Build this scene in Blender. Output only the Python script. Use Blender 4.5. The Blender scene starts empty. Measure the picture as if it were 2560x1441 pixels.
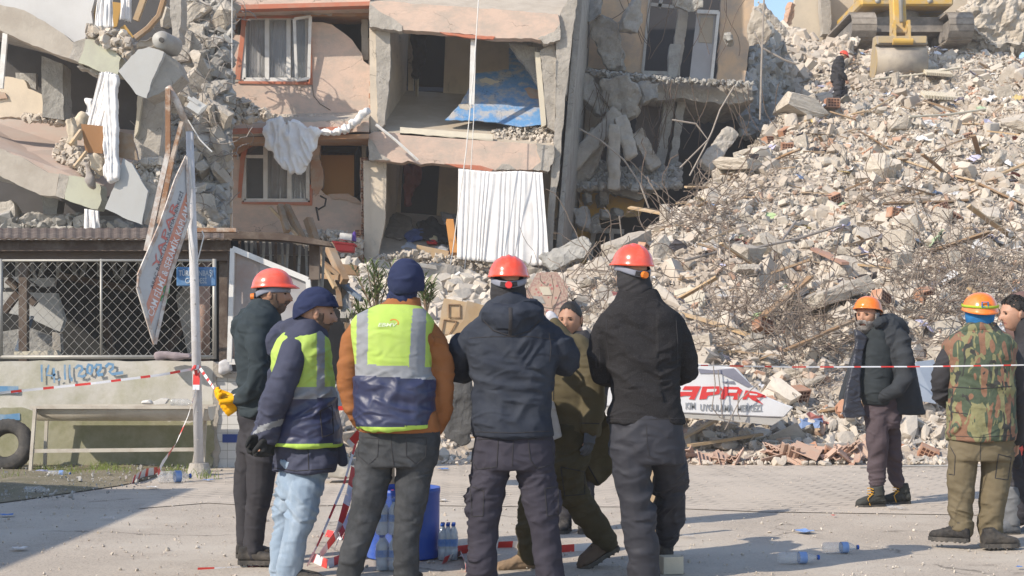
import bpy, bmesh, math, random
import numpy as np
from mathutils import Vector, Matrix, Euler
R = math.radians
random.seed(7); rng = np.random.default_rng(7)
SC = bpy.context.scene; COL = SC.collection
# ------------------------------------------------------------- camera
F, HC, H0 = 3517.0, 1.25, 900.0           # focal length in photo pixels, eye height, horizon row
cd = bpy.data.cameras.new('camera'); cam = bpy.data.objects.new('camera', cd); COL.objects.link(cam)
cam.location = (0, 0, HC); cam.rotation_euler = (R(90), 0, 0)
cd.sensor_width = 36; cd.lens = 36*F/2560; cd.shift_y = (H0-720.5)/2560
cd.clip_start = .05; cd.clip_end = 2000; SC.camera = cam
# ------------------------------------------------------------- sky and sun
SX, SY, EL = -.80, -.60, 36.0
wd = bpy.data.worlds.new('World'); SC.world = wd; wd.use_nodes = True
nt = wd.node_tree; bg = nt.nodes['Background']; sky = nt.nodes.new('ShaderNodeTexSky')
sky.sky_type = 'NISHITA'; sky.sun_disc = False; sky.sun_elevation = R(EL); sky.sun_rotation = math.atan2(SX, SY)
sky.air_density = 1.0; sky.dust_density = .6; sky.ozone_density = 1.0
nt.links.new(sky.outputs[0], bg.inputs[0]); bg.inputs[1].default_value = .15
sl = bpy.data.lights.new('sun', 'SUN'); sl.energy = 3.7; sl.angle = R(.5); sl.color = (1, .905, .77)
so = bpy.data.objects.new('sun', sl); COL.objects.link(so)
sd = Vector((SX*math.cos(R(EL)), SY*math.cos(R(EL)), math.sin(R(EL))))
so.rotation_euler = sd.to_track_quat('Z', 'Y').to_euler(); so.location = (-30, -20, 40)
SC.view_settings.view_transform = 'Standard'; SC.view_settings.look = 'None'
SC.view_settings.gamma = 1; SC.view_settings.exposure = .62; SC.view_settings.use_curve_mapping = False
# ------------------------------------------------------------- helpers
def P(px, py, Y): return Vector(((px-1280)/F*Y, Y, HC+(H0-py)/F*Y))
def G(px, py, z=0.0): return P(px, py, F*(HC-z)/(py-H0))
def S(Y): return Y/F
def lin(c):
    if isinstance(c, (int, float)): c = (c, c, c)
    if max(c) > 1.001: c = tuple(((v/255+.055)/1.055)**2.4 if v > 10 else v/255/12.92 for v in c)
    return tuple(c)+(1,)
def vnoise(p, seed=0):
    p = np.asarray(p, float)+seed*17.31+101.7
    i = np.floor(p).astype(np.int64); f = p-i; u = f*f*(3-2*f)
    def h(a, b, c):
        n = (a*374761393+b*668265263+c*1274126177) & 0xffffffff
        n = ((n ^ (n >> 13))*1274126177) & 0xffffffff
        return ((n ^ (n >> 16)) & 0xffff)/65535.0
    r = 0
    for a in (0, 1):
        for b in (0, 1):
            for c in (0, 1):
                w = (u[:, 0] if a else 1-u[:, 0])*(u[:, 1] if b else 1-u[:, 1])*(u[:, 2] if c else 1-u[:, 2])
                r = r+w*h(i[:, 0]+a, i[:, 1]+b, i[:, 2]+c)
    return r*2-1
def fbm(p, o=3, seed=0):
    p = np.asarray(p, float); r = 0; a = 1
    for k in range(o): r = r+a*vnoise(p*2**k, seed+k*5); a *= .5
    return r
class MB:
    def __init__(s): s.v = []; s.f = []; s.m = []; s.mi = 0
    def add(s, vs, fs):
        n = len(s.v); s.v += [tuple(q) for q in vs]; s.f += [tuple(i+n for i in q) for q in fs]; s.m += [s.mi]*len(fs); return s
    def prism(s, pts, vec):
        pts = [Vector(q) for q in pts]; vec = Vector(vec); n = len(pts)
        vs = pts+[q+vec for q in pts]
        nr = Vector((0, 0, 0))
        for i in range(n): nr += pts[i].cross(pts[(i+1) % n])
        flip = nr.dot(vec) > 0
        fs = [tuple(range(n)), tuple(range(2*n-1, n-1, -1))]+[(i, n+i, n+(i+1) % n, (i+1) % n) for i in range(n)]
        if flip: fs = [tuple(reversed(q)) for q in fs]
        return s.add(vs, fs)
    def box(s, c, size, rot=(0, 0, 0), jit=0, rg=None):
        M = Euler(rot).to_matrix(); c = Vector(c); a, b, d = [q/2 for q in size]
        vs = []
        for x, y, z in ((-a,-b,-d),(a,-b,-d),(a,b,-d),(-a,b,-d),(-a,-b,d),(a,-b,d),(a,b,d),(-a,b,d)):
            q = Vector((x, y, z))
            if jit: q += Vector([random.uniform(-jit, jit) for _ in range(3)])
            vs.append(c+M@q)
        return s.add(vs, [(0,3,2,1),(4,5,6,7),(0,1,5,4),(1,2,6,5),(2,3,7,6),(3,0,4,7)])
    def beam(s, a, b, w, h=None, up=(0, 0, 1)):
        a = Vector(a); b = Vector(b); h = h or w; d = (b-a).normalized(); up = Vector(up)
        if abs(d.dot(up)) > .97: up = Vector((0, 1, 0))
        x = d.cross(up).normalized()*w/2; y = x.cross(d).normalized()*h/2
        vs = [a-x-y, a+x-y, a+x+y, a-x+y, b-x-y, b+x-y, b+x+y, b-x+y]
        return s.add(vs, [(0,3,2,1)[::-1],(4,5,6,7)[::-1],(0,1,5,4)[::-1],(1,2,6,5)[::-1],(2,3,7,6)[::-1],(3,0,4,7)[::-1]])
    def tube(s, pts, r, n=8, cap=True, flat=1.0, upv=None):
        pts = [Vector(q) for q in pts]
        if not isinstance(r, (list, tuple)): r = [r]*len(pts)
        vs = []; up = None
        for i, q in enumerate(pts):
            d = (pts[min(i+1, len(pts)-1)]-pts[max(i-1, 0)])
            if d.length < 1e-9: d = Vector((0, 0, 1))
            d.normalize()
            if up is None:
                up = Vector(upv) if upv else (Vector((0, 0, 1)) if abs(d.z) < .9 else Vector((0, 1, 0)))
            x = d.cross(up)
            if x.length < 1e-6: x = d.orthogonal()
            x.normalize(); up = x.cross(d).normalized()
            for k in range(n):
                t = 2*math.pi*k/n; vs.append(q+x*math.cos(t)*r[i]+up*math.sin(t)*r[i]*flat)
        fs = [(i*n+k, (i+1)*n+k, (i+1)*n+(k+1) % n, i*n+(k+1) % n) for i in range(len(pts)-1) for k in range(n)]
        if cap: fs += [tuple(range(n)), tuple(range(len(pts)*n-1, (len(pts)-1)*n-1, -1))]
        return s.add(vs, fs)
    def limb(s, pts, r, n=12):                       # round-ended tapering limb
        pts = [Vector(q) for q in pts]; P2 = []; R2 = []
        d = (pts[1]-pts[0]).normalized(); e = (pts[-1]-pts[-2]).normalized()
        for t in (1, .85, .5): P2.append(pts[0]-d*r[0]*math.sin(t*math.pi/2)); R2.append(max(r[0]*math.cos(t*math.pi/2), r[0]*.08))
        P2 += pts; R2 += list(r)
        for t in (.5, .85, 1): P2.append(pts[-1]+e*r[-1]*math.sin(t*math.pi/2)); R2.append(max(r[-1]*math.cos(t*math.pi/2), r[-1]*.08))
        return s.tube(P2, R2, n)
    def loft(s, rings, n=24, pw=2.3):                # rings: (centre, half-x vector, half-y vector)
        vs = []
        for c, a, b in rings:
            c = Vector(c); a = Vector(a); b = Vector(b)
            for k in range(n):
                t = 2*math.pi*k/n; ct, st = math.cos(t), math.sin(t)
                vs.append(c+a*math.copysign(abs(ct)**(2/pw), ct)+b*math.copysign(abs(st)**(2/pw), st))
        m = len(rings)
        fs = [(i*n+k, i*n+(k+1) % n, (i+1)*n+(k+1) % n, (i+1)*n+k) for i in range(m-1) for k in range(n)]
        fs += [tuple(range(n-1, -1, -1)), tuple(range((m-1)*n, m*n))]
        return s.add(vs, fs)
    def ball(s, c, r, n=12, m=8, rot=(0, 0, 0)):
        if not isinstance(r, (tuple, list)): r = (r, r, r)
        M = Euler(rot).to_matrix(); c = Vector(c); vs = [c+M@Vector((0, 0, -r[2]))]
        for i in range(1, m):
            a = -math.pi/2+math.pi*i/m
            for k in range(n):
                t = 2*math.pi*k/n; vs.append(c+M@Vector((r[0]*math.cos(a)*math.cos(t), r[1]*math.cos(a)*math.sin(t), r[2]*math.sin(a))))
        vs.append(c+M@Vector((0, 0, r[2])))
        fs = [(0, 1+(k+1) % n, 1+k) for k in range(n)]
        for i in range(m-2): fs += [(1+i*n+k, 1+i*n+(k+1) % n, 1+(i+1)*n+(k+1) % n, 1+(i+1)*n+k) for k in range(n)]
        L = len(vs)-1; fs += [(1+(m-2)*n+k, 1+(m-2)*n+(k+1) % n, L) for k in range(n)]
        return s.add(vs, fs)
    def grid(s, fn, nu, nv):
        vs = [fn(i/(nu-1), j/(nv-1)) for j in range(nv) for i in range(nu)]
        return s.add(vs, [(j*nu+i, j*nu+i+1, (j+1)*nu+i+1, (j+1)*nu+i) for j in range(nv-1) for i in range(nu-1)])
    def build(s, name, mat, parent=None, smooth=False, solid=0, **kw):
        return link(name, s.v, s.f, mat, parent, smooth, solid, s.m, **kw)
def wl(o):
    v = Vector((0, 0, 0))
    while o: v += o.location; o = o.parent
    return v
def tag(o, label=None, cat=None, group=None, kind=None):
    if label: o['label'] = label
    if cat: o['category'] = cat
    if group: o['group'] = group
    if kind: o['kind'] = kind
    return o
def link(name, v, f, mat, parent=None, smooth=False, solid=0, mi=None, label=None, cat=None, group=None, kind=None, origin=None):
    off = wl(parent) if parent else Vector(origin) if origin is not None else Vector((0, 0, 0))
    arr = np.array([tuple(q) for q in v], float)
    if parent is None and origin is None and kind != 'structure':
        mn = arr.min(0); mx = arr.max(0); off = Vector(((mn[0]+mx[0])/2, (mn[1]+mx[1])/2, mn[2]))
    arr -= np.array(off)
    me = bpy.data.meshes.new(name); me.from_pydata(arr.tolist(), [], [tuple(q) for q in f]); me.update()
    for m in (mat if isinstance(mat, (list, tuple)) else [mat]): me.materials.append(m)
    if mi is not None and any(mi): me.polygons.foreach_set('material_index', mi)
    if smooth: me.polygons.foreach_set('use_smooth', [True]*len(me.polygons))
    o = bpy.data.objects.new(name, me); COL.objects.link(o)
    if parent: o.parent = parent
    else: o.location = off
    if solid:
        md = o.modifiers.new('thick', 'SOLIDIFY'); md.thickness = solid; md.offset = 0
    return tag(o, label, cat, group, kind)
def thing(name, loc, label, cat, group=None):
    o = bpy.data.objects.new(name, None); COL.objects.link(o); o.location = loc; o.empty_display_size = .2
    return tag(o, label, cat, group)
def copy_tree(o, parent=None):
    c = o.copy(); COL.objects.link(c)
    if parent: c.parent = parent
    for ch in list(o.children): copy_tree(ch, c)
    return c
def rag(pts, amp=6, step=18, seed=0, skip=()):       # make a traced outline ragged (pixels)
    r = random.Random(seed); out = []
    for i, a in enumerate(pts):
        b = pts[(i+1) % len(pts)]; out.append(tuple(a))
        if i in skip: continue
        L = math.dist(a[:2], b[:2]); n = int(L/step)
        for k in range(1, n):
            t = (k+r.uniform(-.25, .25))/n
            q = [a[j]+(b[j]-a[j])*t for j in range(len(a))]
            q[0] += r.uniform(-amp, amp); q[1] += r.uniform(-amp, amp); out.append(tuple(q))
    return out
def pts3(pts, Y=None): return [P(q[0], q[1], q[2] if len(q) > 2 else (Y(q[0], q[1]) if callable(Y) else Y)) for q in pts]
def traced(mb, pts, Y, depth, ragged=0, step=18, seed=0, vec=None):
    if ragged: pts = rag(pts, ragged, step, seed)
    return mb.prism(pts3(pts, Y), vec or (0, depth, 0))
# ------------------------------------------------------------- materials
MATS = {}
def mat(name, c, c2=None, sc=3.0, bump=.3, bsc=40.0, rough=.85, metal=0, dirt=None, dsc=1.2, damt=.5, rnd=0, island=False, spec=.3,
        stretch=(1, 1, 1), bdist=.01, trans=0, alpha=1, fine=None, wave=None, crack=None, coat=0, hard=.25, wr=None, cracks=0):
    if name in MATS: return MATS[name]
    m = bpy.data.materials.new(name); m.use_nodes = True; n = m.node_tree.nodes; L = m.node_tree.links.new
    b = n['Principled BSDF']; tc = n.new('ShaderNodeTexCoord'); mp = n.new('ShaderNodeMapping'); mp.inputs['Scale'].default_value = stretch
    L(tc.outputs['Object'], mp.inputs[0]); co = mp.outputs[0]
    if rnd and not island:                                  # shift the pattern from object to object
        oi = n.new('ShaderNodeObjectInfo'); va = n.new('ShaderNodeVectorMath'); va.operation = 'MULTIPLY_ADD'
        L(oi.outputs['Random'], va.inputs[0]); va.inputs[1].default_value = (37, 91, 53); L(co, va.inputs[2]); co = va.outputs[0]
    def noise(s, d=4, r=.6):
        q = n.new('ShaderNodeTexNoise'); q.inputs['Scale'].default_value = s; q.inputs['Detail'].default_value = d
        q.inputs['Roughness'].default_value = r; L(co, q.inputs['Vector']); return q.outputs[0]
    def ramp(x, lo, hi):
        q = n.new('ShaderNodeMapRange'); L(x, q.inputs[0]); q.inputs[1].default_value = lo; q.inputs[2].default_value = hi; return q.outputs[0]
    def mix(f, a, bb, mode='MIX'):
        q = n.new('ShaderNodeMix'); q.data_type = 'RGBA'; q.blend_type = mode
        for i, x in ((0, f), (6, a), (7, bb)):
            if isinstance(x, (float, int)): q.inputs[i].default_value = x
            elif isinstance(x, tuple): q.inputs[i].default_value = x
            else: L(x, q.inputs[i])
        return q.outputs[2]
    c = lin(c); c2 = lin(c2) if c2 is not None else tuple(v*.8 for v in c[:3])+(1,)
    col = mix(ramp(noise(sc), .5-hard, .5+hard), c, c2)
    if fine is not None: col = mix(ramp(noise(bsc*1.6, 3), .52, .66), col, lin(fine))
    if dirt is not None:
        d = n.new('ShaderNodeMath'); d.operation = 'MULTIPLY'; d.inputs[1].default_value = damt
        L(ramp(noise(dsc, 6, .7), .45, .62), d.inputs[0]); col = mix(d.outputs[0], col, lin(dirt))
    if cracks:
        vo_ = n.new('ShaderNodeTexVoronoi'); vo_.feature = 'DISTANCE_TO_EDGE'; vo_.inputs['Scale'].default_value = cracks
        nz_ = n.new('ShaderNodeTexNoise'); nz_.inputs['Scale'].default_value = 3; nz_.inputs['Detail'].default_value = 6; L(co, nz_.inputs['Vector'])
        av = n.new('ShaderNodeVectorMath'); av.operation = 'MULTIPLY_ADD'; L(nz_.outputs[1], av.inputs[0]); av.inputs[1].default_value = (.7, .7, .7); L(co, av.inputs[2]); L(av.outputs[0], vo_.inputs['Vector'])
        k_ = n.new('ShaderNodeMath'); k_.operation = 'MULTIPLY'; L(ramp(vo_.outputs[0], .012, .0), k_.inputs[0]); L(ramp(noise(1.1, 2), .5, .6), k_.inputs[1])
        col = mix(k_.outputs[0], col, tuple(v*.35 for v in c[:3])+(1,))
    if rnd:
        if island: g = n.new('ShaderNodeNewGeometry'); rv = g.outputs['Random Per Island']
        else: g = n.new('ShaderNodeObjectInfo'); rv = g.outputs['Random']
        q = n.new('ShaderNodeMapRange'); L(rv, q.inputs[0]); q.inputs[3].default_value = 1-rnd; q.inputs[4].default_value = 1+rnd*.6
        cc = n.new('ShaderNodeCombineColor')
        for i in range(3): L(q.outputs[0], cc.inputs[i])
        col = mix(1.0, col, cc.outputs[0], 'MULTIPLY')
    L(col, b.inputs['Base Color'])
    b.inputs['Roughness'].default_value = rough; b.inputs['Metallic'].default_value = metal
    b.inputs['Specular IOR Level'].default_value = spec; b.inputs['Transmission Weight'].default_value = trans; b.inputs['Alpha'].default_value = alpha
    b.inputs['Coat Weight'].default_value = coat
    if bump:
        bp = n.new('ShaderNodeBump'); bp.inputs['Strength'].default_value = bump; bp.inputs['Distance'].default_value = bdist
        h = noise(bsc, 6, .65)
        if wave:
            w = n.new('ShaderNodeTexWave'); w.bands_direction = wave[0]; w.inputs['Scale'].default_value = wave[1]
            w.inputs['Distortion'].default_value = wave[2]; w.inputs['Detail'].default_value = 3; w.inputs['Detail Scale'].default_value = 1.5
            L(co, w.inputs['Vector']); a = n.new('ShaderNodeMath'); a.operation = 'ADD'; L(w.outputs[1], a.inputs[0]); L(h, a.inputs[1]); h = a.outputs[0]
        L(h, bp.inputs['Height']); L(bp.outputs[0], b.inputs['Normal'])
        if wr:
            w2 = n.new('ShaderNodeBump'); w2.inputs['Strength'].default_value = 1; w2.inputs['Distance'].default_value = wr[1]
            mp2 = n.new('ShaderNodeMapping'); mp2.inputs['Scale'].default_value = wr[2]; L(tc.outputs['Object'], mp2.inputs[0])
            q = n.new('ShaderNodeTexNoise'); q.noise_type = 'RIDGED_MULTIFRACTAL'; q.inputs['Scale'].default_value = wr[0]; q.inputs['Detail'].default_value = 2.5; q.inputs['Distortion'].default_value = .6
            L(mp2.outputs[0], q.inputs['Vector']); L(q.outputs[0], w2.inputs['Height']); L(w2.outputs[0], bp.inputs['Normal'])
    MATS[name] = m; return m
# ------------------------------------------------------------- shared materials
m_road = mat('road', (.49,.42,.345), (.40,.343,.283), cracks=.35, sc=1.3, bsc=45, bump=.9, fine=(.27,.235,.20), dirt=(.50,.445,.375), dsc=.6, damt=.85, rough=.95, bdist=.006)
m_earth = mat('earth', (.24,.205,.14), (.17,.145,.10), sc=5, bsc=45, bump=.8, fine=(.33,.29,.22), dirt=(.12,.115,.06), dsc=2.2, damt=.5, rough=1, bdist=.015)
m_conc = mat('concrete', (.46,.42,.37), (.34,.31,.275), sc=3, bsc=9, bdist=.04, cracks=1.2, bump=.8, dirt=(.27,.245,.21), dsc=2.2, damt=.6, rnd=.12)
m_concd = mat('dusty_concrete', (.40,.385,.36), (.29,.28,.26), sc=3, bsc=8, bdist=.05, cracks=1.2, bump=.9, dirt=(.21,.20,.185), dsc=2, damt=.6, rnd=.14)
m_rock = mat('rubble_concrete', (.56,.50,.42), (.44,.385,.325), sc=3.2, bsc=10, bump=1, dirt=(.38,.335,.28), dsc=2, damt=.4, rnd=.18, bdist=.04)
m_rubble = mat('rubble_small', (.58,.52,.445), (.46,.41,.35), sc=2, bsc=14, bump=.8, dirt=(.43,.34,.265), dsc=.35, damt=.5, rnd=.2, island=True, bdist=.02)
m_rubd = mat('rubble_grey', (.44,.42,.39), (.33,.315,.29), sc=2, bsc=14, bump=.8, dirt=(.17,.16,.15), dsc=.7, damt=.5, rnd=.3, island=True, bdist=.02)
m_heap = mat('heap_dust', (.46,.395,.33), (.35,.30,.25), sc=2.4, bsc=10, bump=1, fine=(.30,.265,.225), dirt=(.42,.33,.255), dsc=.4, damt=.6, bdist=.06)
m_brick = mat('hollow_brick', (.48,.25,.15), (.40,.20,.125), sc=9, bsc=30, bump=.5, dirt=(.45,.36,.29), dsc=5, damt=.6, rnd=.15)
m_bhole = mat('brick_hole_shade', (.10,.045,.03), bump=0)  # solid dark inserts; the shade of the holes is put into the colour
m_wood = mat('timber', (.33,.21,.12), (.22,.135,.075), sc=2.5, stretch=(1,1,1), bsc=26, bump=.5, dirt=(.30,.26,.21), dsc=3, damt=.6, rnd=.25)
m_woodl = mat('pale_timber', (.50,.36,.21), (.38,.26,.15), sc=4, bsc=26, bump=.4, dirt=(.40,.34,.27), dsc=3, damt=.5, rnd=.2)
m_rebar = mat('rebar', (.19,.135,.10), (.13,.10,.085), sc=8, bsc=80, bump=.4, rough=.7, rnd=.3, metal=.2)
m_wire = mat('grey_wire', (.30,.27,.24), (.22,.18,.15), sc=5, bsc=60, bump=.2, rough=.6, rnd=.3)
m_pink = mat('pink_plaster', (.62,.465,.375), (.55,.41,.335), sc=1.6, bsc=14, bump=.5, bdist=.02, cracks=.8, dirt=(.44,.375,.32), dsc=1.6, damt=.75, stretch=(1,1,1.6))
m_trim = mat('orange_trim', (.50,.17,.10), (.44,.15,.09), sc=3, bsc=30, bump=.3, dirt=(.42,.26,.19), dsc=3, damt=.5)
m_white = mat('white_paint', (.72,.70,.67), (.62,.60,.57), sc=3, bsc=30, bump=.12, dirt=(.45,.40,.34), dsc=4, damt=.35, rough=.5)
m_cream = mat('cream_plaster', (.64,.545,.43), (.56,.475,.375), sc=1.5, bsc=14, cracks=1, bump=.4, dirt=(.40,.35,.29), dsc=1.1, damt=.5)
m_beige = mat('beige_floor', (.44,.37,.29), (.38,.32,.25), sc=1.5, bsc=25, bump=.25, dirt=(.50,.45,.38), dsc=1.3, damt=.6)
m_bluew = mat('blue_plaster', (.12,.28,.52), (.10,.24,.46), sc=2, bsc=12, bump=.6, bdist=.03, cracks=1.5, dirt=(.46,.41,.35), dsc=2.6, damt=.8)
m_dark = mat('dark_interior', (.085,.08,.08), (.055,.052,.052), sc=2, bsc=10, bump=.4)  # low albedo puts the dimness of room depths into the colour
m_cloth = mat('white_cloth', (.80,.78,.77), (.74,.72,.71), sc=1.5, bsc=90, bump=.1, dirt=(.48,.44,.40), dsc=2, damt=.3)
m_rust = mat('rust', (.33,.17,.09), (.22,.12,.07), sc=7, bsc=50, bump=.5, dirt=(.55,.49,.42), dsc=6, damt=.7)
m_whrust = mat('white_rusty', (.60,.56,.52), (.54,.50,.46), sc=6, bsc=50, bump=.25, dirt=(.30,.16,.09), dsc=6, damt=.75, rough=.6)
m_glass = mat('window_glass', (.10,.12,.14), (.16,.17,.17), sc=2, bump=0, rough=.08, spec=.8, dirt=(.42,.39,.35), dsc=1.6, damt=.6)
m_black = mat('black_rubber', (.035,.034,.034), (.055,.052,.05), sc=8, bsc=60, bump=.3, rough=.7, dirt=(.16,.14,.12), dsc=5, damt=.4)
m_grey = mat('grey_metal', (.40,.39,.37), (.32,.31,.29), sc=4, bsc=40, bump=.2, rough=.5, dirt=(.25,.2,.16), dsc=3, damt=.4)
m_red = mat('red_paint', (.60,.05,.045), (.52,.04,.04), sc=4, bump=.05, rough=.45)
m_redt = mat('tape_red', (.66,.06,.05), (.60,.05,.04), sc=4, bump=.1, bsc=20, rough=.4)
m_whitet = mat('tape_white', (.74,.72,.72), (.68,.66,.66), sc=4, bump=.1, bsc=20, rough=.4)
# ------------------------------------------------------------- ground
g = MB(); 
def road_h(x, y): return 0.0
xs = np.linspace(-70, 90, 60); ys = np.concatenate([np.linspace(-30, 60, 60), np.linspace(70, 400, 8)])
g.add([(x*(1 if y < 60 else 5), y, -.004) for y in ys for x in xs], [(j*60+i, j*60+i+1, (j+1)*60+i+1, (j+1)*60+i) for j in range(len(ys)-1) for i in range(59)])
g.build('ground', m_road, kind='structure')
# paving of small interlocking blocks
def paving_mat():
    m = bpy.data.materials.new('block_paving'); m.use_nodes = True; n = m.node_tree.nodes; L = m.node_tree.links.new; b = n['Principled BSDF']
    tc = n.new('ShaderNodeTexCoord'); mp = n.new('ShaderNodeMapping'); mp.inputs['Rotation'].default_value = (0, 0, R(32)); L(tc.outputs['Object'], mp.inputs[0])
    br = n.new('ShaderNodeTexBrick'); br.inputs['Scale'].default_value = 1; br.inputs['Brick Width'].default_value = .22; br.inputs['Row Height'].default_value = .16
    br.inputs['Mortar Size'].default_value = .014; br.inputs['Mortar Smooth'].default_value = .3; br.inputs['Color1'].default_value = (.49,.42,.345,1)
    br.inputs['Color2'].default_value = (.42,.36,.295,1); br.inputs['Mortar'].default_value = (.26,.225,.19,1); L(mp.outputs[0], br.inputs[0])
    ns = n.new('ShaderNodeTexNoise'); ns.inputs['Scale'].default_value = 1.1; ns.inputs['Detail'].default_value = 7; L(tc.outputs['Object'], ns.inputs[0])
    mr = n.new('ShaderNodeMapRange'); mr.inputs[1].default_value = .40; mr.inputs[2].default_value = .62; L(ns.outputs[0], mr.inputs[0])
    mx = n.new('ShaderNodeMix'); mx.data_type = 'RGBA'; L(mr.outputs[0], mx.inputs[0]); L(br.outputs[0], mx.inputs[6]); mx.inputs[7].default_value = (.49,.42,.345,1)
    L(mx.outputs[2], b.inputs['Base Color']); b.inputs['Roughness'].default_value = .95
    n2 = n.new('ShaderNodeTexNoise'); n2.inputs['Scale'].default_value = 70; L(tc.outputs['Object'], n2.inputs[0])
    ad = n.new('ShaderNodeMath'); ad.operation = 'MULTIPLY_ADD'; L(br.outputs['Fac'], ad.inputs[0]); ad.inputs[1].default_value = -1; L(n2.outputs[0], ad.inputs[2])
    bp = n.new('ShaderNodeBump'); bp.inputs['Distance'].default_value = .008; bp.inputs['Strength'].default_value = .6; L(ad.outputs[0], bp.inputs['Height']); L(bp.outputs[0], b.inputs['Normal'])
    return m
pv = MB()
edge = [G(345, 1272), G(520, 1258), G(700, 1268), G(900, 1262), G(1200, 1266), G(1600, 1268), G(1900, 1280), G(2560, 1290)]
top = [Vector((26, 24, 0)), Vector((-4.2, 24, 0)), G(500, 1185)]
pv.add([Vector((q.x, q.y, .002)) for q in edge+top], [tuple(range(len(edge+top)))])
pv.build('pavement', paving_mat(), kind='structure')
# dirt verge along the wall
ev = MB(); ep = [G(-420, 1215), G(0, 1262), G(260, 1268), G(350, 1262), G(430, 1228), G(540, 1197), G(640, 1170)]
ep += [Vector((-4.1, 17.5, 0)), Vector((-14, 17.5, 0)), Vector((-14, 12, 0))]
nx, ny = 90, 50
def ev_fn(u, v):
    x = -12+u*8.2; far = 17.4; near = np.interp(x, [-12, -6.5, -4.6, -4.4, -3.9, -3.6], [11.6, 12.1, 12.0, 12.4, 13.9, 15.8])
    y = near+(far-near)*v; n_ = float(fbm(np.array([[x*2, y*2, 0]]), 3)[0])
    z = .006+min(1, v*5, (1-u)*9)*(.035+.03*n_)+.05*max(0, v-.55)
    return (x, y, z)
ev.grid(ev_fn, nx, ny); ev.build('verge', m_earth, smooth=True, kind='structure')
# ------------------------------------------------------------- the rubble hill
def smooth(a, b, x): t = np.clip((x-a)/(b-a), 0, 1); return t*t*(3-2*t)
def heap_h(x, y):
    x = np.asarray(x, float); y = np.asarray(y, float)
    base = np.interp(y, [17.0, 17.9, 20, 24, 30, 36, 42, 46, 48, 60, 90], [0, .25, 1.15, 2.6, 4.85, 7.2, 9.5, 11.05, 11.5, 12.2, 13])
    xe = np.interp(y, [17, 20, 22, 25, 30, 35, 40, 46, 60], [1.2, .4, .3, .9, 3.0, 5.3, 7.0, 8.3, 10])
    L = smooth(-3.2, 1.6, x-xe); h = base*L
    h = h+smooth(17.5, 19.5, y)*(1-smooth(24, 30, y))*smooth(-5.5, -2.5, x)*(1-L)*.75
    p = np.stack([x, y, x*0], -1).reshape(-1, 3); n = (fbm(p*.42, 3, 3)*.55+fbm(p*1.5, 3, 8)*.22).reshape(x.shape)
    bump = .9*np.exp(-((x-10.5)/2.6)**2-((y-52)/3)**2)
    return h+n*np.clip(h*1.2, 0, 1)*.75-.02
def heap_z(x, y): return float(heap_h(np.array([x]), np.array([y]))[0])
def text_mesh(txt, size, ext, align='CENTER', bold=0):
    cu = bpy.data.curves.new('t', 'FONT'); cu.body = txt; cu.size = size; cu.extrude = ext; cu.align_x = align; cu.align_y = 'CENTER'; cu.offset = bold; cu.resolution_u = 3
    o = bpy.data.objects.new('t', cu); COL.objects.link(o); dg = bpy.context.evaluated_depsgraph_get(); me = bpy.data.meshes.new_from_object(o.evaluated_get(dg))
    r = ([V_(v.co) for v in me.vertices], [tuple(p.vertices) for p in me.polygons]); bpy.data.objects.remove(o); bpy.data.meshes.remove(me); return r
V_ = lambda c: Vector(c)
def add_mesh(mb, vf, org, yaw=0, shear=0, ux=(1, 0, 0), uy=(0, 0, 1), un=(0, -1, 0), sx=1, sy=1):
    """place text lying in its x-y plane on a plane with axes ux, uy and outward normal un"""
    ux, uy, un, org = Vector(ux), Vector(uy), Vector(un), Vector(org)
    mb.add([org+ux*(q.x*sx+shear*q.y*sy)+uy*q.y*sy+un*q.z for q in vf[0]], vf[1]); return mb
# ============================================================= people
def remesh(mb, voxel=.009, smooth=4, sf=.5):
    me = bpy.data.meshes.new('tmp'); me.from_pydata([tuple(q) for q in mb.v], [], mb.f)
    bm = bmesh.new(); bm.from_mesh(me); bmesh.ops.recalc_face_normals(bm, faces=bm.faces); bm.to_mesh(me); bm.free()
    o = bpy.data.objects.new('tmp', me); COL.objects.link(o)
    md = o.modifiers.new('r', 'REMESH'); md.mode = 'VOXEL'; md.voxel_size = voxel; md.use_smooth_shade = True
    if smooth: ms = o.modifiers.new('s', 'SMOOTH'); ms.factor = sf; ms.iterations = smooth
    dg = bpy.context.evaluated_depsgraph_get(); ob = o.evaluated_get(dg); m2 = ob.to_mesh()
    n = len(m2.vertices); v = np.empty(n*3); m2.vertices.foreach_get('co', v); v = v.reshape(-1, 3)
    nr = np.empty(n*3); m2.vertices.foreach_get('normal', nr); nr = nr.reshape(-1, 3)
    f = [tuple(p.vertices) for p in m2.polygons]
    ob.to_mesh_clear(); bpy.data.objects.remove(o); bpy.data.meshes.remove(me)
    return v, nr, f
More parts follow.
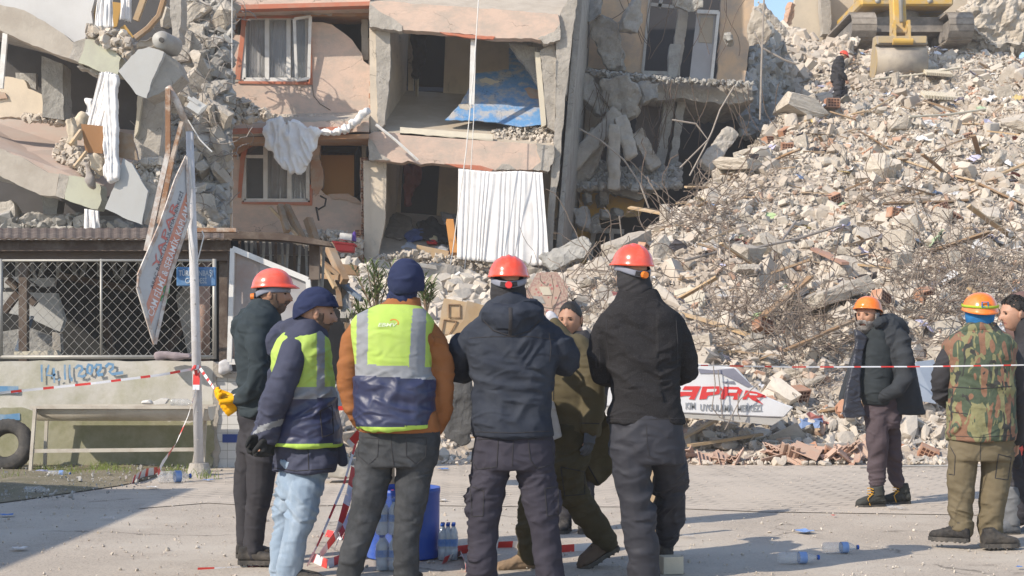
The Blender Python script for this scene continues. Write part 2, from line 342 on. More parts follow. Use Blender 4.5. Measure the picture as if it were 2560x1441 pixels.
def cloth(name, mb, mt, parent, voxel=.009, smooth=5, fold=.006, fr=(4, 4, 11), seed=0, mask=None, paint=None, fuzz=0, tilt=.5):
    v, nr, f = remesh(mb, voxel, smooth)
    if fold:
        q = v.copy(); w = np.stack([vnoise(v*3, seed+1), vnoise(v*3, seed+2), vnoise(v*3, seed+3)], 1)
        q = q+w*.10; q[:, 2] += tilt*q[:, 0]*np.sign(vnoise(v*1.3, seed+9))
        a = vnoise(q*np.array(fr), seed+4); rdg = (1-np.abs(a)*2.2); rdg = np.maximum(rdg, -.6)
        b = vnoise(q*np.array(fr)*1.9, seed+5)*.45
        amp = .35+.9*np.clip(vnoise(v*2.2, seed+6)+.4, 0, 1)
        if mask is not None: amp = amp*mask(v)
        c3 = 1-np.abs(vnoise(q*np.array(fr)*2.6+3, seed+7))*2.4; c3 = np.maximum(c3, -.5)*np.clip(vnoise(v*3.1, seed+8)*1.6+.35, 0, 1)
        v = v+nr*((rdg*.9+b+c3*.75)*amp*fold*1.45)[:, None]
    if fuzz: v = v+nr*(vnoise(v*160, seed)*fuzz)[:, None]
    mi = None
    if paint:
        cen = np.array([v[list(t)].mean(0) for t in f])
        px = 1280+cen[:, 0]/cen[:, 1]*F; py = H0-(cen[:, 2]-HC)/cen[:, 1]*F
        mi = [int(k) for k in paint(px, py, cen)]
    return link(name, v, f, mt, parent, True, 0, mi)
def skinmat(name, c):
    m = mat(name, c, tuple(v*.86 for v in c), sc=25, bsc=200, bump=.08, rough=.55, spec=.4); m.node_tree.nodes['Principled BSDF'].inputs['Subsurface Weight'].default_value = .08
    m.node_tree.nodes['Principled BSDF'].inputs['Subsurface Radius'].default_value = (.01, .004, .002); return m
m_skin = skinmat('skin', (.48, .27, .185)); m_skin2 = skinmat('skin_tan', (.44, .235, .15)); m_eye = mat('eye', (.03, .022, .018), bump=0, rough=.25); m_lip = mat('lip', (.36, .15, .12), bump=0, rough=.5)
m_hair = mat('black_hair', (.014, .012, .011), (.030, .025, .022), sc=30, bsc=160, bump=.8, rough=.5, stretch=(1, 1, .4))
m_beardg = mat('grey_beard', (.34, .31, .29), (.17, .155, .145), sc=30, bsc=200, bump=.9, rough=.8)
m_beard = mat('dark_beard', (.20, .13, .095), (.12, .08, .06), sc=30, bsc=200, bump=.9, rough=.8)
def HM(yaw, pitch=0, roll=0): return Matrix.Rotation(R(yaw), 3, 'Z') @ Matrix.Rotation(R(pitch), 3, 'X') @ Matrix.Rotation(R(roll), 3, 'Y')
def head_geo(c, yaw=0, pitch=0, s=1.0):
    """numpy head: forward = local +y.  returns verts, faces, material index list"""
    nu, nv = 56, 44; vs = []; 
    A = HM(yaw, pitch); c = Vector(c)
    for j in range(nv+1):
        ph = -math.pi/2+math.pi*j/nv
        for i in range(nu):
            th = 2*math.pi*i/nu
            x = math.cos(ph)*math.sin(th); y = math.cos(ph)*math.cos(th); z = math.sin(ph)
            px_, py_, pz_ = x*.076, y*.094, z*.118
            lo = max(0, -z); fr = max(0, y)
            px_ *= 1-.22*lo-.10*lo*lo; py_ *= 1-.10*lo if y > 0 else 1-.35*lo
            if y > 0: py_ = .094*math.copysign(abs(y)**.8, y)*(1-.06*lo)*math.cos(ph)**.12
            if y > .2:
                def g(cx, cz, sx, sz): return math.exp(-((px_-cx)/sx)**2-((pz_-cz)/sz)**2)
                d = .024*g(0, -.030, .011, .016)+.012*g(0, -.008, .008, .022)+.006*(g(.03, .020, .022, .007)+g(-.03, .020, .022, .007))
                d -= .012*(g(.031, .001, .014, .011)+g(-.031, .001, .014, .011))
                d += .004*g(0, -.058, .018, .005)+.004*g(0, -.070, .016, .005)-.004*g(0, -.064, .020, .003)
                d += .009*g(0, -.095, .018, .014)+.004*(g(.045, -.025, .016, .02)+g(-.045, -.025, .016, .02))
                py_ += d
            vs.append((px_, py_, pz_))
    fs = [(j*nu+i, j*nu+(i+1) % nu, (j+1)*nu+(i+1) % nu, (j+1)*nu+i) for j in range(nv) for i in range(nu)]
    mi = []
    for f in fs:
        q = [sum(vs[k][a] for k in f)/4 for a in range(3)]
        mi.append(2 if q[1] > .05 and abs(q[0]) < .021 and -.073 < q[2] < -.056 else 0)
    e = MB()
    for sx in (-1, 1):
        e.mi = 1; e.ball((sx*.031, .081, .001), (.0105, .008, .0042), 10, 6)
        e.box((sx*.031, .0925, .0165), (.028, .005, .0032), (0, sx*.12, 0))
        e.mi = 0; e.ball((sx*.077, -.004, -.004), (.009, .020, .032), 10, 8, (0, sx*.12, sx*-.35))
        e.ball((sx*.082, -.006, .004), (.006, .016, .020), 8, 6, (0, 0, sx*-.5))
        e.ball((sx*.009, .108, -.036), (.0085, .010, .007), 8, 6)
    n0 = len(vs); vs += e.v; fs += [tuple(k+n0 for k in f) for f in e.f]; mi += e.m
    return [c+A@(Vector(q)*s) for q in vs], fs, mi
BV = {}
def hand(mb, w, d, pn, s=1.0, curl=.5, thumb=1, fat=1.0):
    w = Vector(w); d = Vector(d).normalized(); pn = Vector(pn); pn = (pn-d*pn.dot(d)).normalized(); sd_ = d.cross(pn).normalized()*thumb
    mb.loft([(w-d*.02, sd_*.026*s, pn*.019*s), (w+d*.03*s, sd_*.034*s*fat, pn*.016*s*fat), (w+d*.085*s, sd_*.041*s*fat, pn*.014*s*fat)], 16)
    for k, (o, L) in enumerate(((.030, .072), (.010, .080), (-.010, .075), (-.029, .058))):
        p = w+d*.075*s+sd_*o*s; a = 0; pts = [p]; dd = (d+sd_*o*1.5).normalized()
        for m_, fr_ in enumerate((.45, .32, .23)):
            a += curl*(.9+.12*k); p = p+(dd*math.cos(a)+pn*math.sin(a))*L*s*fr_; pts.append(p)
        mb.limb(pts, [.0098*s*fat, .0092*s*fat, .0085*s*fat, .0068*s*fat], 8)
    p = w+d*.02*s+sd_*.028*s; q = p+(d*.6+sd_*.75+pn*.2).normalized()*.038*s; r_ = q+(d*.9+sd_*.2+pn*.45).normalized()*.03*s; t_ = r_+(d+pn*.5).normalized()*.022*s
    mb.limb([p, q, r_, t_], [.014*s*fat, .012*s*fat, .0105*s*fat, .0085*s*fat], 8)
class Person:
    def __init__(s, Y, x, label, group=None):
        s.Y = Y; s.t = thing('person', (P(x, H0, Y).x, Y, 0), label, 'person', group); s.bv = []; s.bf = []; s.bm = []; s.under = MB()
    def p(s, x, y, dy=0): return P(x, y, s.Y+dy)
    def rows(s, mb, rr, n=28, pw=2.3):
        rr = sorted(rr, key=lambda q: -q[0])
        k = s.Y/F; mb.loft([(s.p((q[1]+q[2])/2, q[0], q[4] if len(q) > 4 else 0), Vector(((q[2]-q[1])/2*k, q[5] if len(q) > 5 else 0, 0)), Vector((0, q[3], 0))) for q in rr], n, pw)
        m = len(rr)
        s.under.tube([s.p((q[1]+q[2])/2, q[0], q[4] if len(q) > 4 else 0) for q in rr], [min((q[2]-q[1])/2*k, q[3])*.6 for q in rr], 8)
    def limb(s, mb, pts, under=True):                        # pts: (px, py, dy, radius px)
        q = [s.p(a[0], a[1], a[2]) for a in pts]; r_ = [a[3]*s.Y/F for a in pts]
        mb.limb(q, r_, 14)
        if under: s.under.tube(q, [v*.6 for v in r_], 8)
    def addbody(s, v, f, m): n = len(s.bv); s.bv += [tuple(q) for q in v]; s.bf += [tuple(k+n for k in q) for q in f]; s.bm += m
    def head(s, x, y, yaw, pitch=0, sc=1.0, dy=0):
        s.hc = s.p(x, y, dy); s.yaw = yaw; s.pitch = pitch; s.hs = sc
        v, f, m = head_geo(s.hc, yaw, pitch, sc); s.addbody(v, f, m)
    def neck(s, x, y, dy=0, r=.055): s.under.tube([s.hc-Vector((0, 0, .02)), s.p(x, y, dy)], [r, r*1.15], 12)
    def hands(s, lst, voxel=.004):
        for a in lst:
            mb = MB(); hand(mb, *a[:3], **a[3]); v, nr, f = remesh(mb, voxel, 2); s.addbody(v, f, [0]*len(f))
    def glove(s, lst, mt, name='glove', voxel=.005):
        out = []
        for a in lst: mb = MB(); hand(mb, *a[:3], **a[3]); out.append(cloth(name, mb, mt, s.t, voxel, 2, fold=.0015, fr=(25, 25, 25)))
        return out
    def on(s, o, x, y, off=.002, last=[0]):                # nearest surface point of garment o behind photo point x, y
        if not hasattr(o, 'data'): return s.p(x, y)
        k_ = o.name
        if k_ not in BV:
            from mathutils.bvhtree import BVHTree
            w = wl(o); BV[k_] = BVHTree.FromPolygons([v.co+w for v in o.data.vertices], [tuple(p.vertices) for p in o.data.polygons])
        c = V_((0, 0, HC)); d = (s.p(x, y)-c).normalized(); h = BV[k_].ray_cast(c, d)
        return h[0]-d*off if h[0] else None
    def seam(s, o, pts, r=.0022, mt=None, name='seam', step=6, close=False, flat=1):
        q = MB(); L = []; pts = list(pts)+([pts[0]] if close else [])
        for a, b in zip(pts[:-1], pts[1:]):
            n = max(1, int(math.dist(a, b)/step)); L += [(a[0]+(b[0]-a[0])*i/n, a[1]+(b[1]-a[1])*i/n) for i in range(n)]
        L.append(pts[-1]); L = [s.on(o, *a, off=r*.3) for a in L]; L = [a for a in L if a]
        if len(L) > 2: q.tube(L, r, 6, upv=(0, -1, 0), flat=flat); return q.build(name, mt or m_black2, o)
    def finish(s, sk):
        v, nr, f = remesh(s.under, .016, 3); s.addbody(v, f, [0]*len(f))
        return link('body', s.bv, s.bf, [sk, m_eye, m_lip], s.t, True, 0, s.bm)
    def loc(s, x, y, z): return s.hc+HM(s.yaw, s.pitch)@(Vector((x, y, z))*s.hs)
def helmet(s, mt, knob, brim=.035, band=True, tilt=0, w=1.0, ridge=True, up=.0, backdrop=.0):
    A = HM(s.yaw, s.pitch+tilt); c = s.hc+Vector((0, 0, up)); q = MB(); nu, nv = 64, 20
    for j in range(nv+1):
        t = j/nv
        for i in range(nu):
            th = 2*math.pi*i/nu; x, y = math.sin(th), math.cos(th)
            prof = math.sin(t*math.pi/2)**.88; zz = math.cos(t*math.pi/2)**.95 if t < 1 else 0
            X = .110*w*prof*x; Y_ = .132*w*prof*y; Z = .025+.118*w*zz
            fl = max(0, (t-.90)/.10)
            X += .006*fl*x; Y_ += .006*fl*y
            if y > .1: e = (y-.1)/.9; Y_ += brim*fl*e**.7; Z -= .010*fl*e*(brim > .02)
            if y < 0: Z -= backdrop*t*t*(-y)
            if ridge and t < .86: 
                rg = math.exp(-((X)/.012)**2)+.7*math.exp(-((abs(X)-.036)/.006)**2)
                Z += .008*rg*(1-t*.8); 
            if t < .05: X *= 1; 
            q.v.append(tuple(c+A@(Vector((X, Y_, Z))*s.hs)))
    q.f = [(j*nu+i, (j+1)*nu+i, (j+1)*nu+(i+1) % nu, j*nu+(i+1) % nu) for j in range(nv) for i in range(nu)]; q.m = [0]*len(q.f)
    o = q.build('helmet', mt, s.t, True); md = o.modifiers.new('t', 'SOLIDIFY'); md.thickness = .004; md.offset = -1
    if band:
        b = MB(); n = 40; pr = [(.104, .01), (.106, .0), (.106, -.016), (.103, -.024)]
        for j, (rr, z) in enumerate(pr):
            for i in range(n):
                th = 2*math.pi*i/n; dz = -.030*max(0, -math.cos(th))**1.5
                b.v.append(tuple(c+A@(Vector((math.sin(th)*rr*.92*w, math.cos(th)*rr*1.08*w, z+.018+dz))*s.hs)))
        b.f = [(j*n+i, (j+1)*n+i, (j+1)*n+(i+1) % n, j*n+(i+1) % n) for j in range(3) for i in range(n)]; b.m = [0]*len(b.f)
        ob = b.build('head_band', m_band, o, True); ob.modifiers.new('t', 'SOLIDIFY').thickness = .003
        k = MB(); kc = c+A@(Vector((0, -.122*w, -.022))*s.hs); dr = A@Vector((0, -1, 0))
        k.tube([kc, kc+dr*.022*s.hs], [.021*s.hs, .019*s.hs], 10); k.build('adjustment_knob', knob, o)
        l = MB(); a0 = c+A@(Vector((-.045, -.105*w, -.015))*s.hs); b0 = c+A@(Vector((.045, -.105*w, -.015))*s.hs); mm = c+A@(Vector((0, -.122*w, -.022))*s.hs)
        l.beam(a0, mm, .012, .026); l.beam(mm, b0, .012, .026); l.build('ratchet', m_black2, o)
    return o
def cap(s, name, mt, r=(.088, .104, .118), zb=-.01, tilt=0, cuff=0, zs=None, noise=.003, top=1.0, seed=0, dy=0, bz=0, n=56, m=34, ns=26):
    """knitted cap / hair shell hugging the head, lower edge at local zb (bz lowers it at the back)"""
    A = HM(s.yaw, s.pitch+tilt); q = MB()
    for j in range(m+1):
        t = j/m
        for i in range(n):
            th = 2*math.pi*i/n; x, y = math.sin(th), math.cos(th); zs_ = zb if zs is None else zs; lim = .007*math.sin(th*9+seed)*math.sin(th*23)*(zs is not None)+ zs_+(zb-zs_)*max(0, y)**1.3-bz*max(0, -y)
            a0 = math.asin(max(-.98, min(.98, lim/r[2]))); ph = math.pi/2-(math.pi/2-a0)*t
            cp = max(math.cos(ph), .0)**.85; X = r[0]*cp*x; Y_ = r[1]*cp*y+dy; Z = r[2]*math.sin(ph)*top
            if cuff and t > .62: X *= 1+cuff*min(1, (t-.62)*25); Y_ *= 1+cuff*min(1, (t-.62)*25)
            q.v.append((X, Y_, Z))
    v = np.array(q.v); nn = v/np.linalg.norm(v, axis=1)[:, None]
    v = v+nn*(fbm(v*ns, 3, seed)*noise)[:, None]
    q.v = [tuple(s.hc+A@(Vector(k)*s.hs)) for k in v]
    q.f = [(j*n+i, (j+1)*n+i, (j+1)*n+(i+1) % n, j*n+(i+1) % n) for j in range(m) for i in range(n)]; q.m = [0]*len(q.f)
    o = q.build(name, mt, s.t, True); md = o.modifiers.new('t', 'SOLIDIFY'); md.thickness = .005 if cuff else .0015; md.offset = -1
    return o
def facecap(s, name, mt, z0=-.125, z1=-.03, ang=115, off=.005, noise=.004, seed=3, mouth=True):
    """beard: shell over the jaw"""
    A = HM(s.yaw, s.pitch); v, f, mi = head_geo((0, 0, 0), 0, 0, 1); v = np.array([tuple(k) for k in v]); keep = []
    for t in f[:56*44]:
        c = v[list(t)].mean(0); an = abs(math.degrees(math.atan2(c[0], c[1])))
        up = z1+ (.045 if an > 62 else 0)+ (-.0 if an < 20 else -.012*(an < 50))
        if z0 < c[2] < up and an < ang and not (mouth and abs(c[0]) < .022 and -.072 < c[2] < -.057): keep.append(t)
    nn = v/np.linalg.norm(v, axis=1)[:, None]; v = v+nn*(off+fbm(v*60, 3, seed)*noise)[:, None]
    us = sorted({k for t in keep for k in t}); ix = {k: i for i, k in enumerate(us)}
    o = link(name, [s.hc+A@(Vector(v[k])*s.hs) for k in us], [tuple(ix[k] for k in t) for t in keep], mt, s.t, True)
    md = o.modifiers.new('t', 'SOLIDIFY'); md.thickness = .006; md.offset = -1; return o
def shoe(s, name, heel, d, L, mt, sole, h=.10, w=.048, pitch=0, collar=None):
    """heel: world point of the heel on the ground, d: 2-D direction, L: length"""
    d = Vector((d[0], d[1], math.tan(R(pitch)))).normalized(); sd_ = d.cross(Vector((0, 0, 1))).normalized(); up = sd_.cross(d).normalized(); hl = Vector(heel)
    q = MB(); rings = []
    for t, hh, ww in ((.0, .55, .62), (.04, .85, .78), (.14, 1.0, .86), (.30, 1.0, .84), (.45, .80, .86), (.62, .60, 1.0), (.80, .50, 1.0), (.93, .42, .80), (1.0, .25, .45)):
        H = h*hh; rings.append((hl+d*L*t+up*(.018+H/2), sd_*w*ww, up*H/2))
    q.loft(rings, 16, 2.4)
    q.tube([hl+d*L*.2+up*h*.7, hl+d*L*.17+up*h*1.15], [w*.86, w*.84], 12)
    o = cloth(name, q, mt, s.t, .006, 3, fold=.0025, fr=(18, 18, 30), seed=int(L*1000) % 90)
    k = MB(); prof = [(0, .6), (.06, .88), (.25, .86), (.45, .82), (.68, 1.06), (.88, .92), (1.02, .45)]
    pts = [hl+d*L*t+sd_*w*ww for t, ww in prof]+[hl+d*L*t-sd_*w*ww for t, ww in reversed(prof)]
    k.prism(pts, up*.026)
    for t in (.1, .22, .34, .55, .67, .79, .9): k.box(hl+d*L*t+up*.0, (.012, w*1.9, .012), (0, 0, math.atan2(d.y, d.x)))
    k.build('sole', sole, o)
    lc = MB()
    for t in (.36, .43, .50, .57):
        a = hl+d*L*t+up*(h*(1.0-.72*(t-.30)/.35*.62)+.012)
        lc.tube([a-sd_*w*.5-up*.008, a+up*.006, a+sd_*w*.5-up*.008], .003, 5)
    s.lace = lc.build('laces', s.lacemat if hasattr(s, 'lacemat') else m_black2, o)
    return o
m_black2 = mat('black_fabric', (.028, .027, .030), (.040, .038, .042), sc=6, bsc=120, bump=.3, rough=.85)
m_band = mat('grey_band', (.25, .26, .32), (.20, .21, .26), sc=6, bump=.05, rough=.5)
m_hred = mat('red_helmet', (.80, .085, .04), (.74, .075, .035), sc=3, bump=.02, bsc=8, rough=.22, coat=.5, spec=.5, dirt=(.58, .22, .16), dsc=5, damt=.5)
m_hor = mat('orange_helmet', (.88, .20, .012), (.84, .18, .012), sc=3, bump=.02, bsc=8, rough=.22, coat=.5, spec=.5, dirt=(.66, .33, .16), dsc=5, damt=.45)
m_kor = mat('orange_knob', (.85, .22, .03), bump=0, rough=.5); m_kred = mat('red_knob', (.75, .05, .05), bump=0, rough=.5)
def fab(name, c, k=.82, **kw):
    a = dict(sc=4, bsc=150, bump=.25, rough=.9, bdist=.003, dirt=tuple(min(1, v*1.2+.01) for v in c), dsc=5, damt=.3, wr=(8, .016, (1, 1, 1.9)), spec=.10); a.update(kw)
    return mat(name, c, tuple(v*k for v in c), **a)
m_yel = fab('hi_vis_yellow', (.41, .56, .12), k=.92, bsc=300, dirt=(.42, .53, .17)); m_refl = fab('reflective_grey', (.26, .27, .29), k=.9, rough=.6)
m_navyv = fab('navy_vest_cloth', (.030, .036, .085), rough=.45, spec=.5); m_lime = fab('lime_piping', (.45, .64, .12))
m_sole = mat('shoe_sole', (.045, .043, .042), (.07, .065, .06), sc=12, bump=.3, rough=.8, dirt=(.2, .17, .14), dsc=10, damt=.4)
m_boot = fab('black_boot', (.040, .038, .038), rough=.7, dirt=(.16, .14, .12), damt=.5)
# ============================================================= terrain under the rubble
def fastlink(name, v, f, mt, **kw): return link(name, v, f, mt, **kw)
gx = np.linspace(-10, 34, 230); gy = np.concatenate([np.linspace(16.6, 48, 190), np.linspace(48.6, 75, 30)])
GX, GY = np.meshgrid(gx, gy); GZ = heap_h(GX, GY)
hv = np.stack([GX, GY, GZ], -1).reshape(-1, 3); nx_ = len(gx)
hf = [(j*nx_+i, j*nx_+i+1, (j+1)*nx_+i+1, (j+1)*nx_+i) for j in range(len(gy)-1) for i in range(nx_-1)]
link('rubble_hill', hv.tolist(), hf, m_heap, None, True, kind='structure')
# ------------------------------------------------------------- stones
def chunk(n, seed, box=(1, .8, .6), sub=0, jit=.05):
    """angular block: a box with jittered and cut off corners"""
    r = np.random.default_rng(seed); pts = []
    for cx in (-.5, .5):
        for cy in (-.5, .5):
            for cz in (-.5, .5):
                c = np.array([cx, cy, cz])+r.normal(0, .07, 3)
                if r.random() < .68:
                    for a in range(3): e = c.copy(); e[a] -= np.sign(c[a])*r.uniform(.08, .55)**1.0; pts.append(e)
                else: pts.append(c)
    p = np.array(pts)*np.array(box); bm = bmesh.new(); [bm.verts.new(a) for a in p]; bmesh.ops.convex_hull(bm, input=bm.verts)
    bmesh.ops.delete(bm, geom=[v for v in bm.verts if not v.link_faces], context='VERTS')
    if sub:
        bmesh.ops.subdivide_edges(bm, edges=bm.edges, cuts=sub, use_grid_fill=True)
        c = np.array([v.co[:] for v in bm.verts]); bm.normal_update(); nn = np.array([v.normal[:] for v in bm.verts])
        c = c+nn*(fbm(c*9, 3, seed)*jit)[:, None]-nn*(np.maximum(0, fbm(c*2.5, 2, seed+3)-.45)*jit*5)[:, None]
        for v, a in zip(bm.verts, c): v.co = a
    bmesh.ops.triangulate(bm, faces=bm.faces); bmesh.ops.recalc_face_normals(bm, faces=bm.faces); bm.verts.index_update()
    v = np.array([x.co[:] for x in bm.verts]); f = [tuple(x.index for x in q.verts) for q in bm.faces]; bm.free(); return v, f
def rotm(r, n):
    q = r.normal(size=(n, 4)); q /= np.linalg.norm(q, axis=1)[:, None]; w, x, y, z = q.T
    return np.stack([1-2*(y*y+z*z), 2*(x*y-z*w), 2*(x*z+y*w), 2*(x*y+z*w), 1-2*(x*x+z*z), 2*(y*z-x*w), 2*(x*z-y*w), 2*(y*z+x*w), 1-2*(x*x+y*y)], 1).reshape(n, 3, 3)
def scatter(name, pos, size, mt, seed, tmpl=None, kind='stuff', label=None, cat=None, aniso=None):
    r = np.random.default_rng(seed); T = tmpl or [chunk(8, 100+k, (1, r.uniform(.5, 1), r.uniform(.16, .7))) for k in range(12)]
    V, Fc = [], []; n0 = 0; idx = r.integers(0, len(T), len(pos)); RM = rotm(r, len(pos))
    for k, (tv, tf) in enumerate(T):
        s = np.where(idx == k)[0]
        if not len(s): continue
        tf_ = np.array([t if len(t) == 3 else t[:3] for t in tf if len(t) == 3], int)
        sc_ = size[s][:, None, None]
        vv = np.einsum('nij,mj->nmi', RM[s], tv)*sc_+pos[s][:, None, :]
        V.append(vv.reshape(-1, 3)); Fc.append((tf_[None]+n0+np.arange(len(s))[:, None, None]*len(tv)).reshape(-1, 3)); n0 += len(s)*len(tv)
    V = np.concatenate(V); Fc = np.concatenate(Fc)
    me = bpy.data.meshes.new(name); me.vertices.add(len(V)); me.vertices.foreach_set('co', V.ravel()); me.loops.add(Fc.size); me.loops.foreach_set('vertex_index', Fc.ravel())
    me.polygons.add(len(Fc)); me.polygons.foreach_set('loop_start', np.arange(0, Fc.size, 3)); me.update(calc_edges=True); me.validate(); me.shade_flat()
    me.materials.append(mt); o = bpy.data.objects.new(name, me); COL.objects.link(o); return tag(o, label, cat, None, kind)
def on_heap(n, seed, xr, yr, keep=None, pw=1.0):
    r = np.random.default_rng(seed); out = []
    while sum(len(o) for o in out) < n:
        y = yr[0]+(yr[1]-yr[0])*r.random(n*2)**pw; x = r.uniform(xr[0], xr[1], n*2)
        ok = (np.abs(x) < y*.42+2) & (heap_h(x, y) > .12)
        if keep is not None: ok &= keep(x, y)
        out.append(np.stack([x[ok], y[ok]], 1))
    return np.concatenate(out)[:n]
N1 = 46000
xy = on_heap(N1, 1, (-6, 25), (17.2, 54), pw=1.15); rr_ = np.random.default_rng(5)
sz = np.clip(rr_.lognormal(math.log(.082), .62, N1), .03, .55); z = heap_h(xy[:, 0], xy[:, 1])
scatter('rubble_stones', np.stack([xy[:, 0], xy[:, 1], z+sz*.12], 1), sz*.92, m_rubble, 11, label='dense spread of small broken concrete stones covering the rubble hill', cat='rubble')
# fragments of red brick and tile
NF = 42000; xy = on_heap(NF, 31, (-6, 24), (17.0, 46), pw=1.3); sz = np.random.default_rng(35).uniform(.02, .065, NF)
scatter('rubble_crumbs', np.stack([xy[:, 0], xy[:, 1], heap_h(xy[:, 0], xy[:, 1])+sz*.4+.02], 1), sz*(1+xy[:, 1]/60), m_rubble, 36, [(lambda c: (np.array([c[0], c[1], c[2], c[3]]), [(0, 1, 2), (0, 2, 3), (0, 3, 1), (1, 3, 2)]))(np.random.default_rng(k).normal(0, .55, (4, 3))) for k in range(8)], label='fine plaster crumbs and dust filling the gaps of the rubble hill', cat='rubble')
N2 = 1900; xy = on_heap(N2, 2, (-6, 22), (17.2, 52), keep=lambda x, y: vnoise(np.stack([x*.35, y*.35, x*0], 1), 4) > -.05)
sz = np.random.default_rng(6).uniform(.06, .2, N2); m_frag = mat('brick_fragments', (.46, .26, .17), (.46, .33, .25), sc=4, bump=.4, dirt=(.44, .36, .29), dsc=2, damt=.8, rnd=.3, island=True)
scatter('brick_fragments', np.stack([xy[:, 0], xy[:, 1], heap_h(xy[:, 0], xy[:, 1])+sz*.35], 1), sz, m_frag, 12, [chunk(8, 300+k, (1, .55, .3)) for k in range(6)], label='scattered red brick and roof tile fragments over the rubble hill', cat='brick rubble')
# splintered wood
N3 = 900; xy = on_heap(N3, 3, (-5, 22), (17.2, 50)); sz = np.random.default_rng(7).uniform(.25, .9, N3)
spl = [MB().box((0, 0, 0), (1, .05+.03*k, .03), (0, 0, 0), .012) for k in range(4)]
spt = []
for m_ in spl: spt.append((np.array(m_.v), [t for q in m_.f for t in ((q[0], q[1], q[2]), (q[0], q[2], q[3]))]))
m_splint = mat('splintered_wood', (.42, .30, .19), (.30, .20, .12), sc=4, bump=.4, dirt=(.42, .36, .30), dsc=2, damt=.7, rnd=.35, island=True)
def flat_rot(pos, size, tm, mt, name, seed, lim=.35, **kw):
    r = np.random.default_rng(seed); V, Fc = [], []; n0 = 0
    for p, s in zip(pos, size):
        tv, tf = tm[r.integers(len(tm))]; M = np.array(Euler((r.uniform(-lim, lim), r.uniform(-lim, lim), r.uniform(0, 6.28))).to_matrix())
        V.append(tv*s@M.T+p); Fc.append(np.array(tf)+n0); n0 += len(tv)
    V = np.concatenate(V); Fc = np.concatenate(Fc)
    me = bpy.data.meshes.new(name); me.from_pydata(V.tolist(), [], Fc.tolist()); me.update(); me.materials.append(mt); o = bpy.data.objects.new(name, me); COL.objects.link(o); return tag(o, **kw)
flat_rot(np.stack([xy[:, 0], xy[:, 1], heap_h(xy[:, 0], xy[:, 1])+.10], 1), sz*.8, spt, m_splint, 'splintered_wood', 13, label='countless small wood splinters strewn over the rubble hill', cat='wood debris', kind='stuff')
# paper and plastic scraps, a few colours
def scrap_tm(seed):
    r = np.random.default_rng(seed); n = 5; g_ = np.array([[i/(n-1)-.5, j/(n-1)-.5, 0] for j in range(n) for i in range(n)]); g_ += r.normal(0, .09, g_.shape)
    return g_, [t for j in range(n-1) for i in range(n-1) for t in ((j*n+i, j*n+i+1, (j+1)*n+i+1), (j*n+i, (j+1)*n+i+1, (j+1)*n+i))]
sct = [scrap_tm(k) for k in range(8)]
for nm, c, cnt, sd in (('white', (.66, .65, .65), 300, 21), ('blue', (.20, .28, .46), 26, 22), ('yellow', (.55, .42, .18), 20, 23), ('red', (.46, .18, .15), 18, 24), ('grey', (.16, .15, .17), 90, 25), ('lilac', (.50, .48, .62), 80, 26), ('green', (.42, .52, .34), 10, 27)):
    xy = on_heap(cnt, sd, (-5, 22), (17.4, 46)); s_ = np.random.default_rng(sd).uniform(.10, .34, cnt)
    flat_rot(np.stack([xy[:, 0], xy[:, 1], heap_h(xy[:, 0], xy[:, 1])+.13], 1), s_, sct, mat('scrap_'+nm, c, sc=9, bump=.3, rnd=.2, island=True, rough=.6), nm+'_scraps', sd, .7,
             label='small crumpled %s paper and plastic scraps over the rubble hill' % nm, cat='litter', kind='stuff')
# ------------------------------------------------------------- individual chunks
BIG = []
for k in range(16):
    v, f = chunk(10, 500+k, (1, .5+.45*((k*7) % 5)/5, .22+.42*((k*3) % 5)/5), 3, .022)
    me = bpy.data.meshes.new('rock'); me.from_pydata(v.tolist(), [], f); me.update(); me.materials.append(m_rock); BIG.append(me)
def place_rock(x, y, z, s, seed, label, group, name='concrete_chunk', mt=None, cat='rubble', flat=False):
    r = random.Random(seed); o = bpy.data.objects.new(name, BIG[r.randrange(16)]); COL.objects.link(o); o.location = (x, y, z)
    o.rotation_euler = (r.uniform(-.4, .4), r.uniform(-.4, .4), r.uniform(0, 6.28)) if flat else (r.uniform(0, 6.28), r.uniform(0, 6.28), r.uniform(0, 6.28))
    o.scale = (s*r.uniform(.85, 1.2), s*r.uniform(.8, 1.1), s*r.uniform(.75, 1)); return tag(o, label, cat, group)
r5 = random.Random(77); xy = on_heap(262, 9, (-5, 20), (17.6, 45), pw=1.1)
for k, (x, y) in enumerate(xy):
    s = min(.9, r5.lognormvariate(math.log(.32), .45)); place_rock(x, y, heap_z(x, y)+s*.16, s, k, 'broken pale concrete chunk among the many on the rubble slope', 'concrete chunks on the slope')
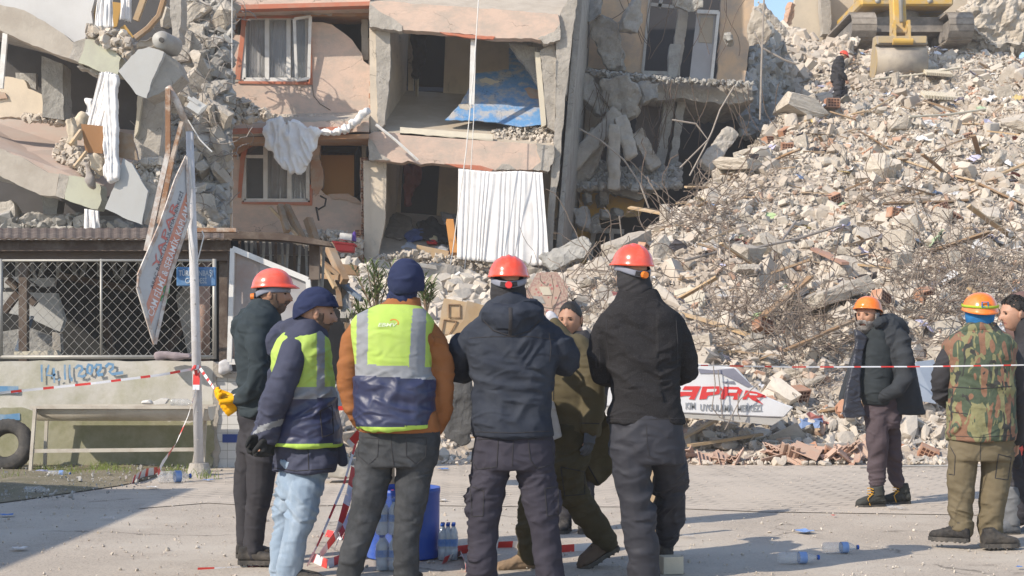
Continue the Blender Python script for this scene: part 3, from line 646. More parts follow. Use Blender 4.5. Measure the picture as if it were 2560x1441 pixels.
# chunks the photo shows large: (px, py, Y, size m, label)
def hx(px, py):                                          # first heap point on the line of sight (surface, not picture, decides the spot)
    Y = np.linspace(17, 60, 900); x = (px-1280)/F*Y; z = HC+(H0-py)/F*Y; d = heap_h(x, Y)-z; i = np.argmax(d > 0); return Vector((x[i], Y[i], heap_z(x[i], Y[i]))) if d[i] > 0 else Vector((x[-1], Y[-1], 10))
for k, (px, py, w, lb) in enumerate(((2090, 775, 150, 'wide flat tan concrete slab behind the bearded man'), (1565, 655, 120, 'large smooth pale boulder left of the blue packet'), (1735, 385, 95, 'tan chunk high on the left flank of the hill'), (2090, 585, 60, 'pointed pale block standing upright in mid slope'),
        (1850, 430, 90, 'brown grey wedge under the rebar on the upper left flank'), (1870, 660, 90, 'pale block left of the long white pipe'), (1985, 950, 80, 'grey boulder above the fallen sign tip'), (2030, 965, 60, 'rounded lump hanging beside the tangle of rebar'),
        (1890, 890, 70, 'pale rounded lump above the fallen shop sign'), (1870, 1110, 62, 'grey cube shaped block before the fallen shop sign'), (1960, 1080, 58, 'tall jagged pale plaster slab right of the fallen shop sign'), (1450, 690, 70, 'pale lump right of the patterned carpet'),
        (1480, 720, 60, 'white lump under looping wires near the woman'), (1430, 730, 50, 'small white lump above the woman'), (2000, 300, 110, 'large block below the worker on the hill'), (1990, 130, 120, 'huge broken slab leaning beside the dark building'), (1940, 85, 70, 'tan shard on the ridge near the blue sky'),
        (2480, 120, 130, 'grey boulder heap right of the excavator'), (2540, 60, 120, 'sunlit boulder at the top right corner'), (2250, 330, 70, 'pale block below the excavator bucket'), (2480, 560, 100, 'flat grey slab at the right edge of the slope'), (2540, 330, 80, 'blocky pale boulder at the right edge'))):
    p = hx(px, py); s = w*p.y/F; place_rock(p.x, p.y+.1, p.z+s*.22, s, 900+k, lb, None, 'concrete_block', flat=True)
# slabs lying on the slope with plaster colours
def slab_thing(pts, up, label, mt, cat='slab', name='slab_piece', th=.10, edge=None, seed=0, tiltx=0):
    c = sum((hx(*q) for q in pts), Vector())/len(pts); P3 = []
    for q in rag(pts, 2.5, 14, seed): P3.append(P(q[0], q[1], c.y+(c.z-P(q[0], q[1], c.y).z)*-.8-.25))
    m = MB(); m.prism(P3, (0, th*.6, -th)); o = m.build(name, mt, label=label, cat=cat)
    md = o.modifiers.new('b', 'BEVEL'); md.width = .012; return o
m_green = mat('green_plaster', (.42, .56, .27), (.38, .50, .25), sc=3, bump=.3, dirt=(.42, .38, .32), dsc=3, damt=.5); m_creamw = mat('cream_slab', (.60, .54, .42), (.55, .49, .39), sc=3, bump=.3, dirt=(.42, .38, .32), dsc=2, damt=.4)
slab_thing([(1862, 838), (1885, 782), (1920, 778), (1918, 800), (1890, 842)], 1, 'pale green plastered slab leaning on the rubble above the shop sign', m_green)
slab_thing([(1905, 530), (1945, 535), (1985, 562), (2000, 580), (1940, 572), (1912, 566)], 1, 'brick panel with pale green plaster in mid slope', m_green, seed=2)
slab_thing([(1685, 725), (1725, 716), (1762, 728), (1765, 752), (1740, 778), (1700, 768)], 1, 'cream plaster slab with broken rim beside the black fleece man', m_creamw, seed=3)
slab_thing([(1922, 302), (1975, 298), (2030, 325), (2025, 338), (1960, 332), (1926, 322)], 1, 'smooth white slab lying flat below the climbing worker', mat('white_slab', (.60, .57, .53), sc=3, bump=.2), seed=4)
slab_thing([(2305, 290), (2365, 296), (2362, 312), (2320, 318)], 1, 'red brown board below the excavator bucket', m_frag, seed=5, cat='board')
# hollow bricks
def brick_mesh():
    q = MB(); w, d, h = .28, .19, .19
    q.mi = 0; q.box((0, 0, 0), (w, d, h)); q.mi = 1
    for sy in (-1, 1):
        for i in range(4):
            for j in range(3): q.box(((i-1.5)*.062, sy*(d/2+.0005), (j-1)*.056), (.046, .004, .040))
    me = bpy.data.meshes.new('hollow_brick'); me.from_pydata(q.v, [], q.f); me.materials.append(m_brick); me.materials.append(m_bhole); me.polygons.foreach_set('material_index', q.m); me.update(); return me
BR = brick_mesh()
def place_brick(p, rot, s=1, label='loose hollow clay brick lying in the rubble', group='hollow bricks in the rubble'):
    o = bpy.data.objects.new('hollow_brick', BR); COL.objects.link(o); o.location = p; o.rotation_euler = rot; o.scale = (s, s, s); return tag(o, label, 'brick', group)
r6 = random.Random(6); xy = on_heap(46, 16, (-4, 20), (17.6, 42))
for x, y in xy: place_brick((x, y, heap_z(x, y)+.12), (r6.uniform(-.5, .5), r6.uniform(-.5, .5), r6.uniform(-.9, .9)))
p = hx(2078, 275); place_brick(p+Vector((0, -.1, .15)), (0, 0, .15), 1.3, 'hollow brick block under the foot of the climbing worker', None)
# planks, pipes and rebar as single things
PL = []
for k in range(5):
    q = MB(); L = 1.2+.35*k; w = .07+.02*(k % 3); n = 7
    for i in range(n):
        t = i/(n-1); x = (t-.5)*L; zz = .03*math.sin(t*3+k); 
        for a, b in ((-w/2, -.018), (w/2, -.018), (w/2, .018), (-w/2, .018)): q.v.append((x+random.uniform(-.02, .02)*(i in (0, n-1)), a, zz+b))
    q.f = [(i*4+a, i*4+(a+1) % 4, (i+1)*4+(a+1) % 4, (i+1)*4+a) for i in range(n-1) for a in range(4)]+[(3, 2, 1, 0), tuple(range(4*n-4, 4*n))]
    for m_ in (m_wood, m_woodl): me = bpy.data.meshes.new('plank'); me.from_pydata(q.v, [], q.f); me.materials.append(m_); me.update(); PL.append(me)
xy = on_heap(60, 18, (-3, 20), (17.8, 38))
for x, y in xy:
    o = bpy.data.objects.new('plank', PL[r6.randrange(10)]); COL.objects.link(o); o.location = (x, y, heap_z(x, y)+.16); o.rotation_euler = (r6.uniform(-.4, .4), r6.uniform(-.5, .5), r6.uniform(-1.2, 1.2)); tag(o, 'broken wooden plank half buried in the rubble slope', 'plank', 'planks in the rubble')
def pole(a, b, w, mt, label, name='plank', cat='plank', lift=.25, rnd_=False):
    A = hx(*a); B = hx(*b); A.z += lift; B.z += lift; A.y -= .1; B.y -= .1; q = MB()
    if rnd_: q.tube([A, (A+B)/2+Vector((0, 0, -.04)), B], w/2, 8)
    else: q.beam(A, B, w, w*.35)
    return q.build(name, mt, label=label, cat=cat)
pole((1905, 836), (2022, 735), .13, m_wood, 'long brown timber slanting up the lower slope above the sign'); pole((2030, 660), (2110, 700), .14, mat('pink_wood', (.40, .24, .18), bump=.4), 'pinkish board wedged in the tangle left of the orange helmet'); pole((1700, 1120), (1800, 1070), .09, m_woodl, 'orange brown lath propped below the fallen sign', lift=.12)
pole((1710, 690), (1850, 640), .05, m_wire, 'thin grey rail across the left slope', 'rail', 'rail', rnd_=True); pole((1885, 720), (1985, 590), .05, m_wire, 'long pale pipe slanting up to the green plaster panel', 'pipe', 'pipe', rnd_=True); pole((1880, 660), (2100, 600), .05, m_wire, 'pale rail lying across the mid slope', 'rail', 'rail', rnd_=True)
pole((2180, 222), (2400, 192), .06, m_creamw, 'cream pipe lying below the excavator bucket', 'pipe', 'pipe', rnd_=True); pole((2270, 322), (2460, 300), .06, m_creamw, 'cream pipe lying on the upper right slope', 'pipe', 'pipe', rnd_=True); pole((1960, 920), (2140, 840), .10, m_wood, 'weathered plank behind the bearded man')
pole((1700, 1075), (1890, 1068), .14, m_wood, 'rusty brown beam lying along the foot of the fallen sign', lift=.35); pole((1720, 1135), (1900, 1105), .10, m_woodl, 'pale lath on the ground before the fallen sign', lift=.1); pole((1905, 1132), (2140, 1125), .16, m_grey, 'grey bent metal strip on the ground below the brick rubble', 'metal_strip', 'strip', .06)
# radiators
for px, py, w, h, lb in ((2340, 205, 62, 16, 'cream ribbed radiator lying right of the excavator bucket'), (2350, 262, 90, 30, 'large cream ribbed radiator lying in the upper right rubble'), (1930, 265, 80, 22, 'cream ribbed radiator tipped beside the dark building')):
    p = hx(px, py); k = p.y/F; q = MB(); n = 14; tl = -.5 if px < 2000 else .08
    for i in range(n): q.box(p+Vector(((i/(n-1)-.5)*w*k*math.cos(tl), -.15, .2-(i/(n-1)-.5)*w*k*math.sin(tl))), (w*k/n*.7, .5, .09), (R(25), tl, 0))
    q.beam(p+Vector((-w*k/2*math.cos(tl), -.15, .16+w*k/2*math.sin(tl))), p+Vector((w*k/2*math.cos(tl), -.15, .16-w*k/2*math.sin(tl))), .4, .05, (0, -.4, 1)); q.build('radiator', m_creamw, label=lb, cat='radiator')
# rebar: single bent bars, then the tangle as one mass
def bar(r, p, L, wob, n=10, droop=.0):
    d = Vector((r.uniform(-1, 1), r.uniform(-.6, .6), r.uniform(-.15, .6))).normalized(); q = Vector(p); out = [q.copy()]
    for i in range(n): d = (d+Vector((r.gauss(0, wob), r.gauss(0, wob), r.gauss(0, wob)-droop))).normalized(); q = q+d*L/n; out.append(q.copy())
    return out
r7 = random.Random(8)
regions = [(1570, 1840, 490, 610, 170), (2240, 2560, 650, 860, 330), (1750, 2110, 770, 920, 190), (1400, 1550, 600, 860, 110), (1640, 2000, 600, 760, 22), (1900, 2560, 380, 640, 24), (1950, 2300, 860, 1030, 80), (1780, 1900, 360, 480, 12), (2120, 2260, 500, 540, 22), (2200, 2560, 850, 1000, 40)]
tg = MB(); bars = []
for x0, x1, y0, y1, n in regions:
    for k in range(n):
        p = hx(r7.uniform(x0, x1), r7.uniform(y0, y1)); z_ = heap_z(p.x, p.y); L = r7.uniform(.5, 1.9)*(.6+p.y/60)
        c = [Vector((q.x, q.y, max(q.z, heap_z(q.x, q.y)+.05))) for q in bar(r7, p+Vector((0, -.15, r7.uniform(.05, .3))), L, .33)]
        if k % 13 == 0: bars.append(c)
        else: tg.tube(c, r7.uniform(.004, .007)*(.7+p.y/55), 4, cap=False)
tg.build('rebar_tangle', mat('rebar_mass', (.26, .205, .165), (.19, .15, .12), sc=3, bsc=80, bump=.3, rough=.75, rnd=.35, island=True, metal=.1), label='matted tangle of bent steel reinforcement spread over the rubble', cat='rebar', kind='stuff')
for c in bars: MB().tube(c, .008, 6).build('bent_rebar', m_rebar, label='single bent steel bar sticking out of the rubble slope', cat='rebar', group='bent bars in the rubble')
V = Vector
# ============================================================= damaged buildings
def pp(parent, name, mt, pts, Y, depth=.2, rg=0, step=16, seed=0, bev=0, **kw):
    m = MB(); traced(m, pts, Y, depth, rg, step, seed); o = m.build(name, mt, parent, **kw)
    if bev: md = o.modifiers.new('b', 'BEVEL'); md.width = bev
    return o
def quad(parent, name, mt, c, th=.15, vec=None, **kw):       # c: 4+ points (px,py,Y)
    m = MB(); m.prism([P(*q) for q in c], vec or (0, 0, -th)); return m.build(name, mt, parent, **kw)
def rect(x0, y0, x1, y1): return [(x0, y0), (x1, y0), (x1, y1), (x0, y1)]
def curtain(name, mt, pts_top, pts_bot, amp, waves, parent=None, nu=120, nv=24, seed=0, flare=1.0, **kw):
    """pleated cloth between an upper and a lower polyline [(px,py,Y)]"""
    T = [P(*q) for q in pts_top]; B = [P(*q) for q in pts_bot]
    def on(L, u):
        k = min(len(L)-2, int(u*(len(L)-1))); t = u*(len(L)-1)-k; return L[k].lerp(L[k+1], t)
    r = random.Random(seed); ph = [r.uniform(-1, 1) for _ in range(40)]; vs = []
    for j in range(nv):
        v = j/(nv-1)
        for i in range(nu):
            u = i/(nu-1); w = waves*(u+.05*math.sin(5*u+seed)+.022*math.sin(17*u+seed*3)+.012*math.sin(31*u+2*seed))*2*math.pi; n = float(vnoise(np.array([[u*9, v*2.2, seed]]))[0])
            a, b = on(T, u), on(B, u); s_ = v*v*.15+v*.85; q = a.lerp(b, s_); k = amp*(.6+.6*v*flare)*(.45+.75*abs(math.sin(7.3*u+seed))**.7)
            q += Vector((k*.35*math.cos(w+n*2), k*math.sin(w+n*2.5)+amp*.6*n, k*.12*math.sin(w*2)*v)); vs.append(q)
    f = [(j*nu+i, j*nu+i+1, (j+1)*nu+i+1, (j+1)*nu+i) for j in range(nv-1) for i in range(nu-1)]
    return link(name, vs, f, mt, parent, True, .006, **kw)
def drape(name, mt, pts, Y, seed, amp=.08, th=.10, fr=(3, 3, 9), vox=.02, parent=None, **kw):
    """crumpled lump of cloth"""
    m = MB(); traced(m, pts, Y, th, 3, 18, seed); v, n_, f = remesh(m, vox, 6)
    q = v*np.array(fr); q[:, 2] += q[:, 0]*.8
    d = (1-np.abs(vnoise(q, seed))*2.2)*.7+fbm(v*7, 2, seed)*.4; v = v+n_*(d*amp)[:, None]; return link(name, v, f, mt, parent, True, **kw)
def bpile(name, pts, n, s, mt, Yf, seed, label, cat='rubble', rg=(.5, 1.6)):
    """a mass of small stones filling a traced area on the surface Y = Yf(px, py)"""
    r = np.random.default_rng(seed); xs = [p[0] for p in pts]; ys = [p[1] for p in pts]; out = []
    def inside(x, y):
        c = False
        for i in range(len(pts)):
            x1, y1 = pts[i]; x2, y2 = pts[i-1]
            if (y1 > y) != (y2 > y) and x < (x2-x1)*(y-y1)/(y2-y1)+x1: c = not c
        return c
    while len(out) < n:
        x, y = r.uniform(min(xs), max(xs)), r.uniform(min(ys), max(ys))
        if inside(x, y): out.append(P(x, y, Yf(x, y)+r.uniform(-.15, .25)))
    return scatter(name, np.array([tuple(o) for o in out]), .85*s*r.uniform(*rg, n)**1.3, mt, seed, label=label, cat=cat)
m_or = mat('ochre_soffit', (.42, .235, .13), (.38, .21, .12), sc=2, bump=.3, dirt=(.38, .33, .28), dsc=1.5, damt=.5)
m_ledge = mat('dusty_ledge', (.46, .41, .35), (.38, .34, .29), sc=2, bump=.8, bsc=14, dirt=(.34, .29, .24), dsc=2, damt=.5)
m_cur = mat('net_curtain', (.78, .76, .76), (.70, .68, .68), sc=3, bump=.2, bsc=60, dirt=(.36, .33, .31), dsc=1.5, damt=.4)
m_cab = mat('cabinet_board', (.62, .30, .10), (.56, .27, .09), sc=2, bump=.1, rough=.6, stretch=(1, 1, .2))
# ---------------- pink apartment block (two storeys in view)
YB = 33.0
B = thing('apartment_building', P(750, 900, YB), 'pink rendered apartment block with broken walls and hanging balcony edges', 'building')
B.location.z = 0
pp(B, 'ceiling_beam', m_or, [(535, 22), (925, 14), (925, 40), (600, 40), (575, 90), (556, 60)], YB-.05, .8, 1.5)
pp(B, 'balcony_edge', m_pink, [(540, -40), (925, -40), (925, 12), (536, 24)], YB-.75, .9, 1.5)
pp(B, 'balcony_edge', m_trim, [(536, 14), (925, 4), (925, 14), (536, 26)], YB-.78, .3)
up = [(572, 88), (606, 88), (606, 203), (776, 207), (776, 55), (806, 56), (830, 62), (858, 82), (880, 100), (892, 118), (905, 135), (908, 152), (925, 165), (932, 180), (940, 196), (934, 215), (930, 290), (572, 290)]
pp(B, 'wall', m_pink, up[:3]+[(606, 204), (776, 208)]+up[4:], YB, .22, 1.2, 14, 3)
pp(B, 'wall_trim', m_trim, [(604, 40), (776, 38), (776, 46), (622, 46), (614, 54), (612, 90), (600, 200), (586, 198), (600, 100)], YB-.03, .1); pp(B, 'wall_trim', m_trim, [(770, 92), (779, 92), (781, 212), (596, 209), (596, 203), (772, 205)], YB-.035, .1)
pp(B, 'bare_patch', m_conc, [(715, 34), (735, 28), (770, 13), (815, 14), (830, 30), (830, 38)], YB-.09, .1, 2, 8); pp(B, 'bare_patch', m_conc, [(572, 178), (600, 180), (598, 205), (572, 205)], YB-.02, .1, 2, 8)
def window(parent, x0, y0, x1, y1, Y, cols, ajar=None, cur=True):
    f = thing('window', (0, 0, 0), None, None); f.location = (0, 0, 0)
    m = MB(); w = .07; k = Y/F
    for (a, b) in (((x0, y0), (x1, y0)), ((x0, y1), (x1, y1)), ((x0, y0), (x0, y1)), ((x1, y0), (x1, y1))): m.beam(P(*a, Y), P(*b, Y), .09, .09)
    for c in cols: m.beam(P(c, y0, Y-.02), P(c, y1, Y-.02), .10, .08)
    bpy.data.objects.remove(f); f = m.build('window', m_white, parent)
    xs = [x0]+list(cols)+[x1]
    for i in range(len(xs)-1):
        g_ = MB(); g_.prism([P(xs[i]+4, y0+5, Y+.03), P(xs[i+1]-4, y0+5, Y+.03), P(xs[i+1]-4, y1-5, Y+.03), P(xs[i]+4, y1-5, Y+.03)], (0, .01, 0)); 
        if ajar is None or i not in ajar: g_.build('pane', m_gl2, f)
    return f
m_gl2 = mat('dusty_pane', (.24, .245, .25), (.30, .30, .29), sc=1.5, bump=0, rough=.2, spec=.6, alpha=.3)
w1 = window(B, 610, 45, 768, 200, YB+.04, (668, 722))
curtain('curtain', m_cur, [(613, 50, YB+.15), (666, 48, YB+.15)], [(612, 196, YB+.15), (662, 196, YB+.15)], .03, 7, w1, 60); curtain('curtain', m_cur, [(672, 48, YB+.15), (722, 50, YB+.15), (760, 50, YB+.15)], [(668, 196, YB+.15), (712, 196, YB+.15), (736, 196, YB+.15)], .04, 8, w1, 60, seed=4)
sh_ = MB(); 
for a, b in (((736, 48), (742, 202)), ((736, 48), (776, 42)), ((742, 202), (772, 196)), ((776, 42), (772, 196))): sh_.beam(P(*a, YB-.25), P(*b, YB-.1), .07, .06)
o = sh_.build('open_sash', m_white, w1); g_ = MB(); g_.prism([P(739, 52, YB-.25), P(773, 47, YB-.1), P(770, 192, YB-.1), P(744, 198, YB-.25)], (0, .01, 0)); g_.build('sash_pane', m_gl2, w1)
pp(B, 'column', m_conc, rect(903, 40, 920, 150), YB+.3, .3, 1); pp(B, 'column', m_cream, rect(920, 95, 935, 180), YB+.35, .3, 1.5); pp(B, 'column', m_wood, [(925, 70), (945, 72), (948, 180), (930, 170)], YB+.6, .3, 1)
# floor edge and ledge between the storeys
quad(B, 'floor_slab', m_ledge, [(536, 312, YB-1.2), (922, 296, YB-1.2), (930, 276, YB+.2), (572, 286, YB+.2)], .3)
pp(B, 'balcony_edge', m_pink, [(534, 314), (640, 309), (922, 302), (922, 330), (800, 332), (560, 336), (540, 350), (533, 336)], YB-1.25, .12, 1.5, 12, 5)
pp(B, 'balcony_edge', m_trim, [(576, 322), (664, 320), (664, 332), (576, 336)], YB-1.28, .06); pp(B, 'balcony_edge', m_trim, [(795, 318), (880, 318), (870, 334), (800, 334)], YB-1.28, .06, 1)
quad(B, 'ceiling', m_or, [(545, 345, YB-1.2), (922, 335, YB-1.2), (922, 352, YB), (575, 356, YB)], .1)
pp(B, 'ceiling_beam', m_or, [(560, 345), (920, 335), (920, 358), (800, 356), (775, 358), (640, 356), (606, 380), (582, 395), (580, 350)], YB-.06, .5, 1)
lo = [(580, 392), (606, 392), (606, 505), (776, 508), (776, 470), (800, 470), (806, 440), (800, 400), (800, 472), (815, 486), (840, 490), (862, 497), (880, 500), (905, 512), (905, 600), (580, 600)]
lo = [(582, 392), (606, 392), (606, 506), (776, 509), (776, 358), (800, 358), (798, 470), (814, 488), (850, 492), (878, 500), (905, 512), (908, 600), (582, 600)]
pp(B, 'wall', m_pink, lo, YB, .22, 1.3, 12, 6)
pp(B, 'wall_trim', m_trim, [(606, 365), (640, 350), (660, 352), (640, 358), (618, 372), (612, 400), (602, 495), (594, 494), (600, 400)], YB-.03, .1); pp(B, 'wall_trim', m_trim, [(774, 462), (782, 462), (780, 514), (604, 510), (604, 505), (775, 506)], YB-.035, .1)
m_br2 = m_frag; pp(B, 'broken_brick', m_br2, [(778, 400), (800, 398), (808, 430), (806, 470), (790, 488), (778, 470)], YB-.04, .2, 2, 8); pp(B, 'broken_brick', m_br2, [(820, 486), (870, 484), (890, 495), (905, 512), (860, 500), (830, 498)], YB-.04, .2, 2, 8)
crk = MB(); crk.tube([P(x, y, YB-.015) for x, y in [(800, 490), (815, 498), (812, 515), (796, 524), (790, 518)]]+[P(797, 552, YB-.015)], .02, 4); crk.tube([P(x, y, YB-.015) for x, y in [(780, 210), (784, 240), (800, 260), (826, 276)]], .008, 4); crk.build('wall_crack', m_dark, B)
w2 = window(B, 611, 352, 770, 502, YB+.04, (664, 724))
tr_ = MB(); tr_.beam(P(611, 392, YB+.03), P(664, 392, YB+.03), .07, .07); tr_.build('transom', m_white, w2)
curtain('curtain', m_cur, [(670, 360, YB+.15), (766, 360, YB+.15)], [(670, 499, YB+.15), (748, 499, YB+.15)], .05, 8, w2, 80, seed=2); curtain('curtain', m_cur, [(742, 380, YB+.13), (768, 380, YB+.13)], [(748, 499, YB+.13), (768, 499, YB+.13)], .04, 4, w2, 50, seed=3)
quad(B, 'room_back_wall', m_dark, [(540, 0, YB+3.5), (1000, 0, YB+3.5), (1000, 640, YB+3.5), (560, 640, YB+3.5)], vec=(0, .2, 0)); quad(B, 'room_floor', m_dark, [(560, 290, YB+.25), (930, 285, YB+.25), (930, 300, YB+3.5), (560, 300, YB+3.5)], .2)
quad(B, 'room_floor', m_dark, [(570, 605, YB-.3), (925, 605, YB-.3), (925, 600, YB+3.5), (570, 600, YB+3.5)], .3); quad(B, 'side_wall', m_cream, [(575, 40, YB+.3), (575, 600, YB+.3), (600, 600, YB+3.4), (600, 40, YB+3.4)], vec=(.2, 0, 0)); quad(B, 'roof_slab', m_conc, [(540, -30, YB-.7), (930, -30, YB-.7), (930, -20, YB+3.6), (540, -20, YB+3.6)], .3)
cab = thing('cabinet', P(845, 490, YB+.8), 'orange brown wooden cabinet standing behind the broken lower wall', 'cabinet')
pp(cab, 'front_panel', m_cab, rect(802, 384, 885, 490), YB+.8, .04); quad(cab, 'top_panel', m_wood, [(802, 384, YB+.8), (886, 384, YB+.8), (896, 368, YB+1.5), (812, 366, YB+1.5)], .04); quad(cab, 'side_panel', m_dark, [(886, 384, YB+.8), (886, 500, YB+.8), (896, 480, YB+1.5), (896, 372, YB+1.5)], vec=(.03, 0, 0))
pp(B, 'column', m_conc, rect(904, 350, 914, 600), YB+.2, .3, 1)
def brick_col(x0, x1, y0, y1, Y, label, xs=0):
    t = thing('brick_pier', P((x0+x1)/2, y1, Y), label, 'brick pier'); a = MB(); h = MB(); y = y0; i = 0; k = Y/F; w = (x1-x0)
    while y < y1:
        hh = 15; dx = random.uniform(-2, 2)+xs*(y-y0)/(y1-y0); c = P((x0+x1)/2+dx, y+hh/2, Y); a.box(c, (w*k, .3, (hh-2.5)*k), (0, random.uniform(-.04, .04), random.uniform(-.1, .1)))
        if (i % 3) != 1:
            for u in range(3):
                for v in range(2): h.box(c+Vector(((u-1)*w*k*.3, -.152, (v-.5)*hh*k*.42)), (w*k*.2, .012, hh*k*.26))  # dark blocks on the face, standing in for shaded openings
        y += hh; i += 1
    a.build('brick_stack', m_brick, t); h.build('brick_opening_shade', m_bhole, t); m = MB(); traced(m, [(x0-3, y0), (x0+1, y0), (x0+2+xs, y1), (x0-2+xs, y1)], Y-.12, .3, 1.5, 12); m.build('mortar_edge', m_cream, t); return t
brick_col(927, 948, 205, 322, YB-.3, 'upper stack of torn hollow bricks between the pink wall and the open room', -6); brick_col(903, 919, 395, 650, YB-.3, 'lower tall stack of torn hollow bricks beside the curtained room', 3); brick_col(888, 900, 575, 660, YB-.9, 'short brick stack right of the red basin')
drape('fallen_curtain', m_cloth, [(662, 320), (672, 302), (700, 296), (712, 312), (730, 300), (745, 305), (758, 318), (830, 330), (850, 322), (885, 300), (905, 280), (922, 264), (922, 280), (900, 300), (870, 325), (838, 334), (790, 338), (786, 370), (768, 410), (750, 432), (720, 432), (700, 410), (685, 385), (664, 360), (658, 340)], YB-1.5, 31, .07, .14, (9, 9, 4), .018, label='off-white curtain spilling over the balcony edge of the pink block', cat='curtain')
bpile('ledge_rubble', [(560, 300), (600, 262), (640, 285), (700, 290), (900, 292), (915, 300), (600, 316)], 900, .07, m_rubble, lambda x, y: YB-.9+(312-y)*.03, 41, 'small plaster rubble lying along the balcony edge of the pink block')
bpile('ledge_rubble', [(700, 590), (760, 575), (860, 580), (905, 600), (905, 640), (820, 640)], 700, .08, m_rubble, lambda x, y: YB-1.0, 42, 'small rubble below the lower pink wall')
# ---------------- open fronted block in the middle, sunk and leaning forwards
Y2 = 32.0; m_blk = mat('painted_unlit_room', (.03, .03, .03), bump=0)  # near-black colour puts the darkness of unlit rooms into their walls
M2 = thing('open_building', P(1150, 900, Y2), 'pink and concrete block with the front of its rooms torn open, blue wall inside', 'building'); M2.location.z = 0
pp(M2, 'floor_edge', m_pink, [(924, 12), (940, 2), (1100, 14), (1250, 24), (1395, 36), (1400, 60), (1385, 80), (1372, 106), (1330, 96), (1240, 96), (1180, 86), (1100, 82), (1040, 78), (960, 68), (924, 66)], Y2, .35, 1.5, 14, 7)
pp(M2, 'bare_patch', m_conc, [(924, 10), (950, 30), (985, 48), (1005, 64), (1005, 78), (924, 68)], Y2-.02, .3, 2, 10); pp(M2, 'bare_patch', m_conc, [(1385, 80), (1400, 60), (1400, 100), (1360, 110), (1345, 96)], Y2-.02, .3, 2, 8)
pp(M2, 'floor_trim', m_trim, [(1098, 80), (1180, 88), (1238, 92), (1232, 99), (1180, 96), (1110, 86)], Y2-.03, .1, 1, 10)
quad(M2, 'floor_slab', m_ledge, [(924, 10, Y2+.05), (1400, 38, Y2+.05), (1450, -60, Y2+4), (924, -90, Y2+4)], .25)
pp(M2, 'floor_edge', m_pink, [(922, 336), (935, 330), (1000, 333), (1100, 341), (1200, 350), (1300, 358), (1385, 366), (1384, 400), (1370, 428), (1300, 424), (1230, 428), (1150, 416), (1080, 408), (1050, 412), (1020, 402), (1005, 408), (960, 402), (922, 398)], Y2, .4, 1.5, 14, 8)
pp(M2, 'bare_patch', m_conc, [(1240, 424), (1255, 410), (1275, 412), (1290, 424)], Y2-.02, .3, 2, 8); pp(M2, 'bare_patch', m_conc, [(1340, 360), (1385, 366), (1384, 400), (1370, 430), (1330, 424), (1352, 405), (1345, 385)], Y2-.02, .3, 2, 8); pp(M2, 'bare_patch', m_conc, [(922, 345), (936, 360), (950, 385), (975, 400), (922, 400)], Y2-.02, .3, 2, 8)
pp(M2, 'floor_trim', m_trim, [(1110, 410), (1200, 414), (1234, 424), (1226, 430), (1150, 420)], Y2-.03, .1, 1, 10)
quad(M2, 'floor_slab', m_beige, [(924, 336, Y2+.05), (1385, 366, Y2+.05), (1365, 250, Y2+4), (1010, 226, Y2+4)], .22)
quad(M2, 'floor_slab', m_ledge, [(930, 652, Y2+.05), (1385, 690, Y2+.05), (1340, 560, Y2+4), (985, 530, Y2+4)], .22)
pp(M2, 'floor_edge', m_ledge, [(930, 650), (1010, 652), (1130, 660), (1385, 690), (1380, 720), (930, 712)], Y2, .4, 3, 12, 9)
quad(M2, 'side_wall', m_cream, [(945, 70, Y2+.3), (1022, 82, Y2+4), (1016, 232, Y2+4), (948, 334, Y2+.3)], vec=(-.2, 0, 0)); pp(M2, 'column', m_conc, [(938, 70), (975, 74), (975, 180), (962, 310), (944, 330)], Y2+.25, .3, 1.5, 14)
quad(M2, 'side_wall', m_cream, [(930, 402, Y2+.3), (1000, 408, Y2+4), (990, 540, Y2+4), (932, 655, Y2+.3)], vec=(-.2, 0, 0)); pp(M2, 'column', m_cream, [(926, 402), (966, 404), (962, 560), (946, 640), (928, 652)], Y2+.28, .2, 1, 14)
pp(M2, 'room_back_wall', m_cream, [(1020, 60), (1034, 60), (1034, 232), (1020, 240)], Y2+4, .15); pp(M2, 'room_back_wall', m_cream, [(1115, 60), (1400, 90), (1400, 320), (1170, 240), (1108, 233)], Y2+4, .15); pp(M2, 'room_back_wall', m_cream, [(1100, 400), (1400, 400), (1400, 600), (1090, 560)], Y2+4, .15); pp(M2, 'room_back_wall', m_cream, [(990, 400), (1006, 400), (1000, 540), (985, 545)], Y2+4, .15)
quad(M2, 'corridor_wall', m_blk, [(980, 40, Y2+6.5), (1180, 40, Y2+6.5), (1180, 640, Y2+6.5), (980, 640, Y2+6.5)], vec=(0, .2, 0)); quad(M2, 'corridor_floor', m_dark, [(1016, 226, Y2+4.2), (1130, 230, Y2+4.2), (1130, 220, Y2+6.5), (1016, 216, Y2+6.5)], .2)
pp(M2, 'blue_wall', m_bluew, rag([(1272, 120), (1282, 122), (1300, 142), (1318, 162), (1342, 190), (1352, 240), (1358, 312), (1300, 318), (1240, 306), (1180, 302), (1112, 300), (1150, 262), (1178, 212), (1184, 184), (1230, 178), (1272, 174)], 1.2, 12, 3), lambda x, y: Y2+.6+(312-y)*.012, .12)
pp(M2, 'bare_patch', m_br2, [(1310, 222), (1322, 218), (1345, 226), (1348, 248), (1326, 246)], lambda x, y: Y2+.56+(312-y)*.012, .1, 1.5, 6); pp(M2, 'bare_patch', m_creamw, [(1198, 200), (1215, 194), (1250, 204), (1230, 212), (1205, 208)], lambda x, y: Y2+.58+(312-y)*.012, .1, 2, 6); pp(M2, 'bare_patch', m_conc, [(1146, 262), (1170, 258), (1182, 268), (1165, 276), (1150, 272)], lambda x, y: Y2+.58+(312-y)*.012, .1, 2, 6)
pp(M2, 'column', m_concd, [(1272, 106), (1345, 118), (1345, 215), (1322, 175), (1290, 135)], Y2+.75, .3, 2, 10)
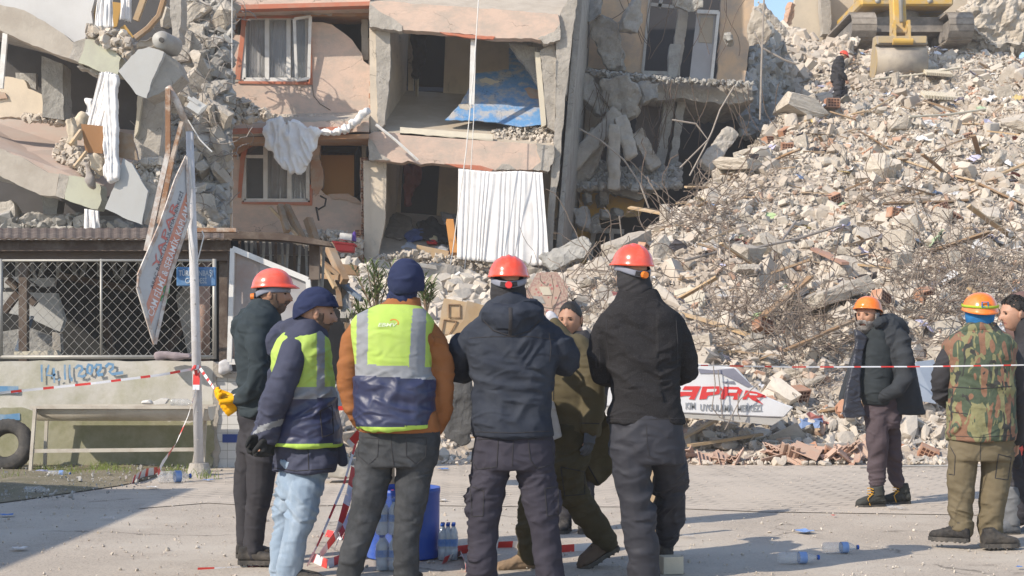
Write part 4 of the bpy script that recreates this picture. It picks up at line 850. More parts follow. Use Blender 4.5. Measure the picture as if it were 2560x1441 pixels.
pp(M2, 'column', m_creamw, [(1337, 130), (1350, 132), (1366, 312), (1354, 318)], Y2+.3, .25); pp(M2, 'column', m_conc, [(1350, 126), (1388, 108), (1390, 220), (1388, 330), (1368, 318)], Y2+.28, .4, 2, 12)
pp(M2, 'column', m_conc, [(1398, 40), (1420, 0), (1448, -40), (1428, 120), (1412, 260), (1400, 400), (1388, 520), (1380, 690), (1345, 690), (1366, 560), (1378, 430), (1388, 300), (1390, 110)], Y2+.1, .5, 2, 16, 4)
quad(M2, 'side_wall', m_concd, [(1440, 0, Y2+.5), (1400, 440, Y2+.5), (1385, 690, Y2+.5), (1420, 660, Y2+4.5), (1440, 440, Y2+4.5), (1465, 0, Y2+4.5)], vec=(.15, 0, 0))
pp(M2, 'window_post', m_white, [(1177, 94), (1190, 94), (1184, 262), (1172, 262)], Y2+.1, .08); quad(M2, 'door_leaf', m_creamw, [(1040, 150, Y2+3.8), (1048, 150, Y2+3.6), (1046, 244, Y2+3.5), (1040, 240, Y2+3.7)], vec=(-.03, 0, 0))
quad(M2, 'floor_screed', m_creamw, [(1000, 318, Y2+.2), (1232, 336, Y2+.2), (1232, 348, Y2), (1000, 332, Y2)], .05)
bpile('ledge_rubble', [(1230, 330), (1280, 318), (1340, 312), (1385, 330), (1385, 362), (1240, 352)], 600, .075, m_rubble, lambda x, y: Y2+.35+(360-y)*.01, 43, 'pale plaster debris on the torn upper floor of the open block')
bpile('ledge_rubble', [(940, 640), (1000, 628), (1140, 640), (1380, 680), (1380, 715), (940, 700)], 1100, .08, m_rubble, lambda x, y: Y2-.1, 44, 'plaster debris on the torn lower floor of the open block')
curtain('long_curtain', m_cloth, [(1146, 422, Y2-.15), (1230, 430, Y2-.15), (1300, 428, Y2-.15), (1356, 432, Y2-.15)], [(1143, 648, Y2-.3), (1210, 654, Y2-.3), (1290, 664, Y2-.3), (1374, 664, Y2-.3)], .013, 15, None, 300, 30, 5, label='long white pleated curtain hanging from the torn floor edge of the open block', cat='curtain')
def clothes(pts, mt, Y, seed, lb, cat='clothing', name='clothing', amp=.05, th=.18): return drape(name, mt, pts, Y, seed, amp, th, (5, 5, 5), .02, label=lb, cat=cat)
clothes([(1028, 82), (1062, 84), (1066, 130), (1056, 162), (1044, 196), (1030, 190), (1030, 150)], m_black2, Y2+3.2, 51, 'dark clothes hanging on the door of the upper room'); clothes([(1008, 410), (1052, 412), (1054, 450), (1034, 470), (1028, 510), (1014, 512), (1012, 450)], fab('mauve_cloth', (.28, .12, .13)), Y2+3.2, 52, 'mauve clothes hanging in the lower room')
YF = lambda x, y: Y2+.4+(655-y)*.022
for k, (pts, c, lb) in enumerate((([(960, 560), (990, 532), (1025, 545), (1032, 580), (1000, 600), (965, 592)], (.22, .20, .18), 'heap of grey brown blankets in the lower room'), ([(1010, 590), (1030, 570), (1060, 575), (1056, 596), (1020, 606)], (.09, .13, .30), 'dark blue garment in the lower room'), ([(1040, 560), (1080, 540), (1100, 560), (1130, 570), (1128, 610), (1080, 605), (1050, 596)], (.06, .06, .065), 'black clothes heaped in the lower room'),
        ([(1000, 622), (1020, 606), (1040, 612), (1042, 634), (1010, 640)], (.48, .53, .62), 'pale blue shirt at the edge of the lower room'), ([(1000, 634), (1012, 628), (1024, 636), (1018, 648), (1004, 646)], (.72, .05, .16), 'pink bag lying on the floor edge of the lower room'), ([(1062, 602), (1080, 600), (1094, 608), (1070, 612)], (.62, .05, .05), 'small red garment in the lower room'),
        ([(1072, 600), (1080, 588), (1092, 594), (1092, 604)], (.60, .54, .36), 'small cream cap on the clothes in the lower room'), ([(1088, 618), (1106, 612), (1124, 620), (1118, 632), (1096, 628)], (.36, .37, .40), 'grey towel over the brown panel in the lower room'), ([(1100, 530), (1140, 535), (1140, 575), (1112, 560)], (.40, .40, .43), 'light grey bedding beside the long curtain'),
        ([(1116, 646), (1132, 640), (1146, 652), (1142, 668), (1120, 666)], (.66, .66, .68), 'white sheet bunched below the lower room'), ([(1170, 668), (1190, 660), (1204, 668), (1186, 690), (1172, 688)], (.42, .35, .22), 'khaki cloth lump on the rubble under the long curtain'))):
    clothes(pts, fab('garment_%d' % k, c), YF, 60+k, lb, amp=.04)
tb = MB(); tb.prism([P(*q) for q in ((1042, 612, Y2+.5), (1122, 628, Y2+.5), (1118, 652, Y2+.1), (1036, 644, Y2+.1))], (0, 0, -.08)); o = tb.build('panel', m_woodl, label='brown cabinet panel lying among clothes in the lower room', cat='panel')
tb = MB(); tb.beam(P(1124, 552, Y2+1), P(1136, 636, Y2+.4), .16, .12); tb.build('table_leg', m_cab, label='orange brown bed post standing beside the long curtain', cat='post')
hang = MB(); hang.tube([P(1200, -60, Y2-1.2), P(1186, 160, Y2-1.2), P(1165, 380, Y2-1.2), P(1130, 640, Y2-1.2), P(1100, 800, Y2-1.2)], .013, 5); hang.build('hanging_cable', m_white, label='long white cable hanging in front of the long curtain', cat='cable')
hang = MB(); hang.tube([P(1190, 90, Y2-.9), P(1184, 300, Y2-.9), P(1172, 520, Y2-.9), P(1158, 730, Y2-.9)], .010, 5); hang.build('hanging_cable', m_white, label='thinner white cable hanging from the upper window post', cat='cable')
MB().tube([P(940, 312, Y2-.5), P(990, 352, Y2-.5), P(1045, 402, Y2-.5)], .035, 6).build('fallen_pipe', m_white, label='white pipe sagging diagonally across the pink floor edge', cat='pipe')
MB().tube([P(580, -40, 30), P(580, 590, 30)], .011, 5).build('hanging_cable', m_white, label='straight pale cable hanging down the left edge of the pink block', cat='cable')
# ---------------- dark torn building behind, right
Y3 = 37.0
D = thing('wrecked_building', P(1650, 900, Y3), 'shaded gutted block with hanging concrete lumps and bare bent bars, ochre ground floor', 'building'); D.location.z = 0
m_tan = mat('tan_plaster', (.56, .40, .26), (.49, .35, .24), sc=1.2, bump=.3, dirt=(.30, .27, .24), dsc=1.2, damt=.6); m_och = mat('ochre_plaster', (.58, .36, .08), (.50, .31, .075), sc=1.5, bump=.35, dirt=(.28, .25, .2), dsc=1.5, damt=.5)
m_void = mat('painted_room_shade', (.04, .04, .046), (.03, .03, .034), sc=2, bump=.2)  # the shade inside the gutted rooms is put into this dark colour
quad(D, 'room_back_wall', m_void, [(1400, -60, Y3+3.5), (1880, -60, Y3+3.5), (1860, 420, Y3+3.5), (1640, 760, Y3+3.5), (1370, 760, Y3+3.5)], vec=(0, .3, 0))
pp(D, 'wall', m_tan, [(1440, -40), (1626, -40), (1618, 60), (1606, 185), (1440, 165)], Y3, .2, 2, 14, 1); pp(D, 'wall', m_tan, [(1805, -10), (1890, -40), (1862, 205), (1792, 205)], Y3, .2, 2, 14, 2); pp(D, 'wall', m_tan, [(1700, -30), (1722, -20), (1710, 110), (1690, 112)], Y3+.1, .2, 1, 14)
f_ = MB()
for a, b in (((1628, -40), (1606, 182)), ((1706, -40), (1680, 184)), ((1664, -40), (1648, 20)), ((1628, 12), (1702, 20)), ((1606, 182), (1680, 184))): f_.beam(P(*a, Y3), P(*b, Y3), .075, .09)
f_.build('window_frame', m_grey, D); pp(D, 'column', m_conc, [(1700, 0), (1724, 0), (1700, 190), (1676, 190)], Y3-.1, .3, 2, 12); pp(D, 'column', m_concd, [(1676, 110), (1704, 112), (1690, 196), (1668, 190)], Y3-.15, .3, 2, 10)
dr = pp(D, 'door_leaf', mat('grey_door', (.42, .41, .42), sc=2, bump=.1), [(1742, 34), (1790, 34), (1778, 205), (1724, 195)], Y3-.05, .06); pp(dr, 'door_pane', mat('door_glass', (.40, .33, .25), sc=2, bump=0, rough=.3), [(1752, 44), (1784, 44), (1780, 108), (1746, 106)], Y3-.07, .02); f_ = MB(); f_.beam(P(1796, 30, Y3-.1), P(1778, 205, Y3-.1), .08); f_.beam(P(1740, 30, Y3-.1), P(1796, 32, Y3-.1), .1); f_.build('door_frame', m_white, D)
pp(D, 'floor_slab', m_conc, [(1425, 160), (1500, 175), (1600, 188), (1700, 200), (1800, 212), (1880, 215), (1885, 250), (1800, 262), (1700, 245), (1640, 250), (1500, 220), (1425, 200)], Y3-.6, 3, 4, 12, 3)
quad(D, 'floor_slab', m_concd, [(1380, 445, Y3-1), (1640, 450, Y3-1), (1700, 420, Y3+3), (1400, 425, Y3+3)], .3); pp(D, 'floor_edge', m_concd, [(1380, 440), (1480, 446), (1600, 448), (1640, 480), (1600, 500), (1520, 482), (1380, 476)], Y3-1.05, .4, 4, 10, 4)
for nm, pts in (('column', [(1662, 240), (1690, 242), (1670, 360), (1658, 440), (1636, 440)]), ('column', [(1694, 245), (1716, 250), (1700, 340), (1692, 430), (1672, 430)]), ('door_leaf', [(1598, 250), (1655, 250), (1640, 436), (1575, 436)])): pp(D, nm, m_concd if nm == 'column' else mat('brown_shaded_door', (.17, .15, .15), sc=3, bump=.2), pts, Y3-(.1 if nm == 'column' else -.4), .3, 2, 12)
pp(D, 'wall', m_concd, [(1440, 225), (1520, 235), (1500, 436), (1400, 436), (1430, 330)], Y3+1.2, .2, 3, 14); pp(D, 'wall', m_och, [(1406, 476), (1620, 482), (1600, 540), (1500, 548), (1490, 560), (1468, 700), (1380, 700), (1396, 560)], Y3-.3, .2, 2, 14, 5); quad(D, 'ground_floor_void', m_void, [(1380, 480, Y3+1), (1700, 480, Y3+1), (1700, 760, Y3+1), (1380, 760, Y3+1)], vec=(0, .2, 0))  # the void is a dark sheet with the shade in its colour
f_ = MB(); f_.beam(P(1486, 575, Y3-.4), P(1466, 700, Y3-.4), .12); f_.beam(P(1486, 576, Y3-.4), P(1560, 580, Y3-.4), .12); f_.beam(P(1530, 580, Y3-.4), P(1520, 700, Y3-.4), .1); f_.build('door_frame', m_grey, D)
pp(D, 'wall', m_tan, [(1390, 440), (1414, 460), (1412, 510), (1392, 520), (1384, 500)], Y3-.9, .3, 1.5, 10)
def lump(pts, Y, th, mt, label, seed, name='hanging_chunk', amp=.06, cat='concrete chunk', vox=.05):
    m = MB(); r = random.Random(seed); P3 = pts3(rag(pts, 3.5, 11, seed), Y); vec = Vector((r.uniform(-.3, .3), 1, r.uniform(-.3, .3)))*th; m.prism(P3, vec); v, n_, f = remesh(m, vox, 0); tl = r.uniform(-.5, .5); cx = v[:, 0].mean(); cz = v[:, 2].mean(); v[:, 1] += (v[:, 0]-cx)*tl+(v[:, 2]-cz)*r.uniform(-.5, .5)
    v = v+n_*((fbm(v*5, 4, seed)*.7-np.maximum(0, fbm(v*2.2, 2, seed+1)))*amp)[:, None]; return link(name, v, f, mt, None, False, label=label, cat=cat)
LM = [([(1470, 60), (1500, 38), (1540, 60), (1552, 110), (1558, 160), (1520, 168), (1490, 120)], 'long grey hanging slab with white streaks, left of the tall window'), ([(1450, 0), (1500, -20), (1505, 40), (1470, 62), (1452, 40)], 'grey chunk hanging at the top beside the concrete column'), ([(1555, 50), (1600, -20), (1612, 40), (1596, 80), (1560, 76)], 'grey chunk hanging at the top left of the tall window'),
      ([(1428, 190), (1470, 180), (1520, 235), (1535, 270), (1500, 290), (1450, 240)], 'dark cracked slab drooping at left under the shaded floor'), ([(1500, 200), (1560, 190), (1600, 230), (1590, 290), (1550, 300), (1510, 250)], 'broken lump below the middle of the shaded floor'), ([(1600, 200), (1650, 205), (1645, 250), (1608, 258)], 'square lump below the tall window'), ([(1680, -30), (1760, -40), (1755, 20), (1720, 30), (1690, 14)], 'tan lump hanging above the pale door'), ([(1812, 78), (1828, 74), (1834, 100), (1818, 106)], 'small grey lump on the tan wall right of the pale door'),
      ([(1428, 520), (1470, 512), (1482, 545), (1475, 575), (1440, 560)], 'large rounded lump on the ochre wall'), ([(1500, 478), (1526, 480), (1528, 516), (1502, 514)], 'square grey lump above the ochre wall doorway'), ([(1462, 478), (1480, 486), (1484, 510), (1466, 514)], 'narrow grey lump on the upper ochre wall'), ([(1500, 518), (1528, 520), (1526, 548), (1504, 544)], 'round lump over the ground floor doorway'), ([(1536, 516), (1560, 524), (1556, 548), (1538, 544)], 'small lump right of the ground floor doorway'), ([(1476, 545), (1500, 535), (1506, 580), (1484, 588), (1470, 572)], 'pointed lump left of the ground floor doorway'), ([(1880, 20), (1905, 40), (1930, 80), (1915, 110), (1876, 108), (1876, 60)], 'large cream slab leaning beside the tan wall')]
for k, (pts, lb) in enumerate(LM): lump(pts, Y3-1.1-.3*(k % 3), .45, m_concd if k < 14 else m_ledge, lb, 70+k)
for a, b, w, lb in (((1405, 440, Y3-1.6), (1545, 285, Y3-1.2), .42, 'long fallen concrete beam slanting up to the right in the shaded block'), ((1535, 310, Y3-2), (1533, 475, Y3-2), .30, 'short upright beam stub with a sunlit broken end'), ((1548, 292, Y3-1.8), (1582, 395, Y3-2), .34, 'beam stub pointing down right beside the shaded door')):
    m = MB(); m.beam(P(*a), P(*b), w, w*.8, (0, 1, 0)); v, n_, f = remesh(m, .05, 2); v = v+n_*(fbm(v*3, 4, 5)*.05)[:, None]; link('fallen_beam', v, f, m_conc, None, True, label=lb, cat='beam')
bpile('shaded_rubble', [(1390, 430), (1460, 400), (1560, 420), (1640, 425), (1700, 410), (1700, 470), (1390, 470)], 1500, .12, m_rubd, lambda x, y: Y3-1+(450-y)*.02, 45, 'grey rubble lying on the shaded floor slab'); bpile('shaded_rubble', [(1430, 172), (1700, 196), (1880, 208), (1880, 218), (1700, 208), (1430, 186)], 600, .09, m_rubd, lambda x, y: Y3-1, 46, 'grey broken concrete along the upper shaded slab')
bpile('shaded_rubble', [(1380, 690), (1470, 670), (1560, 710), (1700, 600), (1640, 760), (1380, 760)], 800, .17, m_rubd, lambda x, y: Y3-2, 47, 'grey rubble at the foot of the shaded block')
bb = MB(); rb = random.Random(12)
for k in range(46):
    x = rb.choice((rb.uniform(1680, 1960), rb.uniform(1440, 1700))); y = rb.choice((-20, 200, 210, 225)); q = P(x, y, Y3-1.3); out = [q]; d = Vector((rb.uniform(-.3, .3), -.05, -1))
    for i in range(9): d = (d+Vector((rb.gauss(0, .18), rb.gauss(0, .1), rb.gauss(0, .08)))).normalized(); q = q+d*rb.uniform(.1, .26); out.append(q)
    bb.tube(out, rb.uniform(.007, .011), 4, cap=False)
bb.build('hanging_rebar', m_rebar, label='many thin steel bars dangling from the shaded slabs', cat='rebar', kind='stuff')
for k, pts in enumerate(([(1448, 322), (1500, 350), (1560, 400), (1600, 460), (1622, 520)], [(1836, 215), (1800, 275), (1780, 330), (1760, 372), (1724, 440)], [(1538, 690), (1480, 600), (1560, 640), (1548, 540)], [(1398, 600), (1420, 650), (1460, 690), (1500, 740)], [(1416, 605), (1440, 660), (1478, 690), (1510, 745)], [(1680, 300), (1740, 310), (1770, 350), (1700, 420)], [(1885, 80), (1905, 120), (1960, 150), (1990, 160)], [(1910, 0), (1904, 150), (1900, 300)])):
    MB().tube([P(x, y, 33.5-.2*k) for x, y in pts], .022, 6).build('bent_rebar', m_wire, label=['long pale bar arching from the fallen beams down to the rubble', 'kinked bar reaching up from the hill to the shaded slab', 'curled bar over the black fleece man helmet', 'pale bar bending toward the carpet', 'second pale bar curving past the carpet', 'hooked bar at the left flank of the hill', 'sagging cable right of the tan wall', 'straight wire hanging right of the tan wall'][k], cat='bar')
# wall and posts on the ridge
RW = thing('ridge_wall', P(2050, 100, 52), 'cream plaster wall remnant with torn top standing on the ridge behind the excavator', 'wall'); RW.location.z = 10
pp(RW, 'wall', mat('ridge_plaster', (.56, .48, .37), (.48, .41, .32), sc=.8, bump=.5, dirt=(.36, .31, .25), dsc=.7, damt=.5), [(1970, 60), (1990, -10), (2000, -40), (2460, -60), (2480, 140), (2300, 200), (2150, 200), (2060, 200), (1990, 140)], 51, .4, 4, 18, 3)
pp(RW, 'column', m_conc, [(2052, -40), (2074, -40), (2078, 84), (2056, 86)], 50.4, .5, 2, 12)
lump([(1886, -5), (1912, 8), (1945, 45), (1990, 95), (2050, 120), (2000, 130), (1960, 90), (1920, 50)], 46, 1.2, m_rock, 'jagged broken slab rising toward the blue sky at the head of the hill', 88, 'ridge_slab', vox=.09); lump([(1962, 60), (1980, 5), (1992, 12), (1984, 60)], 49, .4, m_br2, 'red brick shard standing on the ridge by the sky gap', 89, 'brick_shard', vox=.05)
lump([(2400, 20), (2460, -20), (2560, -50), (2640, 60), (2560, 110), (2470, 120), (2430, 70)], 50, 3, m_rock, 'huge pale boulder group closing the top right corner', 90, 'boulder', vox=.12, amp=.25)
bpile('ridge_rubble', [(1890, 40), (1960, 70), (2050, 110), (2150, 100), (2100, 160), (1990, 230), (1900, 220)], 700, .34, m_rubble, lambda x, y: 45+(160-y)*.02, 48, 'broken concrete piled along the ridge beside the shaded block')

# ground floors behind the street debris
for x0, x1, y0, o_, m_ in ((560, 930, 604, B, m_concd), (930, 1392, 705, M2, m_concd)): pp(o_, 'ground_floor_wall', m_, rect(x0, y0, x1, 960), YB+.6, .3, 2)
for x0, x1 in ((600, 690), (720, 860)): pp(B, 'shop_opening_shade', m_dark, rect(x0, 640, x1, 950), YB+.55, .1, 2)  # dark panels on the uncut wall stand in for unlit openings
# leaning pieces in the shaded block
for a, b, w, h, lb in (((1440, 470, 36), (1500, 330, 36), .5, .5, 'leaning broken column left of the crossed beams'), ((1590, 330, 36), (1640, 420, 36), .35, .3, 'short leaning column beside the shaded door'), ((1760, 420, 35), (1830, 330, 35.4), .4, .3, 'grey beam resting on the left flank of the hill'), ((1395, 560, 36), (1450, 640, 34.8), .4, .4, 'stub of column at the ochre wall')):
    m = MB(); m.beam(P(*a), P(*b), w, h, (0, 1, 0)); v, n_, f = remesh(m, .05, 0); v = v+n_*(fbm(v*4, 4, 5)*.05)[:, None]; link('leaning_column', v, f, m_conc, None, False, label=lb, cat='beam')

quad(D, 'side_wall', m_void, [(1858, 20, Y3+3.2), (1905, 60, Y3+6), (1950, 100, Y3+9), (1950, 420, Y3+9), (1858, 420, Y3+3.2)], vec=(0, .3, 0))  # dark backing sheet; the shade of the gap is put into its colour
bpile('shaded_rubble', [(1868, 120), (1900, 60), (1935, 90), (1960, 150), (1950, 330), (1860, 340)], 900, .20, m_rubd, lambda x, y: Y3+3.5+(x-1860)*.03-(y-150)*.008, 49, 'rubble climbing beside the tan wall toward the ridge', rg=(.4, 2.2))  # darker stones, so their colour carries the shade of this gap

# the storeys above the frame, still standing, that keep the wrecked block in shade
for o_, x0, x1, Ya, Yb, z0, z1 in ((M2, P(926, 0, 34).x, P(1440, 0, 34).x, Y2+1.6, Y2+4.6, P(0, -90, 36).z, 15.5), (B, P(545, 0, 34).x, P(915, 0, 34).x, YB+.8, YB+4, P(0, -40, 33).z+.1, 15.5)):
    m = MB(); m.box(((x0+x1)/2, (Ya+Yb)/2, (z0+z1)/2), (x1-x0, Yb-Ya, z1-z0)); m.build('upper_storey', m_pink, o_)
# ---------------- collapsed block on the left, floors tipped to the right and forwards
YL = 26.0
A = thing('collapsed_building', P(200, 900, YL), 'collapsed block at left with floors folded down to the right and a white upper wall', 'building'); A.location.z = 0
m_wwall = mat('white_wall', (.58, .57, .56), (.52, .51, .50), sc=.8, bump=.15, dirt=(.46, .44, .42), dsc=1, damt=.4); m_pale = mat('pale_green_plaster', (.47, .47, .37), (.43, .43, .34), sc=2, bump=.3, dirt=(.38, .36, .31), dsc=2, damt=.5)
m_fl = mat('pinkish_floor', (.48, .37, .31), (.43, .33, .28), sc=1.5, bump=.2, dirt=(.44, .39, .34), dsc=2, damt=.6)
pp(A, 'wall', m_wwall, [(-60, -60), (245, -60), (236, 0), (228, 30), (232, 60), (210, 100), (185, 106), (170, 96), (150, 82), (120, 68), (90, 58), (60, 40), (30, 26), (0, 12), (-60, -5)], YL, .3, 1.2, 16, 1)
pp(A, 'floor_edge', m_ledge, [(-60, -12), (0, 12), (60, 26), (120, 60), (160, 86), (184, 108), (172, 146), (120, 128), (60, 104), (0, 76), (-60, 50)], YL-.35, .5, 1.6, 12, 2)
pp(A, 'floor_edge', m_conc, [(184, 106), (214, 96), (210, 128), (196, 156), (172, 146)], YL-.40, .5, 2, 12, 3); pp(A, 'floor_edge', m_pale, [(214, 98), (240, 100), (280, 122), (302, 145), (294, 186), (262, 184), (222, 166), (196, 158), (208, 128)], YL-.42, .5, 2, 12, 4)
quad(A, 'ceiling', m_concd, [(-60, 50, YL-.3), (175, 146, YL-.3), (290, 186, YL-.3), (380, 200, YL+4), (-60, 90, YL+4)], -.2)
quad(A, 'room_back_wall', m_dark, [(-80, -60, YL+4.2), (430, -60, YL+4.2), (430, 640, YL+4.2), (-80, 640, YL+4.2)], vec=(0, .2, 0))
pp(A, 'inner_wall', m_cream, [(-60, 190), (20, 192), (60, 200), (70, 222), (104, 236), (112, 292), (-60, 296)], YL+1.2, .2, 2, 12, 5); pp(A, 'inner_wall', m_concd, [(38, 182), (90, 184), (90, 225), (40, 200)], YL+3.8, .1); pp(A, 'column', m_concd, [(104, 140), (156, 160), (160, 300), (106, 292)], YL+.9, .5, 1.5, 14, 6)
pp(A, 'broken_brick', m_br2, [(-20, 225), (12, 232), (18, 246), (-20, 248)], YL+1.15, .1, 2, 8)
wp = MB(); wp.beam(P(14, 84, YL-.3), P(2, 222, YL-.3), .09, .06); wp.build('window_post', m_white, A)
quad(A, 'floor_slab', m_fl, [(-60, 352, YL-.3), (60, 392, YL-.3), (150, 425, YL-.3), (250, 470, YL-.3), (335, 420, YL+1.4), (380, 330, YL+3.8), (-60, 290, YL+3.8)], .25)
pp(A, 'floor_edge', m_ledge, [(-60, 350), (0, 372), (60, 396), (120, 432), (148, 436), (138, 490), (100, 488), (60, 470), (0, 440), (-60, 415)], YL-.4, .4, 1.6, 12, 7); pp(A, 'floor_edge', m_conc, [(148, 434), (172, 440), (160, 498), (138, 490)], YL-.42, .4, 1.5, 12); pp(A, 'floor_edge', m_pale, [(172, 440), (210, 444), (250, 462), (254, 500), (244, 524), (210, 516), (162, 498)], YL-.44, .4, 2, 12, 8)
quad(A, 'ceiling', m_concd, [(-60, 415, YL-.3), (140, 490, YL-.3), (250, 524, YL-.3), (300, 520, YL+3), (-60, 440, YL+3)], -.2)
quad(A, 'floor_slab', m_concd, [(-60, 590, YL-.5), (380, 590, YL-.5), (380, 540, YL+3.8), (-60, 540, YL+3.8)], .3)
pp(A, 'column', m_conc, [(352, 226), (412, 215), (408, 300), (396, 418), (358, 424), (334, 350)], YL+.6, .5, 1.5, 14, 9); pp(A, 'column', m_creamw, [(344, 240), (356, 240), (344, 330), (336, 345)], YL+.5, .2, 1)
pp(A, 'column', m_concd, [(104, 490), (146, 500), (140, 545), (108, 545)], YL+.9, .4, 1.5); pp(A, 'column', m_concd, [(370, 470), (412, 440), (420, 590), (350, 590)], YL+.6, .5, 2, 14)
pp(A, 'column', m_conc, [(425, 0), (450, -30), (452, 40), (446, 100), (430, 90)], YL+1, .5, 2, 12)
def facet(pf, ps, Y, th, mt, mt2, lb, seed):
    t = thing('hanging_slab', P(sum(q[0] for q in pf)/len(pf), max(q[1] for q in pf), Y), lb, 'slab')
    m = MB(); traced(m, pf, Y, .12, 1.2, 12, seed); m.build('plaster_face', mt, t); m = MB(); P3 = pts3(rag(ps, 1.5, 12, seed+1), lambda x, y: Y+.02+max(0, (x-min(q[0] for q in ps)))*.004); m.prism(P3, (0, .6, 0)); m.build('broken_core', mt2, t)
facet([(295, 178), (345, 124), (372, 118), (410, 130), (404, 150), (380, 200), (366, 246), (340, 236)], [(404, 128), (440, 150), (455, 190), (430, 215), (395, 236), (366, 248), (384, 196)], YL-.9, .2, mat('grey_plaster', (.45, .45, .44), (.41, .41, .40), sc=2, bump=.15, dirt=(.38, .36, .33), dsc=1.5, damt=.3), m_conc, 'pointed grey slab piece hanging nose down beside the upper curtain', 11)
facet([(308, 396), (330, 410), (352, 450), (370, 478), (362, 520), (354, 562), (320, 550), (262, 522), (284, 470), (296, 430)], [(352, 450), (384, 460), (395, 470), (380, 520), (360, 560), (366, 490)], YL-.9, .2, MATS['grey_plaster'], m_conc, 'pale grey four sided slab piece hanging below the white draped curtain', 14)
lump([(335, 112), (352, 92), (392, 82), (400, 110), (382, 120), (350, 124)], YL-.6, .4, m_ledge, 'broken pale block holding up the old water heater', 91); lump([(190, 170), (196, 156), (240, 172), (290, 186), (280, 196), (230, 186)], YL-.3, .3, m_conc, 'ragged underside lump below the pale green beam end', 92)
wh = thing('water_heater', P(415, 120, YL-.4), 'dented round grey water heater lying in the rubble gap', 'water heater'); q = MB(); q.tube([P(400, 100, YL-.8), P(403, 101, YL-.7), P(436, 118, YL-.3), P(446, 122, YL-.25)], [.14, .17, .18, .15], 20); q.build('tank', m_grey, wh, True); q = MB(); q.tube([P(403, 100, YL-.86), P(405, 101, YL-.8)], .045, 10); q.build('port', m_black, wh)
curtain('draped_curtain', m_cloth, [(248, 182, YL-.8), (270, 180, YL-.85), (290, 186, YL-.8)], [(206, 352, YL-.6), (230, 350, YL-.7), (256, 340, YL-.8)], .05, 5, None, 70, 26, 3, label='white curtain swept to the left from the pale green beam end', cat='curtain')
drape('draped_curtain', m_cloth, [(262, 184), (292, 184), (291, 250), (290, 340), (290, 390), (298, 420), (294, 446), (272, 456), (258, 440), (264, 400), (258, 360), (262, 300), (262, 240)], YL-1.0, 35, .035, .13, (17, 17, 1.3), .013, label='long narrow white curtain twisted down to the lower floor edge', cat='curtain')
curtain('hanging_curtain', m_cloth, [(248, -30, YL-.3), (282, -30, YL-.3)], [(238, 76, YL-.3), (286, 70, YL-.3)], .05, 5, None, 60, 18, 6, label='white curtain hanging at the top left over the amber panels', cat='curtain'); curtain('hanging_curtain', m_cloth, [(300, -30, YL), (328, -30, YL)], [(300, 50, YL), (326, 56, YL)], .04, 3, None, 40, 14, 8, label='narrow white curtain beside the amber panels at the top', cat='curtain')
curtain('hanging_curtain', m_cloth, [(210, 522, YL-.5), (246, 528, YL-.5)], [(208, 600, YL-.5), (250, 602, YL-.5)], .04, 4, None, 50, 14, 9, label='white cloth hanging beneath the lower pale green beam end', cat='curtain')
def board(pts, Y, mt, lb, th=.04, cat='board', name='board'): m = MB(); traced(m, pts, Y, th, .6, 20, 3); return m.build(name, mt, label=lb, cat=cat)
board([(202, 310), (258, 316), (256, 384), (214, 382)], YL-.9, mat('varnished_board', (.30, .155, .07), (.25, .13, .06), sc=2, bump=.15, stretch=(1, 1, .3)), 'brown wooden headboard standing behind the twisted curtain'); board([(288, 328), (330, 336), (345, 402), (290, 392)], YL-.8, m_wood, 'dark scuffed board right of the twisted curtain')
m_amb = mat('amber_board', (.50, .30, .09), sc=2, bump=.1)
board([(236, 0), (304, 8), (292, 66), (270, 74), (226, 62)], YL+.15, m_amb, 'amber panel behind the top left curtain'); board([(300, 70), (312, 62), (334, 92), (322, 106), (296, 96)], YL-.2, m_amb, 'small amber drawer front lying on the upper rubble')
for a, b, w, lb in (((366, -20, YL-.2), (340, 52, YL-.2), .10, 'orange wooden post tilted at the top of the left block'), ((202, 326, YL-.9), (176, 362, YL-1.2), .05, 'chair leg pointing out left of the headboard'), ((216, 380, YL-.9), (186, 418, YL-1.2), .05, 'lower chair leg pointing down left of the headboard')): MB().beam(P(*a), P(*b), w).build('wooden_leg', m_woodl, label=lb, cat='wood piece')
MB().tube([P(410, 0, YL-.6), P(398, 40, YL-.6), P(370, 72, YL-.6), P(338, 96, YL-.6)], .06, 6).build('curved_board', m_wood, label='long curved brown strip sagging beside the white curtain at the top', cat='strip')
clothes([(166, 300), (178, 290), (186, 320), (184, 362), (166, 358)], fab('cream_upholstery', (.55, .47, .36)), YL-.6, 81, 'cream chair back with a reddish top at the room edge', 'chair back', 'chair_back'); clothes([(190, 285), (205, 278), (216, 290), (206, 320), (192, 350), (184, 320)], MATS['cream_upholstery'], YL-.3, 82, 'second cream chair back behind the headboard', 'chair back', 'chair_back'); clothes([(222, 392), (240, 386), (258, 392), (260, 420), (248, 432), (226, 420)], MATS['cream_upholstery'], YL-.9, 83, 'beige cushion below the headboard', 'cushion', 'cushion'); clothes([(210, 410), (222, 400), (232, 440), (230, 470), (214, 460)], fab('grey_cloth', (.33, .30, .28)), YL-.8, 84, 'grey rag hanging from the lower floor edge', 'cloth', 'rag'); clothes([(210, 245), (230, 250), (226, 290), (214, 300)], m_cloth, YL-.2, 85, 'pale cushion standing in the left room', 'cushion', 'cushion')
YC = lambda x, y: YL-.3+(420-y)*.016
bpile('room_rubble', [(60, 285), (165, 300), (160, 310), (60, 300)], 130, .10, m_rubble, lambda x, y: YL+1.1, 50, 'thin line of debris along the broken inner wall of the left room')
bpile('room_rubble', [(128, 385), (160, 345), (200, 380), (235, 410), (240, 440), (200, 430)], 300, .10, m_rubble, lambda x, y: YL-.2+(440-y)*.01, 51, 'pinkish plaster debris at the chair legs in the left block')
